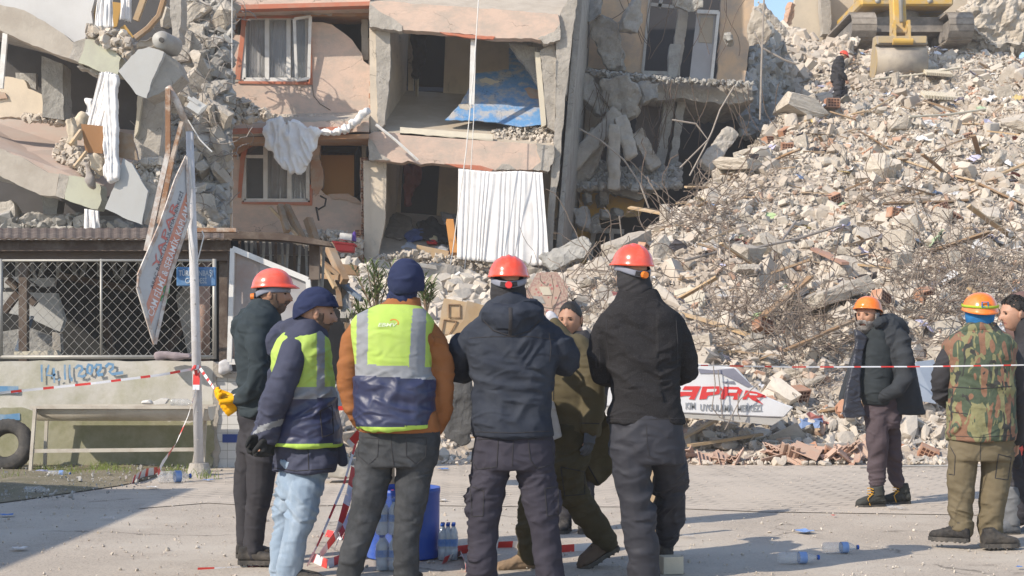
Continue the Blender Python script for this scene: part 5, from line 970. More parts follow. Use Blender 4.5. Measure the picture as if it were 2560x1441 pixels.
bpile('room_rubble', [(225, 70), (300, 80), (340, 110), (325, 145), (290, 128), (230, 100)], 240, .11, m_rubble, lambda x, y: YL-.35, 52, 'debris lying under the amber panels'); bpile('room_rubble', [(330, 410), (400, 400), (412, 430), (380, 470), (350, 452)], 200, .11, m_rubble, lambda x, y: YL-.4, 53, 'debris on the broken edge beside the four sided slab')
bpile('room_rubble', [(-20, 540), (60, 545), (200, 550), (330, 560), (330, 590), (-20, 590)], 380, .16, m_rubd, lambda x, y: YL+.3, 54, 'rubble in the shaded lowest opening of the left block')
for pts, lb, s_ in (([(-20, 500), (36, 498), (40, 545), (-20, 550)], 'grey block in the lowest opening at the left edge', 1), ([(50, 545), (110, 532), (170, 545), (180, 568), (110, 575), (60, 565)], 'broken slab pile in the lowest opening', 2)): lump(pts, YL+.2, .5, m_conc, lb, 93+s_)
# chute of rubble between the left block and the pink block
YG = lambda x, y: 30.5-(y-100)*.0045
CH = thing('rubble_backing', P(500, 900, 33), 'steep rubble mass filling the gap between the left block and the pink block', 'rubble mass'); CH.location.z = 0
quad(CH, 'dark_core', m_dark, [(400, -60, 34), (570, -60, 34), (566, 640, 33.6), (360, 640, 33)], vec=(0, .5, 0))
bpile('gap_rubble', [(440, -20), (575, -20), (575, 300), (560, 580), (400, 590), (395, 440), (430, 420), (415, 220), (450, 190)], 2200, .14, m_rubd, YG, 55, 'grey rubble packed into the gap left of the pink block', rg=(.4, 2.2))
bpile('gap_rubble', [(500, 250), (575, 240), (640, 262), (680, 290), (560, 312), (520, 330), (500, 300)], 420, .13, m_rubble, lambda x, y: 30.2, 56, 'sunlit small rubble sliding over the balcony edge of the pink block')
for k in range(60):
    rg_ = random.Random(300+k); x = rg_.uniform(435, 565); y = 20+k*12.3
    if 320 < y < 420: x = max(x, 480)
    q = P(x, y, YG(x, y)-.3); place_rock(q.x, q.y, q.z, rg_.uniform(.3, .75), 700+k, 'grey slab fragment jammed in the gap left of the pink block', 'slab fragments in the gap', 'slab_fragment')
for pts, lb, s_ in (([(505, 160), (520, 150), (572, 168), (572, 200), (510, 190)], 'squared grey beam end in the gap beside the upper window', 1), ([(505, 205), (560, 190), (572, 196), (570, 225), (530, 250), (505, 240)], 'flat grey slab tilted in the gap below the beam end', 2), ([(512, 100), (545, 90), (560, 100), (515, 130)], 'pale shard in the upper gap', 3), ([(495, 520), (540, 510), (560, 540), (535, 560)], 'pale angular block low in the gap', 4), ([(448, 0), (500, 0), (500, 80), (470, 92), (450, 60)], 'brown grey slab hanging at the top of the gap', 5)): lump(pts, YG(500, pts[0][1])-.5, .4, m_conc, lb, 110+s_)
gb_ = MB(); rg_ = random.Random(5)
for k in range(70):
    x, y = rg_.uniform(440, 575), rg_.uniform(-10, 560); gb_.tube(bar(rg_, P(x, y, YG(x, y)-.5), rg_.uniform(.5, 1.6), .3), .010, 4, cap=False)
for k in range(40): x, y = rg_.uniform(500, 575), rg_.uniform(0, 80); gb_.tube(bar(rg_, P(x, y, YB-1.2), rg_.uniform(.4, 1.1), .35, droop=.15), .012, 4, cap=False)
gb_.build('gap_rebar', m_wire, label='bent wires and bars sticking out of the rubble gap', cat='rebar', kind='stuff')
# ---------------- lower debris in the middle distance
for k, (pts, Y, th, mt, lb) in enumerate(((([(925, 640), (1000, 655), (1150, 660), (1220, 720), (1230, 790), (1100, 780), (960, 720), (920, 700)]), 29.5, .8, m_ledge, 'broad pale slab of concrete lying below the lower room'), ([(1120, 690), (1220, 700), (1260, 760), (1180, 790), (1060, 770)], 28, .5, m_conc, 'rough grey block behind the navy jacket man'),
      ([(1345, 640), (1460, 590), (1478, 610), (1470, 640), (1380, 680)], 30.5, .5, m_concd, 'shaded slab slanting below the ochre wall'), ([(1230, 600+60), (1290, 650), (1360, 672), (1330, 700), (1250, 700)], 30, .4, m_ledge, 'pale slab behind the red helmet of the navy jacket man'))): lump(pts, Y, th, mt, lb, 120+k)
bpile('low_rubble', [(860, 650), (1000, 700), (1250, 700), (1480, 680), (1560, 760), (1480, 860), (1200, 900), (900, 900), (860, 760)], 1500, .22, m_rubble, lambda x, y: 27.5-(y-650)*.022, 57, 'low rubble behind the group of men below the open block')
rail = thing('window_frame', P(1120, 730, 26.5), 'white metal window frame lying bent in the rubble behind the beanie man', 'window frame'); q = MB()
for a, b in (((1060, 702), (1155, 690)), ((1155, 690), (1150, 728)), ((1150, 728), (1060, 722)), ((1062, 712), (1150, 712)), ((1062, 702), (1062, 722)), ((1110, 696), (1108, 726))): q.beam(P(*a, 26.4), P(*b, 26.4), .05)
q.build('frame', m_white, rail)
MB().tube([P(1055, 745, 26), P(1150, 682, 26.2)], .035, 6).build('pale_pipe', m_white, label='pale pipe leaning across the white window frame', cat='pipe'); board([(1040, 656), (1090, 664), (1092, 674), (1044, 668)], 28.5, m_grey, 'grey metal profile lying under the brown cabinet panel', .2)
dp = thing('door_panel', P(1130, 840, 23), 'light brown panelled door leaning on the rubble between two men', 'door'); pp(dp, 'leaf', m_woodl, [(1110, 746), (1168, 756), (1160, 800), (1112, 856), (1090, 850)], 23, .08, .8, 14)
for pts in (rect(1122, 762, 1150, 794), [(1110, 800), (1142, 803), (1122, 838), (1104, 836)]): m = MB(); L = [P(x, y, 22.98) for x, y in pts+[pts[0]]]; m.tube(L, .012, 4); m.build('moulding', m_wood, dp)
board([(1168, 752), (1210, 764), (1200, 790), (1160, 840), (1112, 870), (1112, 856), (1160, 800)], 22.8, m_woodl, 'pale curved plywood sheet right of the leaning door'); board([(1190, 770), (1225, 768), (1220, 800), (1160, 850)], 23.2, mat('orange_ply', (.42, .25, .12), sc=2, bump=.2), 'orange plywood behind the curved sheet')
# patterned carpet
def carpet_mat():
    m = bpy.data.materials.new('patterned_carpet'); m.use_nodes = True; n = m.node_tree.nodes; L = m.node_tree.links.new; b = n['Principled BSDF']; tc = n.new('ShaderNodeTexCoord')
    v = n.new('ShaderNodeTexVoronoi'); v.inputs['Scale'].default_value = 14; L(tc.outputs['Object'], v.inputs['Vector']); r_ = n.new('ShaderNodeMapRange'); r_.inputs[1].default_value = .25; r_.inputs[2].default_value = .32; L(v.outputs['Distance'], r_.inputs[0])
    x = n.new('ShaderNodeMix'); x.data_type = 'RGBA'; L(r_.outputs[0], x.inputs[0]); x.inputs[6].default_value = (.42, .16, .15, 1); x.inputs[7].default_value = (.45, .33, .26, 1); L(x.outputs[2], b.inputs['Base Color']); b.inputs['Roughness'].default_value = 1; return m
cp = thing('carpet', P(1365, 790, 22), 'faded red octagonal patterned carpet hung over rubble', 'carpet'); YK = 22
pp(cp, 'field', mat('carpet_edge', (.44, .34, .27), (.36, .22, .19), sc=30, bump=.4, hard=.05), [(1344, 682), (1392, 680), (1420, 716), (1418, 752), (1390, 800), (1350, 800), (1310, 770), (1314, 730)], YK, .06, 1, 14); pp(cp, 'centre', carpet_mat(), [(1352, 706), (1390, 702), (1402, 728), (1380, 782), (1344, 776), (1322, 748), (1330, 722)], YK-.01, .02)
pp(cp, 'motif', m_creamw, [(1347, 718), (1372, 718), (1380, 738), (1357, 738)], YK-.02, .015); pp(cp, 'motif', m_grey, [(1331, 741), (1354, 741), (1363, 759), (1341, 759)], YK-.02, .015)
# timber lattice and basin right of the shed
for k, (a, b, w, mt, lb) in enumerate((((770, 548), (800, 640), .16, m_wood, 'thick brown plank standing against the lower pink wall'), ((715, 515), (757, 600), .14, m_wood, 'brown plank leaning left on the lower pink wall'), ((674, 518), (745, 590), .06, m_woodl, 'thin pale lath crossing the leaning planks'), ((700, 514), (718, 580), .12, m_wood, 'short plank left of the leaning planks'), ((820, 612), (862, 705), .16, m_wood, 'dark timber slanting down from the shed corner'), ((792, 630), (838, 720), .08, m_woodl, 'pale lath slanting beside the dark timber'),
      ((786, 640), (850, 690), .08, m_wood, 'brown lath crossing under the shed corner'), ((843, 700), (850, 770), .10, m_wood, 'upright brown post behind the beanie men'), ((795, 690), (850, 695), .10, m_wood, 'level brown lath behind the beanie men'), ((842, 700), (905, 750), .09, mat('blue_grey_steel', (.16, .20, .26), bump=.1), 'blue grey steel bar slanting behind the beanie men'), ((830, 745), (880, 790), .14, m_concd, 'grey beam piece low behind the beanie men'), ((868, 712), (858, 800), .12, m_concd, 'dark grey upright post low behind the beanie men'), ((855, 690), (870, 830), .10, m_wood, 'second upright post behind the beanie men'))):
    MB().beam(P(*a, 21 if k > 3 else 31.3), P(*b, 20.6 if k > 3 else 31), w*(1 if k < 4 else .7)).build('timber', mt, label=lb, cat='timber')
bs = thing('basin', P(862, 620, 30), 'red plastic basin holding books and papers on the ledge', 'basin'); pp(bs, 'tub', m_red, [(832, 606), (884, 612), (882, 630), (842, 628)], 30, .4, 0, bev=.02); pp(bs, 'rim', m_red, [(830, 602), (886, 609), (886, 613), (830, 607)], 29.95, .5)
board([(850, 582), (880, 585), (878, 602), (848, 598)], 30, m_white, 'white box standing in the red basin', .3, 'box', 'box'); board([(880, 585), (886, 578), (887, 602), (878, 602)], 30.1, mat('purple_card', (.16, .08, .40), bump=0), 'purple folder beside the white box', .3, 'folder', 'folder')
board([(850, 660), (892, 664), (896, 688), (858, 686)], 24, mat('dull_brown_board', (.30, .19, .11), bump=.2), 'brown board under the short brick stack', .3)
# oleander
def oleander(x, y, Y, n, h, sp, seed, lb):
    t = thing('oleander', P(x, y, Y), lb, 'shrub'); r = random.Random(seed); st = MB(); lf = MB(); base = P(x, y, Y)
    for k in range(n):
        a = r.uniform(0, 6.28); d = Vector((math.cos(a)*sp*r.random(), math.sin(a)*sp*r.random(), 1)).normalized(); L = h*r.uniform(.6, 1); tip = base+d*L; st.tube([base, base+d*L*.5+Vector((0, 0, .02)), tip], [.012, .009, .004], 5)
        for j in range(26):
            p = base+d*L*r.uniform(.35, 1.0); b_ = r.uniform(0, 6.28); e = Vector((math.cos(b_), math.sin(b_), r.uniform(.1, 1.6))).normalized(); l = r.uniform(.14, .26); w = e.cross(Vector((0, 0, 1))).normalized()*.014; md = p+e*l*.5+Vector((0, 0, .012)); lf.add([p, md-w, p+e*l-Vector((0, 0, .02)), md+w], [(0, 1, 2, 3)])
    st.build('stem', m_wood, t); lf.build('foliage', mat('oleander_leaf', (.17, .21, .07), (.11, .15, .05), sc=5, bump=0, rough=.5, rnd=.5, island=True), t)
oleander(942, 800, 20, 11, .85, .6, 3, 'oleander with long narrow leaves left of the tall beanie man'); oleander(1066, 790, 20, 6, .55, .5, 4, 'smaller oleander sprig right of the tall beanie man'); oleander(905, 850, 20.2, 8, .6, .9, 6, 'low oleander branches spreading above the timber debris')
# charred stump
lump([(1105, 960), (1180, 950), (1186, 1020), (1176, 1115), (1150, 1122), (1120, 1112), (1108, 1040)], 13.6, .45, mat('charred_wood', (.055, .055, .058), (.09, .09, .09), sc=5, bump=1, bsc=18, stretch=(1, 1, .3), bdist=.03), 'dark charred tree stump on the paving behind the navy jacket man', 131, 'stump', .05, 'stump', .02)
# ============================================================= street side: wall, fence, shed, pole, signs
YW = 16.3; zW = P(0, 903, YW).z
W = thing('garden_wall', (P(250, 900, YW).x, YW, 0), 'weathered grey concrete wall with blue sprayed date under the chain link fence', 'wall')
m_wall = mat('weathered_wall', (.56, .53, .48), (.47, .45, .40), sc=1.4, bump=.5, bsc=18, dirt=(.34, .325, .22), dsc=1.3, damt=.7)
xl, xr = P(-300, 0, YW).x, P(533, 0, YW).x
q = MB(); n_ = 70; vs = []
for j in range(14):
    for i in range(n_): u = i/(n_-1); z = zW*j/13; x = xl+(xr-xl)*u; vs.append((x, YW+.012*float(fbm(np.array([[x*2, z*2, 0]]), 3)[0]), z+(.012*float(vnoise(np.array([[x*6, 3, 0]]))[0]) if j == 13 else 0)))
q.add(vs, [(j*n_+i, j*n_+i+1, (j+1)*n_+i+1, (j+1)*n_+i) for j in range(13) for i in range(n_-1)]); q.box(((xl+xr)/2, YW+.13, zW/2-.01), (xr-xl-.01, .2, zW-.02)); q.build('wall', m_wall, W, True)
for p_ in W.children[0].data.polygons: p_.use_smooth = len(p_.vertices) == 4 and p_.area < .05
MB().prism([P(x, y, YW-.020) for x, y in rag([(-140, 1045), (60, 1020), (200, 1052), (340, 1030), (470, 1060), (530, 1040), (530, 1168), (-140, 1168)], 7, 16, 5)], (0, .012, 0)).build('mossy_base', mat('mossy_concrete', (.27, .26, .165), (.36, .345, .26), sc=3, bump=.5, bsc=18, dirt=(.19, .20, .10), dsc=2, damt=.7), W)
m_spray = mat('blue_spray', (.10, .24, .42), (.16, .29, .44), sc=9, bump=.1, dirt=(.36, .40, .42), dsc=6, damt=.5)
def stroke(pts, w=6, sm=3):
    m = MB(); L = [Vector((x, y, 0)) for x, y in pts]; V_s = []
    for i, p in enumerate(L):
        d = (L[min(i+1, len(L)-1)]-L[max(i-1, 0)]).normalized(); nn = Vector((-d.y, d.x, 0))*w*.5*(.85+.3*random.random()); V_s += [P(p.x+nn.x, p.y+nn.y, YW-.028), P(p.x-nn.x, p.y-nn.y, YW-.028)]
    m.add(V_s, [(2*i, 2*i+1, 2*i+3, 2*i+2) for i in range(len(L)-1)]); return m.build('spray_stroke', m_spray, W)
for pts, w in (([(104, 912), (104, 934), (105, 955)], 5), ([(122, 912), (118, 930), (116, 938), (130, 940), (140, 936)], 5), ([(134, 920), (135, 940), (136, 958)], 5), ([(147, 948), (149, 952)], 7), ([(162, 912), (162, 932), (163, 950)], 5), ([(174, 912), (174, 930), (176, 948)], 5), ([(180, 944), (179, 954)], 5),
               ([(188, 922), (196, 914), (204, 916), (206, 924), (198, 934), (196, 940), (206, 942), (214, 938)], 7), ([(218, 920), (222, 912), (230, 914), (231, 928), (226, 936), (219, 932), (218, 920)], 7), ([(236, 922), (242, 912), (252, 913), (252, 922), (244, 932), (246, 938), (258, 936)], 8), ([(264, 918), (272, 910), (282, 912), (282, 922), (274, 930), (280, 936), (308, 932)], 8), ([(-20, 974), (10, 974), (46, 975)], 18), ([(-20, 1044), (14, 1044), (50, 1042)], 16)): stroke(pts, w)
# tiled pier to the right
m_tile = bpy.data.materials.new('white_tiles'); m_tile.use_nodes = True; n = m_tile.node_tree.nodes; L = m_tile.node_tree.links.new; b = n['Principled BSDF']; tc = n.new('ShaderNodeTexCoord'); mp = n.new('ShaderNodeMapping'); mp.inputs['Rotation'].default_value = (R(-90), 0, 0); L(tc.outputs['Object'], mp.inputs[0])
br = n.new('ShaderNodeTexBrick'); br.offset = 0; br.inputs['Scale'].default_value = 1; br.inputs['Brick Width'].default_value = .15; br.inputs['Row Height'].default_value = .10; br.inputs['Mortar Size'].default_value = .003; br.inputs['Color1'].default_value = (.60, .59, .57, 1); br.inputs['Color2'].default_value = (.55, .54, .52, 1); br.inputs['Mortar'].default_value = (.25, .24, .22, 1); L(mp.outputs[0], br.inputs[0]); L(br.outputs[0], b.inputs['Base Color']); b.inputs['Roughness'].default_value = .35
TP = thing('tiled_pier', (P(600, 0, YW).x, YW, 0), 'low white tiled wall with a dark blue band beside the pole', 'wall')
pp(TP, 'tiled_face', m_tile, rect(537, 942, 800, 1171), YW+.02, .3); pp(TP, 'blue_band', mat('blue_tile', (.03, .065, .26), bump=0, rough=.3), rect(556, 1086, 800, 1107), YW+.012, .02); pp(TP, 'coping', m_conc, [(536, 930), (800, 934), (800, 944), (536, 944)], YW-.03, .4, 1, 10); pp(TP, 'mortar_edge', m_conc, [(533, 905), (546, 912), (540, 960), (548, 1010), (541, 1080), (550, 1120), (543, 1172), (532, 1172)], YW-.01, .3, 2, 10)
clothes([(545, 905), (560, 898), (576, 904), (578, 930), (548, 934)], mat('clear_bag', (.55, .54, .55), bump=.3, rough=.3), YW-.1, 140, 'crumpled clear plastic bag on top of the tiled wall', 'bag', 'plastic_bag', .03, .2)
# chain link fence
FE = thing('chain_link_fence', (P(250, 0, YW).x, YW+.08, 0), 'galvanised chain link fence with tubular frame standing on the concrete wall', 'fence'); FE.location.z = zW
m_galv = mat('galvanised', (.40, .385, .35), (.32, .305, .28), sc=8, bump=.1, rough=.5, metal=.3)
YF_ = YW+.1; zb, zt = P(0, 893, YF_).z, P(0, 652, YF_).z; q = MB(); st = .062
def zig(x0, sgn, y0):
    pts = []; z = zb; x = x0; k = 0
    while z < zt-.01: pts.append(Vector((x, YF_+(.006 if k % 2 else -.006), z))); x += sgn*st; z += st*1.02; k += 1
    return pts
xf = P(-120, 0, YF_).x; xe_ = P(536, 0, YF_).x; nW = int((xe_-xf)/(2*st))
for i in range(nW+1):                                     # every wire zigzags upwards, linking with its neighbour
    z = zb; k = 0; pts = []
    while z < zt: pts.append(Vector((xf+2*st*i+(st if k % 2 else 0)+.01*math.sin(z*3+i), YF_+(.005 if k % 2 else -.005), z))); z += st*1.05; k += 1
    q.tube(pts, .0036, 4, cap=False); q.tube([p+Vector((0, .004, 0)) if j % 2 == 0 else Vector((p.x-2*st*1.0, p.y, p.z)) for j, p in enumerate(pts)], .0036, 4, cap=False)
q.build('mesh_wires', m_galv, FE)
q = MB(); q.tube([P(-120, 893, YF_), P(538, 893, YF_)], .024, 10); q.build('bottom_rail', m_galv, FE, True); q = MB(); q.tube([P(-120, 652, YF_), P(540, 652, YF_)], .015, 8); q.build('top_rail', m_galv, FE, True)
for x in (2, 253, 536): q = MB(); q.tube([P(x, 898, YF_), P(x, 648, YF_)], .024 if x != 253 else .015, 10); q.build('post', m_galv, FE, True)
# shed behind the fence
SH = thing('open_shed', (P(250, 0, 18).x, 18.5, 0), 'dark open shed with brown corrugated roof behind the chain link fence', 'shed')
m_bro = mat('brown_roof', (.10, .07, .055), (.07, .052, .042), sc=3, bump=.3, dirt=(.26, .21, .17), dsc=3, damt=.5)
q = MB(); n_ = 150
for j, (y, Y) in enumerate(((598, 16.9), (590, 18.3), (572, 21.5))):
    for i in range(n_): p = P(-120+(700*i/(n_-1)), y, Y); q.v.append((p.x, p.y, p.z+.008*math.sin(i*1.3)))
q.f = [(j*n_+i, j*n_+i+1, (j+1)*n_+i+1, (j+1)*n_+i) for j in range(2) for i in range(n_-1)]; q.m = [0]*len(q.f); q.build('roof', m_bro, SH, solid=.02)
pp(SH, 'fascia', m_bro, rect(-120, 600, 575, 628), 17.0, .06); pp(SH, 'fascia', mat('grey_brown_board', (.17, .13, .11), (.13, .10, .085), sc=3, bump=.3), rect(-120, 628, 570, 652), 17.15, .06)
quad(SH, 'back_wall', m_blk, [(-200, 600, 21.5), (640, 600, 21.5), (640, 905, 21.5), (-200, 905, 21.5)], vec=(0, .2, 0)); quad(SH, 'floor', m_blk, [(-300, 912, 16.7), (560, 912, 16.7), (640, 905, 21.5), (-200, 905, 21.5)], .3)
for x in (60, 560): q = MB(); q.beam(P(x, 640, 17.3), P(x, 905, 17.3), .10); q.build('post', m_bro, SH)
for k in range(16): q = MB(); x = 10+k*34; q.beam(P(x, 655, 19.5), P(x+12*((k % 3)-1), 700-8*(k % 2), 19.5), .05); q.build('light_slat', m_concd, SH)  # pale bars put in for slats of light across the dark back
# boards inside; the grey plaster panels stand in for light shining through the back
for pts, Y, mt, lb in (([(0, 730), (140, 733), (160, 800), (150, 830), (60, 790), (0, 780)], 18.6, MATS['grey_plaster'], 'large grey panel in the shed at left, standing in for light from behind'), ([(10, 695), (60, 690), (90, 715), (10, 720)], 18.9, MATS['grey_plaster'], 'pale triangular panel high inside the shed, standing in for light from behind'), ([(70, 697), (135, 695), (133, 716), (100, 718)], 18.9, MATS['grey_plaster'], 'second pale panel beside the triangular one, standing in for light from behind'), ([(2, 830), (70, 820), (150, 850), (150, 890), (2, 890)], 18.2, m_concd, 'broken slab low inside the shed at left'),
        ([(130, 830), (150, 835), (152, 880), (132, 885)], 18, m_conc, 'pale stone piece behind the fence low left'), ([(440, 740), (470, 700), (490, 760), (500, 880), (470, 885), (450, 800)], 18.3, m_conc, 'pale slanting slab inside the shed beside the pink pipe'), ([(35, 880), (140, 876), (146, 890), (36, 894)], 16.75, m_creamw, 'pale plank lying along the wall top behind the fence'), ([(60, 800), (78, 790), (62, 840), (48, 880), (36, 876)], 17.6, MATS['blue_grey_steel'], 'blue grey steel strip leaning inside the shed')): board(pts, Y, mt, lb, .12)
for k, (a, b, lb) in enumerate((((10, 780, 17.9), (70, 700, 17.9), 'first roof strut inside the shed at left'), ((20, 700, 17.9), (90, 760, 17.9), 'second roof strut inside the shed at left'), ((150, 690, 19), (420, 740, 19), 'long dark rafter sagging inside the shed'), ((420, 880, 19), (470, 780, 19), 'dark post tilted near the pink pipe'), ((280, 880, 19.4), (262, 800, 19.4), 'thin dark bar standing in the middle of the shed'))): MB().beam(P(*a), P(*b), .09).build('strut', m_bro, label=lb, cat='strut')
MB().tube([P(507, 905, 17.6), P(509, 640, 17.6)], .085, 14).build('pink_pipe', mat('pink_pipe_paint', (.42, .28, .22), (.36, .24, .19), sc=4, bump=.1), smooth=True, label='upright pinkish pipe inside the shed behind the street name sign', cat='pipe')
pp(SH, 'gutter', m_rust, rect(468, 570, 590, 580), 16.6, .15)
# leaning printed panel and slatted fence at right of the shed
m_pan = mat('printed_panel', (.36, .32, .30), (.24, .20, .18), sc=1.8, bump=.1, dirt=(.30, .17, .12), dsc=1.6, damt=.55, rough=.5)
LP = thing('advertising_panel', P(680, 910, 15.4), 'tilted faded advertising panel in white frame behind the left men', 'advertising panel'); pan = [(582, 622), (770, 700), (790, 905), (574, 905)]
pp(LP, 'picture', m_pan, pan, 15.6, .04); q = MB()
for a, b in zip(pan, pan[1:]+pan[:1]): q.beam(P(*a, 15.57), P(*b, 15.57), .05, .06)
q.build('frame', m_white, LP); pp(LP, 'pale_field', mat('pale_field', (.38, .37, .37), (.29, .28, .29), sc=2.5, bump=.05, dirt=(.30, .20, .16), dsc=2.5, damt=.4), [(650, 655), (766, 703), (776, 860), (655, 860)], 15.585, .02)
SF = thing('slatted_fence', P(690, 700, 17.2), 'brown grey slatted fence topped by a flat board behind the advertising panel', 'fence')
pp(SF, 'top_board', m_bro, [(560, 578), (700, 582), (822, 604), (830, 616), (700, 600), (560, 596)], 16.9, .3, .6)
for k in range(15): q = MB(); x = 600+k*15; q.beam(P(x, 600+k*1.2, 17.3), P(x+(4 if k % 2 else -5), 690+k*3, 17.3), .03); q.build('slat', m_concd if k % 3 else m_bro, SF)
q = MB(); q.beam(P(596, 640, 17.2), P(780, 700, 17.2), .05); q.build('lower_rail', m_bro, SF); q = MB(); q.beam(P(787, 605, 17.2), P(787, 700, 17.2), .12); q.build('post', m_bro, SF)
# pole with tilted sign
YP = 15.2
PO = thing('lamp_pole', G(497, 1188), 'white painted steel pole with round concrete foot and taped middle', 'pole'); bx_ = P(492, 1188, YP).x
m_pole = mat('pole_paint', (.60, .59, .60), (.54, .53, .55), sc=2, bump=.15, bsc=25, dirt=(.40, .36, .32), dsc=2.5, damt=.5, rough=.5)
q = MB(); q.tube([Vector((P(498, 0, YP).x, YP, .02)), P(486, 700, YP), P(479, 500, YP), P(474, 330, YP)], [.052, .048, .045, .040], 18); q.build('shaft', m_pole, PO, True)
q = MB(); q.loft([(P(498, 1192, YP), (.14, 0, 0), (0, .14, 0)), (P(498, 1172, YP), (.115, 0, 0), (0, .115, 0)), (P(498, 1158, YP), (.10, 0, 0), (0, .10, 0))], 20, 2.2); q.build('concrete_foot', m_conc, PO)
q = MB(); q.tube([P(420, 218, YP-.1), P(440, 250, YP-.1), P(474, 330, YP)], .036, 10); q.build('top_arm', m_whrust, PO, True)
for y in (700, 760, 840, 960, 1030, 1100): q = MB(); q.ball(P(486+(y-700)*.024, y, YP-.05), .008, 6, 5); q.build('bolt', m_grey, PO)
FL = thing('floodlight', P(490, 260, YP), 'broken white floodlight hanging at the top of the pole', 'floodlight'); q = MB(); q.box(P(490, 268, YP-.1), (.17, .14, .13), (0, R(32), .3)); q.build('housing', m_white, FL); q = MB(); [q.box(P(498+i*4, 284-i*3, YP-.12), (.008, .16, .10), (0, R(32), .3)) for i in range(5)]; q.build('fins', m_grey, FL); q = MB(); q.box(P(482, 254, YP-.13), (.13, .12, .03), (0, R(32), .3)); q.build('visor', m_white, FL)
SG = thing('tilted_sign', P(390, 870, YP-.15), 'tilted rusty framed advertising sign hanging diagonally from the pole', 'sign')
YS = lambda x, y: YP-.12-(470-x)*.004
face = [(467, 392), (472, 545), (425, 690), (387, 860), (344, 718), (346, 690), (402, 560), (440, 450)]
pp(SG, 'panel', mat('sign_face', (.50, .50, .51), (.45, .45, .46), sc=3, bump=.05, rough=.4, dirt=(.40, .36, .33), dsc=4, damt=.35), face, YS, .03); q = MB()
for a, b in zip(face, face[1:]+face[:1]): q.beam(P(*a, YS(*a)-.01), P(*b, YS(*b)-.01), .018, .04)
q.build('frame', m_whrust, SG)
def on_sign(u, v): return P(u, v, YS(u, v)-.006)
band = [(470, 470), (472, 560), (378, 812), (366, 760)]; pp(SG, 'orange_band', mat('sign_orange', (.60, .26, .18), (.58, .22, .15), sc=3, bump=0, dirt=(.55, .42, .36), dsc=4, damt=.5), band, lambda x, y: YS(x, y)-.002, .004)
def skew_text(txt, p0, p1, h, mt, name, ext=0, bold=0, sc=1, dy=-.008):
    """lettering along the line p0-p1 on the slanted face, letters about h pixels tall"""
    tv, tf = text_mesh(txt, 1, 0, 'LEFT', bold); w = max(v.x for v in tv); d = Vector((p1[0]-p0[0], p1[1]-p0[1])); vs = []
    for v in tv: t = v.x/w; x = p0[0]+d.x*t-h*.95*v.y; y = p0[1]+d.y*t-h*.55*v.y; q_ = P(x, y, YS(x, y)+dy); vs.append(q_)
    return link(name, vs, tf, mt, SG)
m_sred = mat('sign_red', (.56, .20, .17), (.52, .16, .14), sc=3, bump=0); m_sdk = mat('sign_dark', (.11, .11, .13), bump=0)
skew_text('CAM FİLMİ & SERAMİK KAPLAMA', (376, 790), (474, 505), 21, m_whitet, 'lettering', bold=.01); skew_text('YAPAR', (388, 670), (440, 505), 21, m_sred, 'lettering', bold=.01); skew_text('ARAÇ BAKIM UYGULAMA MERKEZİ', (380, 722), (456, 480), 11, m_sdk, 'lettering'); skew_text('PROFESYONEL', (424, 700), (460, 590), 13, m_sdk, 'lettering')
skew_text('30', (408, 760), (420, 715), 22, mat('sign_green', (.10, .30, .12), bump=0), 'lettering', bold=.02); pp(SG, 'dark_strip', m_sdk, [(388, 830), (402, 775), (405, 782), (390, 845)], lambda x, y: YS(x, y)-.003, .004)
for a, b, w in (((420, 222), (420, 385), .05), ((420, 385), (366, 628), .055), ((455, 305), (430, 400), .05), ((430, 400), (398, 560), .05)): q = MB(); q.beam(P(*a, YP-.16), P(*b, YP-.16), w, .04); q.build('bracket', m_whrust if w != .05 else m_rust, SG)
SN = thing('street_name_sign', P(490, 718, 15.1), 'blue street name plate with white lettering behind the pole', 'street sign'); pp(SN, 'plate', mat('sign_blue', (.055, .17, .36), (.05, .15, .33), sc=3, bump=.05, dirt=(.25, .32, .40), dsc=4, damt=.4, rough=.5), rect(441, 668, 540, 716), YP+.07, .02, bev=.012)
for tx, y in (('TÜRKMENBAŞI', 684), ('CADDESİ', 703)): q = MB(); add_mesh(q, text_mesh(tx, .082, .001, bold=.001), P(490, y, YP+.064), 0, sx=.68); q.build('lettering', mat('faded_white', (.50, .56, .62), bump=0), SN)
wr_ = MB()
for pts in ([(474, 395), (478, 470), (468, 560), (480, 650), (492, 660), (510, 590), (505, 578)], [(470, 300), (500, 350), (530, 380)], [(476, 470), (492, 470), (490, 480)]): wr_.tube([P(x, y, YP-.08) for x, y in pts], .007, 5)
wr_.build('loose_cable', m_white, label='loose white cable looping round the pole', cat='cable')
# trough bench
TR = thing('metal_trough', G(290, 1185), 'long cream metal trough on thin legs standing against the graffiti wall', 'trough'); m_tro = mat('cream_metal', (.55, .51, .44), (.48, .44, .38), sc=3, bump=.15, dirt=(.34, .28, .22), dsc=4, damt=.5, rough=.6)
q = MB(); n_ = 12; xa, xb = P(86, 0, 15.7).x, P(520, 0, 15.7).x
for i in range(n_+1): a = math.pi*i/n_; y, z = 15.85-.21*math.cos(a), P(0, 1018, 15.7).z-.155*math.sin(a); q.v += [(xa, y, z), (xb, y, z)]
q.f = [(2*i, 2*i+1, 2*i+3, 2*i+2) for i in range(n_)]; q.m = [0]*n_; q.build('basin', m_tro, TR, True, solid=.012)
for x in (xa, xb): q = MB(); q.prism([(x, 15.85-.21*math.cos(math.pi*i/n_), P(0, 1018, 15.7).z-.155*math.sin(math.pi*i/n_)) for i in range(n_+1)], (.012, 0, 0)); q.build('end_plate', m_tro, TR)
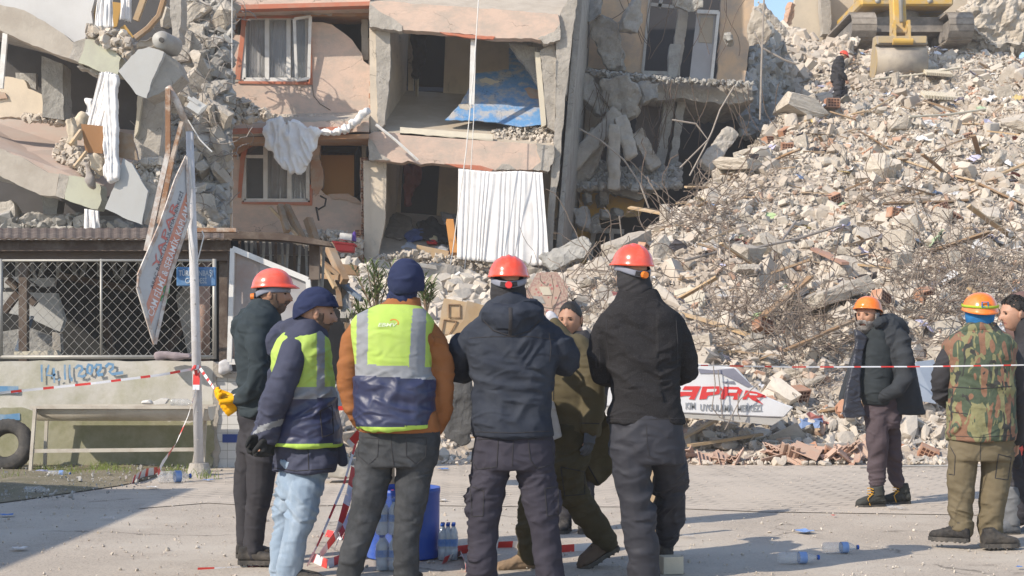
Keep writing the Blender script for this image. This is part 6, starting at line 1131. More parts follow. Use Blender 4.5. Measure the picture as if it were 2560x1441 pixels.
q = MB(); q.beam((xa-.02, 15.62, P(0, 1018, 15.7).z), (xb+.02, 15.62, P(0, 1018, 15.7).z), .03, .035); q.build('rim', m_tro, TR); q = MB(); q.beam((xa-.02, 16.06, P(0, 1018, 15.7).z), (xb+.02, 16.06, P(0, 1018, 15.7).z), .03, .035); q.build('rim', m_tro, TR)
for a, b in (((88, 1020, 15.62), (76, 1176, 15.55)), ((118, 1022, 16.06), (112, 1172, 16.1)), ((508, 1020, 15.62), (482, 1176, 15.58)), ((514, 1022, 16.06), (508, 1172, 16.1))): q = MB(); p0, p1 = P(*a), P(*b); p1.z = .02; q.beam(p0, p1, .035); q.build('leg', m_tro, TR)
q = MB(); q.beam(P(80, 1128, 15.58), P(486, 1124, 15.6), .03, .04); q.build('stretcher', m_tro, TR)
def lying_bottle(p, L, r, yaw, lb, capc, label_mat=True, grp=None):
    t = thing('plastic_bottle', p, lb, 'bottle', grp); d = Vector((math.cos(yaw), math.sin(yaw), 0)); c = p+Vector((0, 0, r)); q = MB(); prof = [(0, .7), (.03, 1), (.2, 1), (.22, .93), (.24, 1), (.45, 1), (.47, .93), (.49, 1), (.72, 1), (.86, .5), (.90, .36), (.95, .36)]
    q.tube([c+d*L*a for a, _ in prof], [r*b for _, b in prof], 14); q.build('bottle', m_pet, t, True); q = MB(); q.tube([c+d*L*.95, c+d*L], r*.42, 10); q.build('cap', capc, t, True)
    if label_mat: q = MB(); q.tube([c+d*L*.5, c+d*L*.68], r*1.02, 14, cap=False); q.build('bottle_label', m_blab, t, True)
    return t
m_pet = mat('clear_plastic', (.66, .66, .66), bump=.05, bsc=30, rough=.12, alpha=.32, spec=.8); m_blab = mat('blue_label', (.05, .16, .45), (.3, .4, .6), sc=12, bump=0, rough=.4); m_bcap = mat('blue_cap', (.02, .10, .45), bump=0, rough=.4)
zt_ = P(0, 1015, 15.7).z
lying_bottle(Vector((P(425, 0, 15.7).x, 15.72, zt_)), .26, .04, .05, 'clear plastic bottle lying on the trough rim', m_bcap, False); board([(382, 1004), (402, 996), (420, 998), (412, 1010), (386, 1012)], 15.7, m_white, 'white and red paper box on the trough', .1, 'box', 'paper_box'); clothes([(350, 1002), (372, 1000), (382, 1012), (352, 1012)], m_white, 15.7, 141, 'crumpled white paper on the trough', 'paper', 'paper', .015, .1); clothes([(385, 885), (400, 880), (470, 885), (480, 896), (400, 902), (388, 898)], fab('dusty_mauve', (.30, .25, .26)), 16.05, 142, 'dusty mauve garment lying on the wall top beside the pole', 'clothing', 'clothing', .02, .15)
# tyre
TY = thing('tyre', G(20, 1180), 'worn black tyre leaning against the wall under the trough', 'tyre'); q = MB(); c = P(18, 1140, 15.75); c.z = .295; nu, nv = 60, 16; Rm, rt = .215, .078
for i in range(nu):
    a = 2*math.pi*i/nu
    for j in range(nv): b_ = 2*math.pi*j/nv; rr = Rm+rt*1.0*math.copysign(abs(math.cos(b_))**.6, math.cos(b_)); w_ = .085*math.copysign(abs(math.sin(b_))**.7, math.sin(b_)); rr += (.006 if (math.cos(b_) > .5 and i % 2) else 0); p = Vector((rr*math.cos(a), w_, rr*math.sin(a))); p = Matrix.Rotation(R(-14), 3, 'X')@p; q.v.append(tuple(c+p))
q.f = [(i*nv+j, ((i+1) % nu)*nv+j, ((i+1) % nu)*nv+(j+1) % nv, i*nv+(j+1) % nv) for i in range(nu) for j in range(nv)]; q.m = [0]*len(q.f); q.build('tread', m_black, TY, True)
# ---------------- barrier tape
def tape(name, pts, w, label, seg=.30, seed=0, twist=0, group=None, dense=3):
    t = thing(name, pts[0], label, 'tape', group); a = MB(); L = []
    for i in range(len(pts)-1):
        n = max(2, int((pts[i+1]-pts[i]).length/.05))
        L += [pts[i].lerp(pts[i+1], k/n) for k in range(n)]
    L.append(pts[-1]); s = 0; r = random.Random(seed)
    for i in range(len(L)-1):
        d = (L[i+1]-L[i]).normalized(); tw = twist*math.sin(s*2.2+seed); tw2 = twist*math.sin((s+.05)*2.2+seed)
        def off(tt): u = Vector((0, 0, 1)) if abs(d.z) < .9 else Vector((1, 0, 0)); u = (u-d*u.dot(d)).normalized(); return (u*math.cos(tt)+d.cross(u)*math.sin(tt))*w/2
        o1, o2 = off(tw), off(tw2); a.mi = 0 if (s/seg) % 2 < .7 else 1; a.add([L[i]-o1, L[i+1]-o2, L[i+1]+o2, L[i]+o1], [(0, 1, 2, 3)]); s += (L[i+1]-L[i]).length
    a.build('strip', [m_redt, m_whitet], t)
tape('barrier_tape', [P(1660, 912, 8.0), P(1980, 918, 8.4), P(2300, 917, 8.8), P(2620, 912, 9.0), P(2900, 905, 9.2)], .009, 'long thin red and white tape stretched level across the right side', .11, 1, .5)
tape('barrier_tape', [P(-60, 990, 14.2), P(0, 983, 14.3), P(240, 958, 14.6), P(400, 938, 14.9), P(488, 922, 15.1)], .026, 'red and white tape running from the left edge to the pole', .16, 2, .4)
tape('barrier_tape', [P(492, 925, 15.1), P(490, 975, 15), P(470, 1040, 14.8), P(440, 1110, 14.5), P(405, 1160, 14.2), P(395, 1185, 14.1)], .07, 'wide red and white tape trailing down from the pole to the ground', .17, 3, .7); tape('barrier_tape', [G(395, 1186)+V((0, 0, .03)), G(360, 1196)+V((0, 0, .05)), G(330, 1210)+V((0, 0, .03))], .10, 'loose end of red and white tape on the dirt beside the bottles', .17, 9, .3)
tape('barrier_tape', [P(496, 915, 15.1), P(520, 950, 14.6), P(545, 985, 14)], .028, 'short tape piece from the pole toward the yellow gloves', .12, 4, .8); tape('barrier_tape', [P(478, 925, 15.1), P(484, 918, 15.05), P(498, 918, 15.05), P(502, 928, 15.1), P(486, 934, 15.05), P(480, 922, 15.1)], .045, 'tape wrapped round the pole', .1, 5, .4)
tape('barrier_tape', [P(494, 1424, 8.4), P(700, 1418, 8.6)], .022, 'tape lying on the road at the left man shoes', .13, 6, .1)
# slack tapes around the blue drum
for k, (pts, w, lb) in enumerate((([(892, 1100, 9.1), (860, 1210, 8.9), (800, 1350, 8.6), (768, 1416, 8.45)], .018, 'thin tight tape slanting down behind the tall beanie man'), ([(886, 1170, 9.0), (872, 1240, 8.9), (846, 1330, 8.8), (800, 1390, 8.6)], .06, 'wide tape bundle falling behind the tall beanie man'), ([(888, 1220, 9.0), (880, 1280, 8.9), (850, 1340, 8.8), (825, 1400, 8.6)], .075, 'second wide tape falling to the road'), ([(770, 1340, 9.1), (830, 1350, 9.2), (880, 1345, 9.3)], .05, 'flat tape across the road left of the drum'), ([(765, 1400, 8.6), (820, 1420, 8.5), (860, 1400, 8.6)], .06, 'crumpled tape on the road behind the jeans'), ([(1140, 1385, 9), (1180, 1380, 9), (1240, 1400, 9)], .06, 'tape scrap between the drum and the navy jacket man'), ([(1110, 1410, 8.7), (1150, 1390, 8.7), (1170, 1430, 8.7)], .05, 'twisted tape scrap near the water bottles'), ([(1245, 1370, 9.3), (1300, 1368, 9.3), (1400, 1380, 9.3), (1520, 1372, 9.3)], .05, 'tape scrap lying between the walking legs'))):
    tape('barrier_tape', [P(*p) if k < 3 else V((P(*p).x, F*HC/(p[1]-H0), .02)) for p in pts], w, lb, .12, 20+k, .5)
tape('barrier_tape', [P(900, 1082, 9), P(880, 1105, 9), P(872, 1112, 9)], .05, 'tape tip between the two vest wearing men', .10, 31, .3); tape('barrier_tape', [P(836, 1022, 9.5), P(870, 1020, 9.5)], .03, 'grey tape piece between the two vest wearing men', .5, 32, .1)
# ---------------- blue drum, water packs, stake
DR = thing('plastic_drum', V((P(1010, 0, 8.75).x, 8.75, 0)), 'open blue plastic drum standing behind the tall beanie man legs', 'drum'); q = MB(); m_drum = mat('blue_drum', (.030, .085, .40), (.026, .075, .36), sc=3, bump=.1, rough=.4, dirt=(.10, .14, .33), dsc=4, damt=.4)
cx_, cy_ = P(1004, 0, 8.8).x, 8.95; pr = [(0, .235), (.03, .24), (.05, .225), (.39, .228), (.41, .232), (.437, .232)]; n_ = 40
for z, rr in pr: q.v += [(cx_+rr*math.cos(2*math.pi*i/n_), cy_+rr*math.sin(2*math.pi*i/n_), z+.004) for i in range(n_)]
q.f = [(j*n_+i, j*n_+(i+1) % n_, (j+1)*n_+(i+1) % n_, (j+1)*n_+i) for j in range(5) for i in range(n_)]+[tuple(range(n_))]; q.m = [0]*len(q.f); q.build('shell', m_drum, DR, True, solid=.006)
def vbottle(p, h, r, lb, grp, capc, t=None):
    t = thing('water_bottle', p, lb, 'bottle', grp); q = MB(); prof = [(0, .8), (.02, 1), (.28, 1), (.3, .92), (.33, 1), (.62, 1), (.66, .93), (.72, 1), (.84, .55), (.89, .38), (.93, .38)]
    q.tube([p+V((0, 0, h*a)) for a, _ in prof], [r*b for _, b in prof], 12); q.build('bottle', m_water, t, True); q = MB(); q.tube([p+V((0, 0, h*.93)), p+V((0, 0, h))], r*.45, 10); q.build('cap', capc, t, True); q = MB(); q.tube([p+V((0, 0, h*.38)), p+V((0, 0, h*.58))], r*1.02, 12, cap=False); q.build('bottle_label', m_blab, t, True)
m_water = mat('water_bottle_plastic', (.55, .64, .74), bump=.05, rough=.1, alpha=.62, spec=.9); m_wrap = mat('shrink_wrap', (.62, .64, .70), bump=.6, bsc=14, rough=.15, alpha=.16, spec=1, bdist=.03)
for k in range(6): vbottle(V((P(1106, 0, 8.8).x+.034*(k % 3), 8.80+.07*(k//3), 0)), .225, .027 if k % 3 else .029, 'small water bottle right of the drum, %s row, %s' % (('front', 'back')[k//3], ('left', 'middle', 'right')[k % 3]), 'small water bottles beside the drum', m_bcap)
for lv in range(2):
    for k in range(4): vbottle(V((P(952, 0, 8.3).x+.075*(k % 2), 8.36+.08*(k//2), .212*lv)), .21, .036, ('lower' if lv == 0 else 'upper')+' layer water bottle behind the tall beanie man, %s %s' % (('front', 'back')[k//2], ('left', 'right')[k % 2]), ('lower' if lv == 0 else 'upper')+' layer water bottles', m_bcap)
wrp = MB(); wrp.box((P(952, 0, 8.3).x+.037, 8.40, .215), (.165, .18, .425)); o = wrp.build('shrink_wrap', m_wrap, label='clear shrink wrap around the stacked water bottles', cat='plastic wrap'); o.modifiers.new('b', 'BEVEL').width = .02
MB().tube([V((P(984, 0, 9.3).x, 9.3, 0)), P(980, 1168, 9.35), P(982, 1150, 9.35)], [.018, .018, .015], 8).build('stake', m_woodl, label='wooden stake standing behind the drum between the dark jeans', cat='stake'); clothes([(972, 1226), (986, 1222), (990, 1250), (976, 1256)], m_redt, 8.9, 150, 'knot of red tape tied at the drum top', 'tape', 'tape_knot', .01, .05)
MB().beam(V((P(1633, 0, 9.9).x, 9.9, 0)), P(1631, 1150, 9.9), .055, .03).build('timber_stake', m_woodl, label='pale timber stake upright between the legs of the black fleece man', cat='stake'); o = MB().box(V((P(1680, 0, 8.2).x, 8.25, .05)), (.12, .10, .10), (0, 0, .2)).build('pale_block', m_creamw, label='pale block on the road at the black fleece man heel', cat='block')
lying_bottle(G(1945, 1410), .26, .036, .1, 'empty clear bottle lying on the road, nearer of two', m_bcap); lying_bottle(G(2058, 1384), .24, .036, .15, 'empty bottle with blue label lying on the road, farther of two', m_bcap); lying_bottle(G(395, 1208), .34, .06, .5, 'large empty clear bottle on the dirt by the loose tape', m_bcap); lying_bottle(G(120, 1192), .24, .034, .05, 'clear bottle lying by the blue rag under the trough', m_bcap); lying_bottle(G(62, 1238), .22, .04, .1, 'clear bottle on the dirt near the left edge', m_white, False)
clothes([(76, 1180), (100, 1174), (138, 1182), (132, 1196), (90, 1196)], fab('blue_white_rag', (.22, .25, .42), dirt=(.5, .5, .5), damt=.9), 15.3, 151, 'blue and white rag on the dirt under the trough', 'rag', 'rag', .015, .12); clothes([(46, 1182), (70, 1176), (76, 1194), (44, 1198)], m_black, 15.2, 152, 'black plastic scrap beside the tyre', 'litter', 'plastic_scrap', .015, .1); board([(-10, 1188), (40, 1187), (42, 1197), (-10, 1199)], 14.9, mat('orange_plastic', (.75, .20, .02), bump=.05), 'orange plastic strip in front of the tyre', .12, 'strip', 'plastic_strip'); clothes([(800, 1195), (826, 1160), (880, 1172), (892, 1192), (860, 1196)], fab('canvas', (.40, .37, .32)), 14.2, 153, 'pale canvas sack lying on the paving behind the parka man', 'sack', 'sack', .02, .3)
def litter(px, py, w, mt, seed, lb):
    v, f = sct[seed % 8]; g_ = G(px, py); k = w*g_.y/F; r = random.Random(seed); M = Euler((0, 0, r.uniform(0, 6))).to_matrix(); o = link('litter', [g_+V((0, 0, .015))+M@Vector((a[0]*k, a[1]*k, abs(a[2])*k*.6)) for a in v], f, mt, label=lb, cat='litter')
for k, (x, y, w, mt, lb) in enumerate(((48, 1376, 34, m_white, 'white torn paper on the shaded road at the left'), (270, 1300, 34, m_pet, 'clear plastic scrap on the road left of centre'), (15, 1292, 30, mat('blue_wrapper', (.08, .2, .5), bump=0), 'blue wrapper near the left edge of the road'), (1490, 1378, 36, m_white, 'white paper on the road near the walking boots'), (2010, 1333, 40, m_blab, 'blue foil strip on the road between the shadows'), (1720, 1345, 26, m_pet, 'crumpled clear cup on the road right of the black fleece man'), (2380, 1208, 40, m_pet, 'clear wrapper behind the khaki trousers'), (2084, 1293, 12, m_redt, 'small red brick bit on the road'), (2240, 1275, 50, m_pet, 'plastic film by the bearded man boots'), (2548, 1423, 14, MATS['blue_wrapper'], 'tiny blue bit at the lower right corner'), (1107, 1176, 26, MATS['blue_wrapper'], 'light blue wrapper on the paving'), (1104, 1255, 30, m_white, 'white scrap on the paving edge right of the drum'), (520, 1204, 20, m_blab, 'small blue bottle piece on the paving near the pole'), (380, 1222, 24, m_white, 'white crumb of plaster on the dirt below the tape'))): litter(x, y, w, mt, k+3, lb)
# gravel scattered over the road
rg2 = np.random.default_rng(3); n = 3600; Yr = 7.6+10*rg2.random(n)**1.2; Xr = (rg2.random(n)-.5)*Yr*.78; ok = np.ones(n, bool); s_ = np.clip(rg2.lognormal(math.log(.007), .5, n), .003, .035)
scatter('road_gravel', np.stack([Xr, Yr, np.full(n, .004)], 1), s_, m_rubble, 61, label='loose gravel and plaster crumbs scattered on the road', cat='gravel')
n = 2400; Yr = rg2.uniform(16.6, 17.6, n); Xr = rg2.uniform(-3, 10, n); scatter('edge_rubble', np.stack([Xr, Yr, np.full(n, .03)+.1*np.clip(Yr-17, 0, 2)], 1), np.clip(rg2.lognormal(math.log(.032), .6, n), .01, .2), m_rubble, 62, label='small rubble spilling onto the paving at the foot of the hill', cat='rubble')
n = 900; Yr = rg2.uniform(12, 16.2, n); Xr = -6+rg2.random(n)*2.6*(Yr/14); scatter('dirt_crumbs', np.stack([Xr, Yr, np.full(n, .05)], 1), np.clip(rg2.lognormal(math.log(.010), .6, n), .004, .05), m_rubd, 63, label='small stones scattered on the dirt verge', cat='gravel')
gr = MB()
for x0, y0, n in ((255, 1180, 170), (445, 1182, 60), (120, 1180, 40), (300, 1186, 60), (180, 1188, 60), (30, 1200, 30), (505, 1196, 30)):
    for k in range(n):
        b_ = G(x0+random.gauss(0, 22), y0+random.uniform(-4, 5)); h = random.uniform(.05, .16); d = Vector((random.uniform(-.5, .5), random.uniform(-.3, .3), 1)).normalized()*h; w = Vector((.004, 0, 0)); gr.add([b_-w, b_+w, b_+d*.6+w*.6, b_+d+Vector((d.x*.5, 0, -.01)), b_+d*.6-w*.6], [(0, 1, 2, 3, 4)])
gr.build('grass', mat('grass', (.13, .19, .04), (.20, .22, .07), sc=4, bump=0, rnd=.4, island=True), label='thin tufts of green grass along the foot of the graffiti wall', cat='grass', kind='stuff')
# ---------------- fallen shop sign with red lettering
YV = 17.35
SS = thing('fallen_shop_sign', P(1850, 1060, YV), 'fallen white shop sign with big red letters at the foot of the hill', 'sign')
m_sgn = mat('sign_white', (.66, .66, .67), (.60, .60, .61), sc=1, bump=.06, dirt=(.50, .47, .44), dsc=1.5, damt=.4, rough=.4)
fr_ = [(1500, 905), (1752, 910), (1842, 920), (1878, 962), (1912, 990), (1960, 1010), (1985, 1018), (1960, 1045), (1700, 1034), (1500, 1015)]
pp(SS, 'front_face', m_sgn, fr_, YV, .35, .6, 24, 2, bev=.015); pp(SS, 'lower_return', mat('sign_side', (.45, .43, .40), sc=2, bump=.1), [(1500, 1016), (1700, 1035), (1958, 1046), (1930, 1064), (1880, 1058), (1700, 1044), (1500, 1035)], YV+.02, .3, .6)
pp(SS, 'dark_streak', mat('sign_streak', (.16, .16, .20), (.25, .25, .30), sc=3, bump=.05), [(1745, 922), (1780, 926), (1835, 921), (1852, 938), (1880, 965), (1868, 968), (1830, 948), (1800, 934), (1750, 934)], YV-.012, .01)
pp(SS, 'dark_streak', MATS['sign_streak'], [(1805, 955), (1835, 953), (1838, 960), (1812, 958)], YV-.012, .01)
m_lred = mat('letter_red', (.62, .055, .055), (.56, .05, .05), sc=3, bump=0, rough=.4)
def letters(paths, mt, dy=-.009, th=.006, nm='lettering'):
    for pts in paths: pp(SS, nm, mt, pts, YV+dy, th)
letters([[(1712, 966), (1752, 966), (1736, 1000), (1722, 998), (1728, 990), (1712, 990), (1690, 994), (1700, 980), (1730, 980), (1732, 975), (1706, 975)],
         [(1756, 967), (1800, 966), (1806, 974), (1796, 986), (1770, 990), (1766, 998), (1748, 999)], [(1810, 967), (1846, 968), (1856, 976), (1844, 1000), (1832, 999), (1836, 990), (1816, 990), (1811, 999), (1799, 998)],
         [(1864, 976), (1890, 980), (1912, 988), (1916, 994), (1890, 994), (1905, 1008), (1908, 1012), (1880, 1000), (1870, 992), (1866, 999), (1856, 999)]], m_lred)
letters([[(1768, 973), (1792, 973), (1790, 979), (1766, 981)], [(1822, 974), (1844, 975), (1841, 982), (1820, 982)], [(1874, 983), (1894, 986), (1893, 989), (1874, 988)]], m_sgn, -.012, .004, 'letter_counter')
for tx, x, y, sz_, rz in (('KIM', 1726, 1016, .115, 0), ('UYGULAMA', 1791, 1021, .115, -.03), ('MERKEZİ', 1874, 1022, .115, .01)): q = MB(); add_mesh(q, text_mesh(tx, sz_, .0015, bold=.002), P(x, y, YV-.008), sx=.66, ux=(math.cos(rz), 0, math.sin(rz)), uy=(-math.sin(rz), 0, math.cos(rz))); q.build('lettering', mat('letter_grey', (.20, .21, .22), (.32, .33, .34), sc=4, bump=0, rough=.4), SS)
ww_ = MB()
for pts in ([(1782, 905), (1788, 960), (1780, 1020), (1800, 1045), (1850, 1058)], [(1795, 925), (1800, 970), (1806, 1045)], [(1895, 960), (1850, 1000), (1830, 1040), (1812, 1075)], [(1846, 985), (1844, 1030), (1850, 1050)]): ww_.tube([P(x, y, YV-.1) for x, y in pts], .007, 5)
ww_.build('loose_wires', m_wire, label='thin loose wires hanging over the fallen shop sign', cat='wire')
# clay tiles and bricks in front of the sign tip
m_tileb = mat('clay_tile', (.45, .27, .20), (.44, .32, .25), sc=4, bump=.3, dirt=(.42, .33, .27), dsc=3, damt=.6, rnd=.15); TL = []
for k in range(3):
    q = MB(); 
    for j in range(2):
        for i in range(13): q.v.append(((i/12-.5)*.26, (j-.5)*.34, .016*math.cos(i*math.pi/2)))
    q.f = [(i, i+1, 13+i+1, 13+i) for i in range(12)]; me = bpy.data.meshes.new('tile'); me.from_pydata(q.v, [], q.f); me.materials.append(m_tileb); me.update(); TL.append(me)
rt_ = random.Random(3)
for k in range(46):
    x = rt_.uniform(1690, 2170) if k % 2 else rt_.gauss(1960, 80); p = V((P(x, 0, 17.2).x, rt_.uniform(16.75, 17.25), 0)); p.z = .03+rt_.random()*(.16 if p.x > 2.9 else .04); o = bpy.data.objects.new('roof_tile', TL[k % 3]); COL.objects.link(o); o.location = p; o.rotation_euler = (rt_.uniform(-.6, .9), rt_.uniform(-.6, .6), rt_.uniform(0, 6.28)); s = rt_.uniform(.6, 1); o.scale = (s, s, s); o.modifiers.new('t', 'SOLIDIFY').thickness = .014; tag(o, 'broken red clay roof tile in the heap between the fallen shop sign and the bearded man', 'roof tile', 'roof tiles at the foot of the hill')
for k in range(12):
    p = V((rt_.uniform(3.4, 6.5), rt_.uniform(17.0, 17.7), .1)); place_brick(p, (rt_.uniform(-.6, .6), rt_.uniform(-.6, .6), rt_.uniform(-.8, .8)), rt_.uniform(.6, .9), 'chipped hollow brick at the foot of the hill by the fallen shop sign', 'hollow bricks at the foot of the hill')
cb_ = thing('concrete_block', G(2330, 1142), 'grey hollow concrete block on the ground behind the camouflage vest man', 'block'); c = G(2330, 1142); q = MB(); m_cb = m_ledge
for dx, w in ((-.19, .04), (0, .04), (.19, .04)): q.box(c+V((dx, 0, .11)), (w, .2, .14))
q.box(c+V((0, 0, .02)), (.42, .2, .04)); q.box(c+V((0, 0, .20)), (.42, .2, .04)); q.box(c+V((0, .09, .11)), (.42, .02, .14)); q.build('body', m_cb, cb_)
MB().beam(P(2130, 1010, 17.4)+V((0, .3, .0)), G(2165, 1128)+V((0, .3, 0)), .12, .04).build('white_post', m_white, label='leaning white post behind the bearded man legs', cat='post'); MB().tube([G(2150, 1172)+V((0, 0, .012)), G(2300, 1169)+V((0, 0, .02)), G(2470, 1168)+V((0, 0, .012))], .012, 6).build('thin_pipe', m_grey, label='thin grey rod lying on the paving behind the bearded man', cat='rod')
pw = MB(); pw.prism([P(*q_) for q_ in ((2290, 905, 18.5), (2335, 900, 18.7), (2350, 960, 18.6), (2340, 1010, 18.4), (2285, 1000, 18.3))], (0, .08, 0)); pw.build('glass_sheet', mat('pale_blue_sheet', (.40, .44, .50), bump=.05, rough=.3), label='pale blue glazed sheet leaning in rubble left of the camouflage vest', cat='sheet')
# ---------------- excavator
XE, YE = P(2250, 0, 48).x, 48.0; zE = P(0, 100, 46.6).z; YK_ = hx(2250, 203).y+.35; DY = 44.8-YK_
EX = thing('excavator', V((XE, YE, zE)), 'yellow tracked excavator on top of the rubble hill with its bucket lowered', 'excavator'); m_ey = mat('excavator_yellow', (.56, .34, .06), (.48, .31, .08), sc=2, bump=.12, rough=.5, dirt=(.42, .34, .24), dsc=2.2, damt=.8); m_tk = mat('track_steel', (.25, .215, .18), (.19, .165, .14), sc=4, bump=.4, rough=.7, dirt=(.38, .33, .28), dsc=3, damt=.6); m_und = mat('undercarriage', (.14, .13, .125), (.20, .18, .16), sc=3, bump=.2, dirt=(.33, .29, .25), dsc=2, damt=.6)
for sx, cx in ((-1, P(2150, 0, 47).x), (1, P(2390, 0, 47).x)):
    k = MB(); W_ = .82; L_, Hh = 4.0, .92; n_ = 44; path = []
    for i in range(n_):
        t = i/n_*(2*(L_-Hh)+math.pi*Hh); s1 = L_-Hh
        if t < s1: y, z, a = -s1/2+t, Hh, 0
        elif t < s1+math.pi*Hh/2: b_ = (t-s1)/(Hh/2); y, z, a = s1/2+math.sin(b_)*Hh/2, Hh/2+math.cos(b_)*Hh/2, -b_
        elif t < 2*s1+math.pi*Hh/2: y, z, a = s1/2-(t-s1-math.pi*Hh/2), 0, math.pi
        else: b_ = (t-2*s1-math.pi*Hh/2)/(Hh/2); y, z, a = -s1/2-math.sin(b_)*Hh/2, Hh/2-math.cos(b_)*Hh/2, math.pi-b_
        path.append((y, z, a))
    for y, z, a in path: k.box((cx, YE+.4+y, zE+z), (W_, .20, .05), (a, 0, 0)); k.box((cx, YE+.4+y+.03*math.sin(a), zE+z+.03*math.cos(a)), (W_, .035, .06), (a, 0, 0))
    k.build('track', m_tk, EX); q = MB(); q.box((cx, YE+.4, zE+Hh/2), (W_*.6, L_-Hh*.8, Hh*.62)); 
    for j in range(5): q.tube([(cx-W_*.42, YE-1.2+j*.8, zE+.28), (cx+W_*.42, YE-1.2+j*.8, zE+.28)], .2, 12)
    q.build('track_frame', m_und, EX)
q = MB(); q.box((XE+.05, YE+.4, zE+.75), (2.6, 1.6, .5)); q.tube([(XE, YE+.4, zE+.95), (XE, YE+.4, zE+1.25)], .75, 24); q.build('undercarriage', m_und, EX)
q = MB(); q.box((XE, YE+.9, zE+1.45), (3.1, 3.6, .38)); o = q.build('body', m_ey, EX); o.modifiers.new('b', 'BEVEL').width = .06
q = MB(); q.box((XE-1.0, YE-.3, zE+2.4), (.95, 1.6, 1.6)); o = q.build('cab', m_ey, EX); o.modifiers.new('b', 'BEVEL').width = .08; q = MB(); q.box((XE-1.0, YE-1.11, zE+2.5), (.78, .02, 1.1)); q.build('cab_window', m_glass, o); q = MB(); q.box((XE+.9, YE+1.0, zE+2.2), (1.2, 2.8, 1.2)); q.build('engine_cover', m_ey, EX)
for dx in (-1.0, .75): q = MB(); q.tube([(XE+dx, YE-.93, zE+1.42), (XE+dx, YE-.90, zE+1.42)], .09, 14); q.build('work_lamp', m_grey, EX, True)
zt0 = P(0, 96, YK_+.2).z+.1
q = MB(); xk = P(2254, 0, YK_).x; q.beam((xk+.15, YK_+1.6, zE+4.6), (xk, YK_+.32, zt0), .40, .46); o = q.build('stick', m_ey, EX); o.modifiers.new('b', 'BEVEL').width = .03; q = MB(); q.beam((XE, YE+.2, zE+2.0), (xk+.2, YK_+2.0, zE+5.2), .5, .6); q.build('boom', m_ey, EX)
q = MB(); q.tube([(xk+.1, YK_+1.0, zE+4.2), (xk, YK_+.02, zt0+.35)], .06, 12); q.build('hydraulic_ram', m_grey, EX, True)
xk = P(2252, 0, YK_).x; q = MB(); zk = lambda y: P(0, y, YK_).z
for dx in (-.22, .22): q.prism([(xk+dx-.04, YK_-.1, zk(52)), (xk+dx-.04, YK_+.3, zk(52)), (xk+dx-.04, YK_+.35, zk(112)), (xk+dx-.04, YK_-.2, zk(112))], (.08, 0, 0)); q.tube([(xk+dx-.06, YK_, zk(72)), (xk+dx+.06, YK_, zk(72))], .13, 14)
q.tube([(xk-.3, YK_-.2, zk(108)), (xk+.3, YK_-.2, zk(108))], .10, 12); q.build('bucket_linkage', m_ey, EX)
q = MB(); x0, x1 = P(2190, 0, YK_).x, P(2315, 0, YK_).x; n_ = 20; pr = [(YK_+.30, zk(90)), (YK_-.02, zk(92)), (YK_-.12, zk(112))]
for i in range(n_+1): a = R(60)-R(200)*i/n_; pr.append((YK_+.33-.52*math.cos(a), zk(152)+.52*math.sin(a)))
for y, z in pr: q.v += [(x0, y, z), (x1, y, z)]
q.f = [(2*i, 2*i+1, 2*i+3, 2*i+2) for i in range(len(pr)-1)]; q.m = [0]*len(q.f); bk = q.build('bucket', mat('bucket_steel', (.31, .27, .235), (.25, .22, .19), sc=2.5, bump=.25, rough=.6, dirt=(.44, .38, .30), dsc=1.2, damt=.7), EX, True, solid=.04)
bk.data.polygons.foreach_set('use_smooth', [i > 3 for i in range(len(bk.data.polygons))])
for x in (x0-.02, x1-.02): q = MB(); q.prism([(x, y, z) for y, z in pr], (.04, 0, 0)); q.build('bucket_side', mat('bucket_worn_paint', (.46, .34, .16), (.40, .32, .21), sc=3, bump=.2, dirt=(.36, .31, .26), dsc=2, damt=.6), bk)
q = MB(); q.box(((x0+x1)/2, YK_-.09, zk(102)), (x1-x0-.08, .16, .20)); q.build('bucket_top', MATS['bucket_worn_paint'], bk)
for j in range(5): q = MB(); q.box((x0+(x1-x0)*(j+.5)/5, pr[-1][0]+.1, pr[-1][1]), (.1, .25, .08)); q.build('tooth', m_tk, bk)
# ---------------- off-frame building whose corner shades the road at the left
SB = thing('street_building', (-11.7, 4, 0), 'plain rendered street building standing left of the camera', 'building'); q = MB(); q.box((-11.7, 3.2, 2.0), (8, 14, 4)); q.build('wall', m_cream, SB); q = MB(); q.box((-11.65, 3.2, 4.06), (8.1, 14.1, .12)); q.build('roof', m_conc, SB)
for k in range(4): q = MB(); q.box((-7.69, -1+k*2.8, 1.9), (.04, 1.3, 1.3)); f_ = q.build('window', m_white, SB); q = MB(); q.box((-7.665, -1+k*2.8, 1.9), (.02, 1.1, 1.1)); q.build('pane', m_glass, f_)

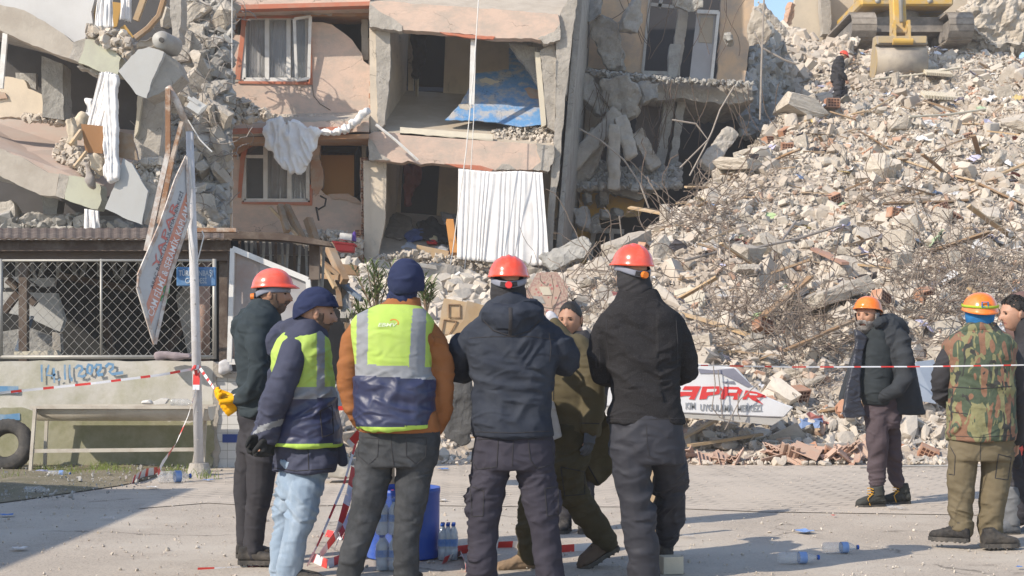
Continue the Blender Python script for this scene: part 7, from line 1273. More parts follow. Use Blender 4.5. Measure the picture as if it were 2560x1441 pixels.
# ---- 1: red helmet, black jacket, yellow gloves, side view facing right
def person1():
    s = Person(8.62, 625, 'man in red helmet and black hooded jacket holding his yellow gloved hands behind his back')
    j = MB()
    s.rows(j, [(1040, 598, 702, .15), (1020, 594, 706, .15), (960, 594, 706, .155), (900, 590, 708, .16), (850, 590, 708, .18), (810, 596, 704, .19), (785, 606, 700, .16), (765, 622, 694, .10), (750, 634, 690, .08)])
    s.limb(j, [(640, 815, -.12, 25), (642, 860, -.17, 27), (648, 935, -.19, 25), (640, 965, -.18, 24), (618, 985, -.14, 22), (598, 1000, -.06, 19)])
    s.limb(j, [(650, 815, .15, 25), (640, 930, .2, 24), (615, 975, .12, 21), (594, 990, .04, 18)])
    s.limb(j, [(598, 806, -.03, 19), (596, 828, 0, 20), (600, 846, .03, 14)], False); s.limb(j, [(612, 786, .05, 15), (604, 812, .06, 19)], False)
    s.limb(j, [(672, 770, .03, 22), (690, 800, .02, 16)], False); s.limb(j, [(640, 775, 0, 20), (668, 768, 0, 20)], False)
    cloth('jacket', j, fab('black_teal_cloth', (.040, .052, .060), rough=.8), s.t, fold=.010, fr=(5, 5, 9), seed=1)
    t = MB()
    s.rows(t, [(1015, 600, 700, .14), (1050, 598, 703, .14), (1090, 599, 705, .13), (1130, 602, 690, .13)])
    s.limb(t, [(655, 1090, -.07, 44), (655, 1160, -.08, 38), (650, 1230, -.09, 33), (638, 1300, -.08, 27), (634, 1365, -.07, 25), (634, 1378, -.07, 27)])
    s.limb(t, [(630, 1090, .09, 38), (618, 1170, .10, 32), (612, 1240, .10, 28), (614, 1310, .10, 24), (614, 1352, .10, 23)])
    cloth('trousers', t, fab('charcoal_trousers', (.050, .048, .054)), s.t, fold=.008, fr=(5, 5, 12), seed=2)
    s.head(682, 736, -92, 0, 1.04); s.neck(668, 795); 
    n = MB(); s.limb(n, [(654, 752, 0, 20), (660, 770, 0, 24), (668, 788, 0, 26)], False)
    cloth('neck_warmer', n, m_black2, s.t, .007, 3, fold=.005, fr=(12, 12, 24), seed=3)
    helmet(s, m_hred, m_kor, .034, tilt=2, w=.90, up=.012)
    cap(s, 'hair', m_hair, r=(.079, .097, .115), zb=.08, zs=.03, bz=.075, noise=.003); facecap(s, 'beard', m_beard, z1=-.045, ang=88, off=.002, noise=.0015)
    m_yg = fab('yellow_glove_cloth', (.85, .42, .01), k=.9, rough=.5)
    s.glove([((s.p(590, 998, -.06)), (-.75, -.1, -.05), (0, -.3, 1), dict(s=1.12, curl=.75, thumb=1, fat=1.35)), (s.p(594, 1006, -.01), (-.8, .1, -.35), (.3, .9, .2), dict(s=1.1, curl=.8, thumb=-1, fat=1.3))], m_yg)
    c = MB(); s.limb(c, [(597, 1001, -.05, 14), (591, 998, -.05, 14)], False); cloth('glove_cuff', c, fab('cuff_cloth', (.55, .50, .45)), s.t, .006, 2, fold=.001)
    s.hands([(s.p(596, 1000, .0), (-.8, 0, -.3), (0, .9, .2), dict(s=.9, curl=.8))])
    shoe(s, 'shoe', s.p(596, 1411, -.09), (.95, .0), .25, m_boot, m_sole, h=.095); shoe(s, 'shoe', s.p(590, 1395, .14), (.95, .1), .24, m_boot, m_sole, h=.095)
    s.finish(m_skin2)
person1()
# ---- 2: navy beanie, navy parka with hi-vis vest over it, pale jeans
def person2():
    s = Person(8.0, 740, 'man in navy beanie and navy parka with yellow vest and pale blue jeans')
    j = MB()
    s.rows(j, [(1178, 680, 838, .16, 0, -.05), (1150, 683, 846, .165, 0, -.05), (1100, 694, 842, .15), (1040, 698, 832, .15), (980, 692, 824, .15), (920, 688, 818, .16), (870, 690, 818, .18), (840, 704, 812, .17), (815, 730, 806, .12), (800, 752, 798, .09)])
    s.limb(j, [(845, 1120, .02, 16), (856, 1152, .02, 12)], False)
    s.limb(j, [(738, 868, -.13, 34), (722, 920, -.19, 34), (700, 975, -.22, 33), (686, 1020, -.20, 31), (676, 1060, -.17, 29), (672, 1090, -.14, 25)])
    s.limb(j, [(720, 870, .14, 30), (690, 960, .2, 28), (668, 1040, .12, 25), (656, 1088, .03, 22)])
    s.limb(j, [(690, 850, -.03, 26), (692, 875, -.02, 26), (712, 895, 0, 16)], False); s.limb(j, [(704, 826, .04, 24), (692, 850, .06, 26)], False)
    s.limb(j, [(762, 812, -.02, 26), (790, 822, -.02, 26), (806, 838, -.02, 16)], False); s.limb(j, [(725, 822, -.02, 26), (760, 812, 0, 26)], False)
    mp_ = fab('navy_parka_cloth', (.060, .065, .100), rough=.8)
    def pj(px, py, c):
        a = (py-1060)+.32*(px-672); stripe = (np.abs(a-(6+.0*px)) < 8) & (px < 708) & (c[:, 1] < 7.99) & (py > 1020)
        return np.where(stripe, 1, 0)
    po = cloth('parka', j, [mp_, m_refl], s.t, .0085, fold=.007, fr=(5, 5, 9), seed=11, paint=pj)
    v = MB()
    s.rows(v, [(1114, 680, 856, .195), (1060, 684, 850, .19), (1000, 690, 838, .18), (960, 686, 833, .18), (920, 682, 828, .19), (880, 686, 824, .19), (850, 698, 820, .18), (828, 722, 812, .13)])
    def pv_(px, py, c):
        band = (py > 965-.0*px) & (py < 1000-.06*(px-760)); m_ = np.where(py < 968, 1, np.where(py < 998-.05*(px-760), 2, 0))
        m_ = np.where((py < 968) & (px > 792) & (px < 812), 2, m_); m_ = np.where(py > 1110, 3, m_); return m_
    vo = cloth('vest', v, [m_navyv, m_yel, m_refl, m_lime], s.t, .0075, 4, fold=.007, fr=(5, 5, 8), seed=13, paint=pv_)
    sh = MB(); s.limb(sh, [(742, 866, -.10, 38), (728, 910, -.165, 38), (706, 968, -.20, 36)], False)
    s.seam(vo, [(800, 1028), (830, 1014), (834, 1084), (806, 1094)], .003, close=True, name='pocket_seam')
    s.seam(po, [(684, 1170), (740, 1178), (830, 1172)], .0025); s.seam(po, [(770, 1120), (772, 1175)], .0025)
    t = MB()
    s.rows(t, [(1150, 700, 815, .13), (1190, 704, 813, .13), (1240, 694, 806, .12)])
    s.limb(t, [(765, 1215, -.06, 42), (752, 1290, -.08, 36), (738, 1350, -.09, 33), (722, 1420, -.09, 31), (712, 1470, -.08, 29)])
    s.limb(t, [(738, 1215, .08, 40), (720, 1290, .09, 33), (708, 1350, .09, 29), (700, 1430, .08, 27), (696, 1465, .08, 26)])
    cloth('jeans', t, fab('pale_denim', (.27, .345, .44), k=.80, dirt=(.42, .49, .57), damt=.6, stretch=(1, 1, .4)), s.t, .008, fold=.009, fr=(4, 4, 15), seed=14, mask=lambda v: .5+.8*(v[:, 2] < .75))
    s.head(790, 784, -80, -2, 1.04); s.neck(764, 828, 0, .06)
    cap(s, 'beanie', fab('navy_fleece', (.028, .036, .082), bsc=220, bump=.5), r=(.094, .116, .142), zb=.036, bz=.075, cuff=.045, noise=.004, tilt=0, seed=4)
    facecap(s, 'beard', m_beard, z1=-.048, ang=88, off=.002, noise=.0015)
    s.glove([(s.p(676, 1094, -.14), (-.1, -.1, -.55), (-.5, .3, .1), dict(s=1.1, curl=.85, thumb=-1, fat=1.3)), (s.p(652, 1092, .0), (-.35, -.1, -.5), (.6, -.5, 0), dict(s=1.0, curl=.7, thumb=1, fat=1.25))], fab('black_knit', (.030, .031, .032), bump=.6))
    s.hands([(s.p(676, 1092, -.14), (-.1, -.1, -.55), (-.5, .3, .1), dict(s=.9, curl=.85, thumb=-1))])
    shoe(s, 'shoe', s.p(702, 1468, -.09), (.95, 0), .27, m_boot, m_sole); shoe(s, 'shoe', s.p(688, 1460, .09), (.95, .1), .27, m_boot, m_sole)
    s.finish(m_skin)
person2()
# ---- 3: navy beanie, orange-brown quilted jacket, hi-vis vest, dark jeans, from behind
def person3():
    s = Person(7.6, 985, 'man in rust brown quilted jacket under a yellow and navy vest, seen from behind')
    j = MB(); k = .125
    s.rows(j, [(1082, 899, 1098, .15), (1050, 896, 1094, .155), (980, 897, 1082, .15), (900, 897, 1076, .15), (840, 890, 1082, .15), (805, 890, 1078, .14), (785, 908, 1062, .12), (768, 940, 1045, .09), (752, 966, 1050, .065), (744, 970, 1052, .06)])
    s.limb(j, [(904, 815, .03, 25), (886, 850, .05, 32), (874, 905, .05, 30), (870, 960, .06, 28), (884, 1020, .06, 25), (902, 1060, .10, 19)])
    s.limb(j, [(1064, 820, 0.03, 25), (1084, 855, 0.05, 31), (1101, 915, .05, 31), (1104, 970, .06, 29), (1103, 1030, .08, 25), (1092, 1066, .10, 20)])
    cloth('jacket', j, fab('rust_quilted_cloth', (.285, .115, .045), k=.88, rough=.85, dirt=(.33, .15, .07)), s.t, .009, fold=.007, fr=(3, 3, 13), seed=21, tilt=.2, mask=lambda q: (np.abs(q[:, 0]-P(985, 0, 7.6).x) > .20)*.85+.12)
    hm = MB(); s.rows(hm, [(1084, 903, 1098, .152), (1066, 902, 1100, .156)]); 
    v = MB()
    s.rows(v, [(1072, 893, 1088, .19), (1030, 889, 1094, .19), (980, 890, 1087, .185), (940, 890, 1082, .18), (900, 886, 1078, .18), (840, 878, 1080, .175), (805, 877, 1086, .155), (788, 890, 1074, .14), (774, 918, 1062, .115), (762, 946, 1050, .09)])
    def pv_(px, py, c):
        m_ = np.where(py < 915+.045*(px-985), 1, 0)
        st = (px-905-(py-775)*.02); l_ = (px > 892+(py-775)*-.01) & (px < 920-(py-775)*.01); r_ = (px > 1030-(py-790)*.06+0) & (px < 1066+(py-790)*-.03)
        m_ = np.where((m_ == 1) & (py > 772) & (l_ | r_), 2, m_)
        bb = (py >= 915+.045*(px-985)) & (py < 944+.06*(px-985)); m_ = np.where(bb, 2, m_)
        edge = 1070-.06*(px-985)*(px > 985); return np.where(py > edge-2, 3, m_)
    vo = cloth('vest', v, [m_navyv, m_yel, m_refl, m_lime], s.t, .0075, 4, fold=.007, fr=(4, 4, 8), seed=23, paint=pv_, mask=lambda q: .35+1.0*(q[:, 2] < 1.16))
    # small printed mark on the vest back
    tx = text_mesh('EBMV', 17, 0, bold=.4); lv = [s.on(vo, 968+q.x*1.1+q.y*.25, 813-q.y*.75, .003) for q in tx[0]]
    link('printed_mark', lv, tx[1], fab('pale_print', (.66, .74, .50)), vo)
    s.seam(vo, [(984+12*math.cos(a), 808-9*math.sin(a)) for a in np.linspace(-.5, 2.4, 8)], .003, fab('orange_print', (.7, .25, .06)), 'printed_swoosh', 3, flat=.3)
    t = MB()
    s.rows(t, [(1062, 902, 1098, .135), (1100, 898, 1102, .14), (1140, 893, 1098, .14), (1165, 889, 1090, .13)])
    s.limb(t, [(937, 1130, -.01, 48), (932, 1190, 0, 46), (922, 1245, 0, 43), (906, 1310, .0, 36), (884, 1380, 0, 33), (870, 1450, .02, 31)])
    s.limb(t, [(1042, 1130, -.01, 48), (1036, 1190, 0, 46), (1028, 1245, 0, 41), (1020, 1310, .0, 34), (1015, 1380, 0, 32), (1014, 1450, .02, 32)])
    jo = cloth('jeans', t, fab('charcoal_denim', (.052, .055, .060), k=.75, dirt=(.09, .093, .10), damt=.6), s.t, .0085, fold=.009, fr=(4, 4, 13), seed=24, mask=lambda v: .45+.9*(v[:, 2] < .62))
    for cx in (920, 1040):
        s.seam(jo, [(cx-25, 1094), (cx+27, 1096), (cx+24, 1142), (cx+2, 1162), (cx-24, 1140)], .0022, close=True, name='back_pocket')
    s.seam(jo, [(978, 1080), (979, 1120), (985, 1165)])
    s.head(1016, 704, -22, 2, .93); s.neck(1010, 760)
    n = MB(); s.limb(n, [(1008, 726, 0, 35), (1006, 742, 0, 36), (1006, 752, 0, 37)], False); cloth('neck_warmer', n, MATS['navy_fleece'], s.t, .007, 3, fold=.005, fr=(10, 10, 28), seed=25)
    cap(s, 'beanie', MATS['navy_fleece'], r=(.097, .113, .128), zb=-.055, bz=.02, cuff=.02, noise=.004, seed=5)
    c = MB(); s.rows(c, [(772, 946, 1056, .092), (756, 964, 1052, .082), (746, 968, 1052, .072)]); cloth('collar', c, MATS['rust_quilted_cloth'], s.t, .008, 3, fold=.003, seed=26)
    shoe(s, 'shoe', s.p(872, 1474, -.03), (-.2, 1), .28, m_boot, m_sole); shoe(s, 'shoe', s.p(1014, 1474, -.03), (.15, 1), .28, m_boot, m_sole)
    s.hands([(s.p(908, 1064, .08), (.3, .2, -.8), (.9, 0, 0), dict(s=.9, curl=.3)), (s.p(1088, 1070, .08), (-.1, .2, -.8), (-.9, 0, 0), dict(s=.95, curl=.3))])
    s.finish(m_skin)
person3()
# ---- 4: red helmet, dark navy hooded jacket, arms raised in front
def person4():
    s = Person(7.7, 1280, 'man seen from behind in red helmet and dark navy hooded jacket with raised elbows')
    j = MB()
    s.rows(j, [(1092, 1184, 1384, .165), (1060, 1184, 1380, .165), (1000, 1184, 1376, .16), (950, 1178, 1380, .16), (900, 1172, 1392, .165), (850, 1166, 1398, .16), (825, 1172, 1390, .15), (805, 1186, 1372, .13), (785, 1210, 1348, .11), (765, 1228, 1330, .09)])
    s.limb(j, [(1184, 838, .0, 32), (1162, 868, .04, 34), (1146, 900, .10, 34), (1146, 930, .14, 32), (1162, 935, .25, 26), (1190, 925, .36, 22)])
    s.limb(j, [(1376, 835, .0, 30), (1396, 862, .0, 33), (1414, 895, .05, 33), (1412, 910, .09, 32), (1392, 905, .22, 27), (1360, 890, .34, 23)])
    s.limb(j, [(1232, 790, -.10, 27), (1280, 800, -.145, 30), (1326, 790, -.10, 27)], False); s.limb(j, [(1250, 815, -.12, 20), (1282, 824, -.135, 17), (1312, 812, -.12, 18)], False)
    s.limb(j, [(1222, 790, -.03, 22), (1232, 768, .03, 20)], False); s.limb(j, [(1338, 790, -.03, 22), (1328, 768, .03, 20)], False); s.limb(j, [(1240, 768, -.05, 20), (1280, 764, -.08, 22), (1322, 768, -.05, 20)], False)
    jk = cloth('jacket', j, fab('dark_navy_cloth', (.034, .040, .056), rough=.85, dirt=(.06, .066, .08), damt=.4), s.t, fold=.010, fr=(4, 4, 9), seed=31)
    s.seam(jk, [(1276, 770), (1277, 800), (1275, 838)], .010, m_black2, 'hood_strap', flat=.3)
    s.seam(jk, [(1172, 846), (1230, 842), (1330, 842), (1388, 850)]); s.seam(jk, [(1186, 1080), (1280, 1083), (1380, 1078)]); s.seam(jk, [(1372, 830), (1378, 870), (1374, 905)])
    s.seam(jk, [(1208, 800), (1232, 826), (1280, 842), (1325, 828), (1350, 800)], .004)
    t = MB()
    s.rows(t, [(1075, 1192, 1380, .14), (1110, 1184, 1386, .145), (1150, 1179, 1388, .145), (1172, 1180, 1384, .13)])
    s.limb(t, [(1232, 1140, -.01, 50), (1222, 1200, .0, 45), (1212, 1260, 0, 41), (1208, 1320, .0, 36), (1206, 1390, 0, 34), (1204, 1455, .02, 34)])
    s.limb(t, [(1334, 1140, -.01, 50), (1343, 1200, .0, 46), (1352, 1260, 0, 42), (1362, 1320, .0, 36), (1370, 1390, 0, 35), (1376, 1455, .02, 35)])
    s.limb(t, [(1182, 1235, -.02, 18), (1180, 1275, -.02, 17)], False); s.limb(t, [(1386, 1235, -.02, 17), (1388, 1275, -.02, 16)], False)
    tr = cloth('cargo_trousers', t, fab('dark_plum_cloth', (.048, .045, .060), k=.8), s.t, .0085, fold=.011, fr=(5, 5, 12), seed=32, mask=lambda v: .5+.8*(v[:, 2] < .62))
    for pts in ([(1183, 1100), (1246, 1096), (1242, 1168), (1192, 1174), (1180, 1150)], [(1320, 1098), (1378, 1100), (1388, 1160), (1342, 1172), (1326, 1150)], [(1176, 1216), (1210, 1228), (1208, 1290), (1180, 1292)], [(1362, 1222), (1396, 1216), (1396, 1288), (1368, 1290)]):
        s.seam(tr, pts, .003, close=True, name='pocket_seam')
    s.seam(tr, [(1284, 1096), (1282, 1130), (1281, 1168)])
    s.head(1272, 706, 0, -4, .98); s.neck(1275, 760, 0, .06)
    n = MB(); s.limb(n, [(1270, 712, 0, 44), (1270, 735, 0, 44), (1272, 756, 0, 44)], False); cloth('balaclava', n, m_black2, s.t, .007, 3, fold=.004, fr=(8, 8, 26), seed=33)
    h = helmet(s, m_hred, m_kred, .03, tilt=4, w=1.0, up=.0, ridge=True)
    shoe(s, 'shoe', s.p(1205, 1476, -.03), (-.2, 1), .28, m_boot, m_sole); shoe(s, 'shoe', s.p(1378, 1476, -.03), (.15, 1), .28, m_boot, m_sole)
    s.hands([(s.p(1192, 920, .38), (.5, .3, .5), (0, .9, 0), dict(s=.95, curl=.5)), (s.p(1356, 884, .36), (-.5, .3, .5), (0, .9, 0), dict(s=.95, curl=.5, thumb=-1))])
    s.finish(m_skin)
person4()
# ---- 5: olive parka walker, head hidden behind the navy jacket
def person5():
    s = Person(8.45, 1400, 'man in long olive parka and grey gloves striding left behind the others')
    j = MB(); m_ol = fab('olive_parka_cloth', (.110, .092, .056), rough=.85)
    s.rows(j, [(1090, 1372, 1500, .17, .05), (1040, 1370, 1500, .17, .03), (980, 1362, 1500, .17), (920, 1352, 1492, .17), (880, 1346, 1480, .17), (856, 1340, 1456, .15), (840, 1345, 1430, .12), (826, 1350, 1408, .10)])
    s.limb(j, [(1440, 868, -.04, 33), (1462, 910, -.10, 34), (1478, 960, -.13, 33), (1482, 1010, -.14, 29), (1478, 1052, -.15, 27), (1477, 1064, -.15, 26)])
    s.limb(j, [(1386, 806, 0, 15), (1404, 828, .0, 16), (1424, 850, 0, 14)], False)
    ja = cloth('parka', j, m_ol, s.t, fold=.009, fr=(5, 5, 9), seed=41)
    k = MB(); a, b = [], []
    pan = [(1376, 1000), (1400, 980), (1506, 960), (1522, 1060), (1536, 1170), (1528, 1186), (1494, 1216), (1470, 1200), (1438, 1150), (1404, 1080)]
    k.prism([s.p(x, y, .02+.10*(y-1000)/200*(x > 1450)) for x, y in rag(pan, 1.5, 14, 3)], (0, .05, 0))
    o = cloth('parka_skirt', k, m_ol, s.t, .008, 4, fold=.010, fr=(7, 5, 5), seed=42); s.seam(o, [(1398, 1030), (1440, 1110), (1496, 1210)], .004)
    s.seam(ja, [(1450, 1058), (1504, 1060)], .003); s.seam(ja, [(1385, 850), (1384, 1000)], .003)
    w = MB(); w.prism([s.p(x, y, -.17) for x, y in [(1368, 1000), (1384, 1006), (1392, 1040), (1404, 1092), (1374, 1104), (1368, 1060)]], (0, .05, 0))
    cloth('pale_lining', w, fab('pale_cloth', (.52, .50, .49)), s.t, .006, 3, fold=.006, seed=44)
    t = MB()
    s.rows(t, [(1060, 1378, 1478, .12), (1110, 1374, 1476, .13), (1150, 1376, 1470, .12)])
    s.limb(t, [(1428, 1130, -.02, 44), (1424, 1190, -.05, 42), (1438, 1245, -.06, 37), (1470, 1290, -.02, 34), (1500, 1330, .05, 30), (1514, 1352, .08, 29)])
    s.limb(t, [(1392, 1140, .1, 40), (1350, 1210, .04, 31), (1324, 1270, -.02, 28), (1320, 1330, -.02, 26), (1324, 1392, .0, 24)])
    tr = cloth('trousers', t, fab('olive_drab_cloth', (.085, .072, .045), k=.8), s.t, .0085, fold=.010, fr=(5, 5, 12), seed=43)
    s.seam(tr, [(1402, 1168), (1462, 1180), (1462, 1236), (1412, 1240)], .003, close=True)
    s.head(1308, 792, 75, -22, .9, dy=.15); s.neck(1340, 830); cap(s, 'knit_cap', MATS['grey_cloth'], zb=.03, bz=.06, cuff=.02)
    h = MB(); s.limb(h, [(1376, 790, .02, 13), (1384, 800, .02, 14)], False); cloth('white_cap', h, fab('pale_cap_cloth', (.55, .54, .58)), s.t, .006, 2, fold=.003, seed=45)
    s.glove([(s.p(1474, 1070, -.15), (-.02, -.1, -1), (-.8, .5, 0), dict(s=1.12, curl=.28, thumb=1, fat=1.3))], fab('grey_knit', (.11, .115, .13), bump=.7, bsc=220))
    s.hands([(s.p(1474, 1068, -.15), (-.02, -.1, -1), (-.8, .5, 0), dict(s=.9, curl=.28))])
    m_sb = fab('suede_boot', (.14, .10, .075), rough=.9)
    e = s.p(1544, 1372, .14); shoe(s, 'boot', e, (-.80, -.45), .29, m_sb, m_sole, h=.125, w=.05, pitch=-22)
    m_tb = fab('tan_boot', (.27, .19, .125), rough=.9); shoe(s, 'boot', s.p(1340, 1432, .03), (-.9, -.25), .27, m_tb, m_sole, h=.115, w=.05)
    s.finish(m_skin)
person5()
# ---- 6: woman
def person6():
    s = Person(10.3, 1440, 'woman with dark tied hair and dark coat glancing down between two men')
    j = MB()
    s.rows(j, [(1180, 1385, 1500, .12), (1080, 1388, 1500, .13), (960, 1384, 1508, .14), (900, 1386, 1510, .13), (868, 1396, 1506, .11), (850, 1412, 1490, .09), (836, 1422, 1474, .07), (826, 1426, 1466, .055)])
    s.limb(j, [(1400, 885, 0, 18), (1394, 950, -.05, 17), (1400, 1010, -.12, 15)]); s.limb(j, [(1496, 885, 0, 18), (1506, 950, -.03, 17), (1502, 1020, -.06, 15)])
    cloth('coat', j, m_black2, s.t, fold=.007, seed=51); 
    t = MB(); s.rows(t, [(1160, 1392, 1492, .11), (1200, 1396, 1488, .11)]); s.limb(t, [(1418, 1190, 0, 22), (1416, 1250, 0, 18), (1414, 1312, 0, 15)]); s.limb(t, [(1464, 1190, 0, 22), (1466, 1250, 0, 18), (1468, 1312, 0, 15)])
    cloth('trousers', t, MATS['charcoal_trousers'], s.t, fold=.007, seed=52)
    s.head(1427, 799, 155, -4, 1.08); s.neck(1440, 836, .03)
    cap(s, 'hair', m_hair, r=(.080, .098, .1215), zb=.080, zs=.005, bz=.10, noise=.002, seed=6, ns=40)
    b = MB(); b.ball(s.loc(0, -.055, .108), (.022, .024, .020), 12, 8)
    for a in range(7): b.tube([s.loc(0, -.05, .118), s.loc(.016*math.cos(a), -.05+.01*math.sin(a*2), .138), s.loc(.032*math.cos(a), -.055, .142)], [.004, .003, .001], 5)
    b.build('hair_bun', m_hair, s.t, True)
    for x in (1416, 1470): shoe(s, 'shoe', s.p(x, 1326, .05), (-.2, -1), .25, m_boot, m_sole)
    global m_skin3; m_skin3 = skinmat('skin_warm', (.40, .215, .14)); s.hands([(s.p(1404, 1020, -.14), (.4, -.3, -.4), (1, .5, 0), dict(s=.85)), (s.p(1502, 1030, -.08), (-.3, -.3, -.8), (-1, .5, 0), dict(s=.85))])
    s.finish(m_skin3)
person6()
# ---- 7: black fleece
def person7():
    s = Person(7.9, 1610, 'man seen from behind in red helmet, black fleece and loose black trousers')
    j = MB(); fl = fab('black_fleece', (.026, .025, .027), bsc=130, bump=.9, fine=(.045, .043, .046), bdist=.006, dirt=(.034, .033, .035))
    s.rows(j, [(1058, 1519, 1712, .15), (1030, 1522, 1706, .15), (1000, 1527, 1698, .145), (950, 1524, 1698, .145), (900, 1518, 1700, .15), (850, 1506, 1704, .15), (810, 1498, 1702, .145), (785, 1508, 1694, .13), (765, 1526, 1668, .105), (750, 1538, 1654, .085), (735, 1544, 1646, .075), (726, 1548, 1642, .068)])
    s.limb(j, [(1516, 808, .0, 26), (1502, 850, .02, 29), (1497, 900, .05, 29), (1504, 940, .08, 29), (1516, 945, .2, 26), (1540, 930, .34, 22)])
    s.limb(j, [(1686, 808, .0, 26), (1702, 850, .02, 29), (1716, 895, .05, 30), (1718, 930, .08, 30), (1704, 938, .2, 26), (1680, 925, .34, 22)])
    jk = cloth('fleece_jacket', j, fl, s.t, .008, fold=.007, fr=(4, 4, 9), seed=61, fuzz=.0008)
    s.seam(jk, [(1530, 762), (1560, 748), (1600, 745), (1640, 750), (1660, 764)], .003); s.seam(jk, [(1522, 1046), (1610, 1050), (1708, 1046)], .002)
    s.seam(jk, [(1516, 800), (1516, 850), (1522, 900)], .0025); s.seam(jk, [(1690, 800), (1694, 850), (1694, 910)], .0025); s.seam(jk, [(1490, 872), (1498, 872), (1500, 920), (1490, 920)], .002, close=True)
    c = MB(); s.rows(c, [(770, 1524, 1662, .105), (748, 1536, 1652, .092), (728, 1546, 1640, .08)]); cloth('collar', c, fl, s.t, .007, 3, fold=.004, seed=62)
    t = MB()
    s.rows(t, [(1035, 1526, 1706, .14), (1090, 1521, 1710, .15), (1130, 1524, 1712, .15), (1158, 1528, 1712, .13)])
    s.limb(t, [(1574, 1120, -.02, 52), (1580, 1180, -.02, 47), (1588, 1240, -.02, 42), (1596, 1310, .0, 42), (1606, 1380, 0, 38), (1612, 1455, .02, 37)])
    s.limb(t, [(1662, 1120, .06, 50), (1674, 1175, .14, 43), (1676, 1230, .24, 39), (1672, 1290, .36, 35), (1668, 1345, .44, 32)])
    tr = cloth('trousers', t, fab('black_nylon', (.034, .035, .045), rough=.7, spec=.3), s.t, .0085, fold=.011, fr=(5, 5, 13), seed=63)
    s.seam(tr, [(1616, 1062), (1618, 1110), (1624, 1140)])
    s.head(1581, 676, 28, 2, 1.0); s.neck(1590, 735, 0, .06)
    n = MB(); s.limb(n, [(1582, 684, 0, 41), (1584, 705, 0, 42), (1592, 728, 0, 42)], False); cloth('balaclava', n, m_black2, s.t, .007, 3, fold=.004, fr=(8, 8, 30), seed=64)
    helmet(s, m_hred, m_kor, .036, tilt=3, w=.97)
    bx = m_boot; s.lacemat = m_black2
    shoe(s, 'boot', s.p(1668, 1404, .70), (.05, 1), .28, bx, m_sole, h=.13); shoe(s, 'boot', s.p(1612, 1452, .0), (-.1, 1), .29, bx, m_sole, h=.12)
    s.hands([(s.p(1546, 924, .38), (.4, .6, .3), (1, 0, 0), dict(s=.95)), (s.p(1676, 920, .38), (-.4, .6, .3), (-1, 0, 0), dict(s=.95, thumb=-1))])
    s.finish(m_skin)
person7()
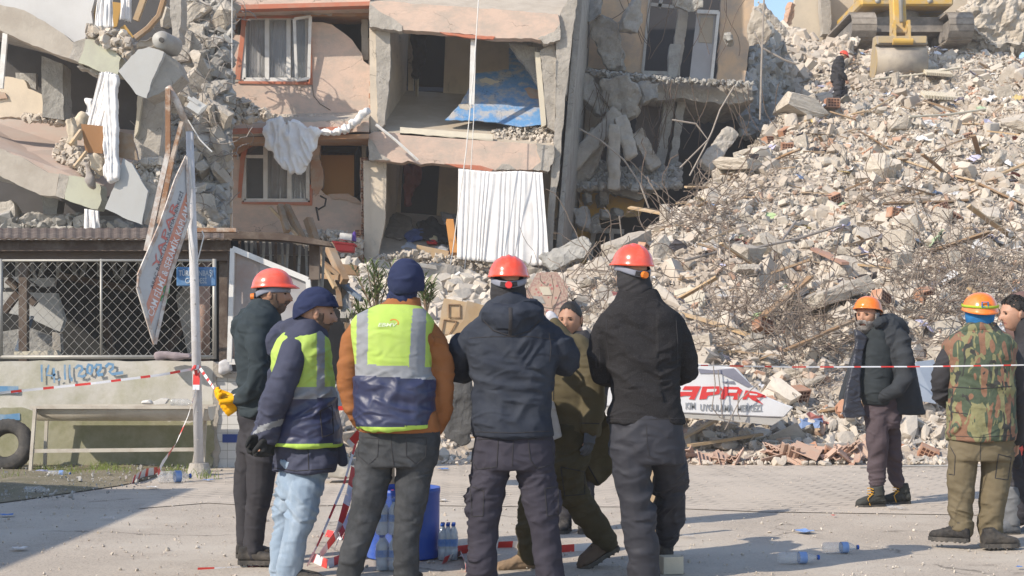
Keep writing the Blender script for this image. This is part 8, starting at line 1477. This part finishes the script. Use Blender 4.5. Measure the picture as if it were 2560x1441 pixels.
# ---- 8: bearded man, open coat
def person8():
    s = Person(12.1, 2210, 'grey bearded man in orange helmet and open black parka walking towards the left')
    co = fab('black_parka_cloth', (.042, .046, .052), rough=.85); ln = fab('quilted_lining', (.026, .028, .040), rough=.45, spec=.5)
    w = MB(); s.rows(w, [(1012, 2160, 2226, .13, -.02), (980, 2150, 2230, .15, -.02), (940, 2147, 2236, .16), (900, 2150, 2236, .15), (860, 2154, 2236, .14), (830, 2164, 2234, .12), (808, 2172, 2222, .08)])
    cloth('sweater', w, fab('dark_green_grey', (.034, .040, .044)), s.t, fold=.005, seed=71)
    j = MB()
    s.rows(j, [(1036, 2196, 2312, .16, .06), (990, 2196, 2302, .17, .05), (940, 2194, 2292, .17, .04), (890, 2194, 2280, .17, .03), (850, 2190, 2266, .16, .02), (825, 2184, 2254, .13, .02), (806, 2190, 2244, .10, .02)])
    s.limb(j, [(2252, 846, -.10, 20), (2262, 900, -.17, 22), (2262, 945, -.20, 22), (2244, 975, -.23, 20), (2216, 988, -.19, 17), (2206, 996, -.13, 15)])
    s.limb(j, [(2222, 812, -.02, 17), (2246, 812, .05, 20), (2258, 826, .07, 15)], False); s.limb(j, [(2196, 810, -.10, 12), (2214, 800, .02, 15), (2232, 800, .06, 15)], False)
    s.seam(cloth('parka', j, co, s.t, fold=.009, fr=(5, 5, 8), seed=72), [(2214, 1040), (2260, 1036), (2306, 1022)], .003)
    l = MB(); l.prism([s.p(x, y, -.10-.06*(y-850)/200) for x, y in rag([(2150, 828), (2168, 846), (2158, 880), (2150, 940), (2152, 1000), (2166, 1040), (2134, 1046), (2112, 1044), (2108, 1036), (2120, 960), (2136, 890), (2142, 858), (2138, 824)], 1, 12, 2)], (0, .05, 0))
    lo = cloth('open_front_panel', l, ln, s.t, .007, 3, fold=.006, fr=(7, 5, 7), seed=73)
    for k_ in range(7): s.seam(lo, [(2112, 880+k_*28), (2166, 910+k_*28)], .002); s.seam(lo, [(2166, 868+k_*28), (2112, 898+k_*28)], .002)
    a = MB(); s.limb(a, [(2160, 850, .12, 17), (2138, 920, .12, 18), (2118, 975, .06, 16), (2110, 998, .02, 14)]); cloth('sleeve', a, co, s.t, fold=.006, seed=74)
    t = MB()
    s.rows(t, [(985, 2166, 2240, .13), (1020, 2162, 2248, .13), (1050, 2164, 2250, .13), (1072, 2168, 2248, .12)])
    s.limb(t, [(2196, 1045, -.06, 28), (2193, 1100, -.07, 26), (2192, 1150, -.05, 21), (2192, 1195, -.06, 19), (2194, 1218, -.06, 17)])
    s.limb(t, [(2222, 1045, .06, 28), (2226, 1100, .08, 25), (2234, 1150, .09, 20), (2240, 1190, .10, 18), (2244, 1205, .10, 18)])
    cloth('trousers', t, fab('plum_grey_cloth', (.085, .066, .074), k=.8), s.t, .0085, fold=.010, fr=(5, 5, 13), seed=75)
    s.head(2170, 790, 138, 2, 1.16); s.neck(2196, 816, .02)
    helmet(s, m_hor, m_kor, .012, band=False, tilt=4, w=.88, ridge=False, backdrop=.03, up=.016)
    bd = MB(); bd.prism([s.loc(.102, .028+.004, .045), s.loc(.098, .048, .066), s.loc(.108, .005, .074), s.loc(.112, .002, .05)], HM(s.yaw)@V_((.01, 0, 0))); bd.build('badge', m_grey, s.t)
    facecap(s, 'beard', m_beardg, z0=-.15, z1=-.030, ang=92, off=.013, noise=.006); cap(s, 'hair', m_hair, r=(.081, .099, .118), zb=.09, zs=.02, bz=.09, noise=.005, seed=7)
    s.hands([(s.p(2106, 1004, .0), (-.12, -.1, -.9), (.7, .6, 0), dict(s=1.12, curl=.5, thumb=-1)), (s.p(2206, 1000, -.09), (-.2, .1, -.9), (.6, .6, 0), dict(s=1.1, curl=.4))])
    cg = MB(); cg.tube([s.p(2108, 1030, -.06), s.p(2102, 1036, -.12)], .004, 6); cg.build('cigarette', m_white, s.t)
    s.lacemat = fab('yellow_lace', (.60, .32, .05)); gb = fab('grey_green_boot', (.055, .056, .052), rough=.8)
    for (x, y, dy, d) in ((2210, 1268, -.10, (-.95, -.25)), (2274, 1260, .12, (-.95, -.12))):
        shoe(s, 'boot', s.p(x, y, dy), d, .255, gb, m_sole, h=.125, w=.052)
        c = MB(); h = s.p(x, y, dy)+V_((d[0]*.06, d[1]*.06, .10)); c.tube([h, h+V_((-.01, 0, .075))], [.055, .052], 14); cloth('boot_shaft', c, gb, s.t, .006, 2, fold=.002)
        lc = MB()
        for q_ in range(4): z = .09+q_*.022; hh = s.p(x, y, dy); a0 = hh+V_((d[0]*.11, d[1]*.11-.035, z)); lc.tube([a0, a0+V_((-.035, .0, .012)), a0+V_((-.04, .05, .005))], .0045, 5)
        lc.tube([hh+V_((d[0]*.12, -.07, .12)), hh+V_((-.16, -.09, .08)), hh+V_((-.14, -.09, .02))], .004, 5); lc.build('laces', s.lacemat, s.t)
    s.finish(m_skin2)
person8()
# ---- 9: camouflage vest
def camo():
    m = bpy.data.materials.new('camouflage'); m.use_nodes = True; n = m.node_tree.nodes; L = m.node_tree.links.new; b = n['Principled BSDF']; tc = n.new('ShaderNodeTexCoord')
    col = None; base = (.058, .078, .050, 1)
    for i, (c, th, sc, off, st) in enumerate((((.20, .105, .066, 1), .50, 7, 3, (1.4, 1, .55)), ((.20, .19, .095, 1), .56, 9, 11, (1.7, 1, .5)), ((.035, .036, .034, 1), .62, 10, 23, (1.5, 1, .6)))):
        mp = n.new('ShaderNodeMapping'); mp.inputs['Location'].default_value = (off, off*.7, off*.3); mp.inputs['Scale'].default_value = st; L(tc.outputs['Object'], mp.inputs[0])
        q = n.new('ShaderNodeTexNoise'); q.inputs['Scale'].default_value = sc; q.inputs['Detail'].default_value = 1.5; q.inputs['Distortion'].default_value = 1.4; L(mp.outputs[0], q.inputs['Vector'])
        g = n.new('ShaderNodeMapRange'); g.inputs[1].default_value = th; g.inputs[2].default_value = th+.012; L(q.outputs[0], g.inputs[0])
        x = n.new('ShaderNodeMix'); x.data_type = 'RGBA'; L(g.outputs[0], x.inputs[0]); x.inputs[7].default_value = c
        if col is None: x.inputs[6].default_value = base
        else: L(col, x.inputs[6])
        col = x.outputs[2]
    L(col, b.inputs['Base Color']); b.inputs['Roughness'].default_value = .9
    w = n.new('ShaderNodeTexNoise'); w.inputs['Scale'].default_value = 9; w.inputs['Detail'].default_value = 4; L(tc.outputs['Object'], w.inputs['Vector'])
    bp = n.new('ShaderNodeBump'); bp.inputs['Distance'].default_value = .03; L(w.outputs[0], bp.inputs['Height']); L(bp.outputs[0], b.inputs['Normal']); return m
def person9():
    s = Person(9.35, 2452, 'man seen from behind in camouflage vest and orange helmet with green strap')
    k = MB()
    s.rows(k, [(1080, 2374, 2534, .14), (1000, 2374, 2532, .13), (900, 2372, 2534, .13), (850, 2372, 2528, .13), (830, 2392, 2510, .11)])
    s.limb(k, [(2386, 868, 0, 22), (2364, 905, .0, 24), (2353, 950, .02, 24), (2352, 985, .06, 22), (2366, 1005, .18, 19), (2392, 1000, .30, 16)])
    s.limb(k, [(2514, 868, 0, 22), (2536, 905, .0, 24), (2546, 950, .02, 25), (2548, 1000, .05, 23), (2546, 1060, .12, 19), (2542, 1100, .18, 16)])
    cloth('fleece_sleeves', k, m_black2, s.t, fold=.006, seed=81)
    v = MB(); s.rows(v, [(1102, 2370, 2536, .165), (1060, 2368, 2537, .168), (1000, 2371, 2535, .165), (940, 2367, 2534, .165), (890, 2360, 2538, .165), (862, 2356, 2538, .155), (842, 2370, 2524, .135), (828, 2398, 2502, .105), (816, 2412, 2490, .085), (808, 2416, 2488, .08)])
    vo = cloth('camouflage_vest', v, camo(), s.t, .008, 4, fold=.008, fr=(3, 3, 8), seed=82)
    s.seam(vo, [(2380, 968), (2450, 972), (2530, 966)], .003); s.seam(vo, [(2378, 1030), (2420, 1036)], .003); s.seam(vo, [(2376, 1090), (2450, 1094), (2530, 1088)], .002)
    c = MB(); s.limb(c, [(2418, 826, -.06, 12), (2450, 818, -.08, 13), (2484, 826, -.06, 12)], False); cloth('collar', c, vo.data.materials[0], s.t, .006, 3, fold=.004)
    t = MB()
    s.rows(t, [(1085, 2378, 2528, .13), (1120, 2373, 2533, .135), (1150, 2370, 2532, .13)])
    s.limb(t, [(2408, 1130, 0, 37), (2404, 1190, 0, 34), (2402, 1240, 0, 31), (2402, 1290, 0, 29), (2404, 1318, 0, 29)])
    s.limb(t, [(2492, 1130, 0, 38), (2490, 1190, 0, 35), (2482, 1240, 0, 32), (2476, 1300, 0, 30), (2476, 1340, 0, 30)])
    tr = cloth('cargo_trousers', t, fab('khaki_cloth', (.150, .122, .078), k=.82), s.t, .0085, fold=.011, fr=(5, 5, 13), seed=83)
    s.seam(tr, [(2496, 1136), (2528, 1144), (2520, 1200), (2488, 1196)], .003, close=True, name='pocket_seam'); s.seam(tr, [(2376, 1118), (2388, 1140), (2386, 1188), (2372, 1186)], .003, name='pocket_seam'); s.seam(tr, [(2452, 1108), (2450, 1150)])
    s.head(2450, 786, 0, 0, .95); s.neck(2450, 820)
    cap(s, 'blue_hood', fab('blue_cloth', (.03, .16, .38)), r=(.098, .108, .12), zb=-.085, noise=.003, seed=8)
    h = helmet(s, m_hor, m_kor, .012, band=False, tilt=2, w=1.05, ridge=False, backdrop=.03)
    b = MB(); n = 44; A = HM(0, 2)
    for j_ in range(2):
        for i in range(n):
            th = 2*math.pi*i/n; q = V_((math.sin(th)*.1185, math.cos(th)*.141, .050+j_*.019-.012*math.cos(th)*-1)); b.v.append(tuple(s.hc+A@(q*s.hs)))
    b.f = [(i, (i+1) % n, n+(i+1) % n, n+i) for i in range(n)]; b.m = [0]*n; o = b.build('headlamp_strap', fab('green_strap', (.36, .46, .05)), s.t, True); o.modifiers.new('t', 'SOLIDIFY').thickness = .004
    bk = MB(); c0 = s.hc+V_((-.012, -.142, .062))*s.hs
    for dx in (-.020, .020): bk.box(c0+V_((dx, 0, 0)), (.007, .008, .036), (0, 0, .1))
    bk.box(c0+V_((0, 0, .016)), (.04, .008, .006)); bk.box(c0+V_((0, 0, -.016)), (.04, .008, .006)); bk.build('buckle', fab('blue_plastic', (.05, .18, .36)), o)
    for x, y, d in ((2432, 1352, (-.75, .6)), (2476, 1368, (.85, .35))): pass
    shoe(s, 'boot', s.p(2424, 1356, -.06), (-.80, .45), .26, m_boot, m_sole, h=.11); shoe(s, 'boot', s.p(2456, 1370, -.10), (.93, .20), .26, m_boot, m_sole, h=.11)
    s.hands([(s.p(2396, 1000, .32), (.6, .2, 0), (0, 1, 0), dict(s=.9)), (s.p(2542, 1106, .2), (0, .2, -1), (-1, 0, 0), dict(s=.9))])
    s.finish(m_skin2)
person9()
# ---- 10, 11: right edge
def person10():
    s = Person(10.2, 2570, 'young man with curly black hair and black jacket at the right edge, facing left')
    j = MB()
    s.rows(j, [(1090, 2526, 2650, .17), (1000, 2528, 2652, .17), (920, 2532, 2656, .17), (870, 2536, 2654, .17), (845, 2540, 2640, .14), (825, 2536, 2610, .10), (806, 2532, 2588, .075), (796, 2534, 2586, .07)])
    s.limb(j, [(2560, 880, -.12, 24), (2556, 960, -.17, 24), (2548, 1040, -.2, 21), (2542, 1100, -.22, 18)]); s.limb(j, [(2630, 880, .1, 24), (2640, 1000, .15, 22), (2620, 1090, .1, 18)])
    cloth('jacket', j, MATS['black_fabric'], s.t, fold=.007, seed=91)
    t = MB(); s.rows(t, [(1080, 2532, 2640, .13), (1130, 2530, 2640, .13)])
    s.limb(t, [(2560, 1110, -.06, 30), (2556, 1200, -.06, 27), (2548, 1290, -.06, 22)]); s.limb(t, [(2610, 1110, .06, 30), (2612, 1200, .06, 26), (2606, 1300, .06, 22)])
    cloth('trousers', t, MATS['charcoal_trousers'], s.t, fold=.009, seed=92)
    s.head(2536, 786, 100, 0, 1.05); s.neck(2560, 826)
    o = cap(s, 'hair', m_hair, r=(.084, .103, .128), zb=.082, zs=.02, bz=.07, noise=.014, seed=9, ns=45)
    c = MB(); rr = random.Random(4)
    for k in range(150):
        a = rr.uniform(0, 6.28); e = rr.uniform(.62, 1.5); q = V_((math.cos(e)*math.sin(a)*.084, math.cos(e)*math.cos(a)*.104, math.sin(e)*.128)); p = s.loc(*q); r_ = rr.uniform(.007, .011)
        c.tube([p+V_((r_*math.cos(u+a), rr.uniform(-.003, .003), r_*math.sin(u+a))) for u in (0, 1.3, 2.6, 3.9, 5)], .0035, 4)
    c.build('curls', m_hair, o); 
    s.glove([(s.p(2542, 1108, -.22), (.0, 0, -1), (-.5, .8, 0), dict(s=1.05, curl=.4, fat=1.3))], m_redt)
    cb = MB(); s.limb(cb, [(2540, 1128, -.22, 11), (2543, 1160, -.22, 13)], False); cloth('black_palm', cb, m_black2, s.t, .006, 2, fold=.002)
    wb = fab('grey_rubber_boot', (.15, .155, .165), rough=.6)
    for x, y, dy in ((2546, 1340, -.06), (2604, 1350, .1)):
        shoe(s, 'boot', s.p(x, y, dy), (-.9, -.2), .27, wb, m_sole, h=.11); b = MB(); h = s.p(x, y, dy)+V_((-.05, -.01, .08)); b.tube([h, h+V_((.01, 0, .15)), h+V_((.01, 0, .28))], [.055, .058, .066], 14); cloth('boot_shaft', b, wb, s.t, .007, 2, fold=.006, seed=3)
    s.hands([(s.p(2542, 1106, -.22), (.0, 0, -1), (-.5, .8, 0), dict(s=.9, curl=.4))]); s.finish(m_skin)
person10()
def person11():
    s = Person(11.3, 2560, 'person in brown hood standing behind the curly haired young man')
    j = MB(); s.rows(j, [(1060, 2545, 2660, .14), (960, 2548, 2660, .15), (880, 2552, 2650, .14), (850, 2560, 2640, .11)])
    s.limb(j, [(2560, 880, 0, 18), (2570, 1000, .05, 18)]); cloth('jacket', j, fab('red_orange_cloth', (.50, .10, .05)), s.t, fold=.006, seed=95)
    h = MB(); s.limb(h, [(2552, 765, 0, 36), (2548, 800, 0, 36), (2552, 840, 0, 34)], False); s.limb(h, [(2520, 850, 0, 14), (2550, 862, 0, 20), (2590, 862, 0, 22)], False)
    cloth('brown_hood', h, fab('brown_cloth', (.165, .105, .095)), s.t, .008, 4, fold=.005, seed=96)
    t = MB(); s.limb(t, [(2580, 1060, 0, 26), (2580, 1180, 0, 22), (2582, 1282, 0, 18)]); s.limb(t, [(2620, 1060, 0, 26), (2622, 1180, 0, 22), (2622, 1282, 0, 18)]); cloth('trousers', t, MATS['charcoal_trousers'], s.t, fold=.008, seed=97)
    s.head(2552, 786, 60, 0, .9); s.neck(2556, 840); shoe(s, 'shoe', s.p(2584, 1289, 0), (-.6, -.6), .27, m_boot, m_sole); shoe(s, 'shoe', s.p(2626, 1289, 0), (-.6, -.6), .27, m_boot, m_sole)
    s.finish(m_skin)
person11()
# ---- 12: worker climbing the heap
def person12():
    yy = hx(2092, 266).y-.7
    s = Person(yy, 2098, 'worker in dark clothes and red helmet climbing across the rubble near the excavator')
    s.t.location.z = heap_z(s.t.location.x, yy)
    j = MB(); s.rows(j, [(205, 2077, 2106, .14), (180, 2078, 2110, .15), (160, 2082, 2112, .16), (148, 2088, 2110, .13), (141, 2094, 2108, .09)])
    s.limb(j, [(2098, 152, -.1, 8), (2102, 178, -.14, 7), (2114, 198, -.12, 5.5)]); s.limb(j, [(2098, 152, .12, 8), (2100, 178, .16, 7), (2112, 196, .12, 5.5)])
    cloth('jacket', j, m_black2, s.t, .018, 3, fold=.02, seed=98)
    t = MB(); s.rows(t, [(202, 2080, 2108, .13), (212, 2080, 2108, .13)])
    s.limb(t, [(2094, 212, -.06, 9), (2094, 232, -.06, 8), (2093, 252, -.06, 6)]); s.limb(t, [(2102, 210, .08, 9), (2113, 226, .06, 7.5), (2098, 238, .05, 6), (2090, 244, .05, 5)])
    cloth('trousers', t, MATS['charcoal_trousers'], s.t, .018, 3, fold=.02, seed=99)
    s.head(2109, 140, -90, -18, .95); s.neck(2100, 150); helmet(s, m_hred, m_kred, .035, band=False, tilt=-5, w=1.0)
    shoe(s, 'shoe', s.p(2088, 262, -.06), (.95, 0), .28, m_boot, m_sole); shoe(s, 'shoe', s.p(2080, 250, .05), (.9, 0), .28, m_boot, m_sole, pitch=-40)
    s.hands([(s.p(2115, 200, -.12), (.3, 0, -.6), (0, 1, 0), {}), (s.p(2113, 198, .12), (.3, 0, -.6), (0, -1, 0), {})])
    s.finish(m_skin2)
person12()
# ============================================================= labels for the many alike things on the hill
def zone(px, py):
    if px < 600: return 'in the gap beside the upper pink window' if py < 250 else 'in the gap beside the hanging balcony curtain' if py < 430 else 'low in the gap behind the pole'
    if py < 230: return 'below the excavator' if px > 2150 else 'near the climbing worker' if px > 1950 else 'on the ridge by the shaded block'
    if py < 420: return 'on the upper right slope' if px > 2250 else 'on the upper middle slope' if px > 1950 else 'on the flank beside the shaded block'
    if py < 640: return 'above the camouflage vest man' if px > 2300 else 'on the middle slope above the bearded man' if px > 2000 else 'on the slope above the black fleece man' if px > 1700 else 'at the foot of the shaded block'
    if py < 860: return 'behind the camouflage vest man' if px > 2280 else 'behind the bearded man' if px > 2050 else 'above the fallen shop sign' if px > 1740 else 'between the navy jacket man and the black fleece man' if px > 1380 else 'behind the vest wearing men'
    return 'low beside the camouflage vest man' if px > 2300 else 'low beside the bearded man' if px > 2000 else 'right at the fallen shop sign' if px > 1700 else 'low behind the group of men'
ORD = ['largest', 'second largest', 'third largest', 'fourth largest', 'fifth largest', 'sixth largest']
for nm, base in (('concrete_chunk', 'pale concrete chunk'), ('plank', 'broken plank'), ('bent_rebar', 'bent steel bar'), ('hollow_brick', 'loose hollow brick'), ('slab_fragment', 'grey slab fragment'), ('roof_tile', 'broken clay roof tile')):
    Zs = {}
    for o in COL.objects:
        if o.name.split('.')[0] == nm and o.parent is None and o.get('group'):
            c = o.location; py = H0-(c.z-HC)/c.y*F; px = 1280+c.x/c.y*F; s = max(o.dimensions)/c.y; Zs.setdefault(zone(px, py), []).append((s, o))
    for zn, L in Zs.items():
        L.sort(key=lambda q: -q[0])
        for k, (s, o) in enumerate(L):
            o['label'] = ('%s %s %s' % (ORD[k], base, zn)) if k < 6 else ('smaller %s among others %s' % (base, zn))
            o['group'] = '%ss %s' % (base, zn)
# ------------------------------------------------------------- dusty air
hz = bpy.data.materials.new('dusty_air'); hz.use_nodes = True; n = hz.node_tree.nodes; n.remove(n['Principled BSDF']); pv_ = n.new('ShaderNodeVolumePrincipled'); pv_.inputs['Color'].default_value = (.95, .90, .86, 1); pv_.inputs['Density'].default_value = .0016; pv_.inputs['Anisotropy'].default_value = .2
hz.node_tree.links.new(pv_.outputs[0], n['Material Output'].inputs['Volume'])
q = MB(); q.box((8, 32, 12.5), (90, 90, 27.0)); q.build('haze', hz, kind='stuff')
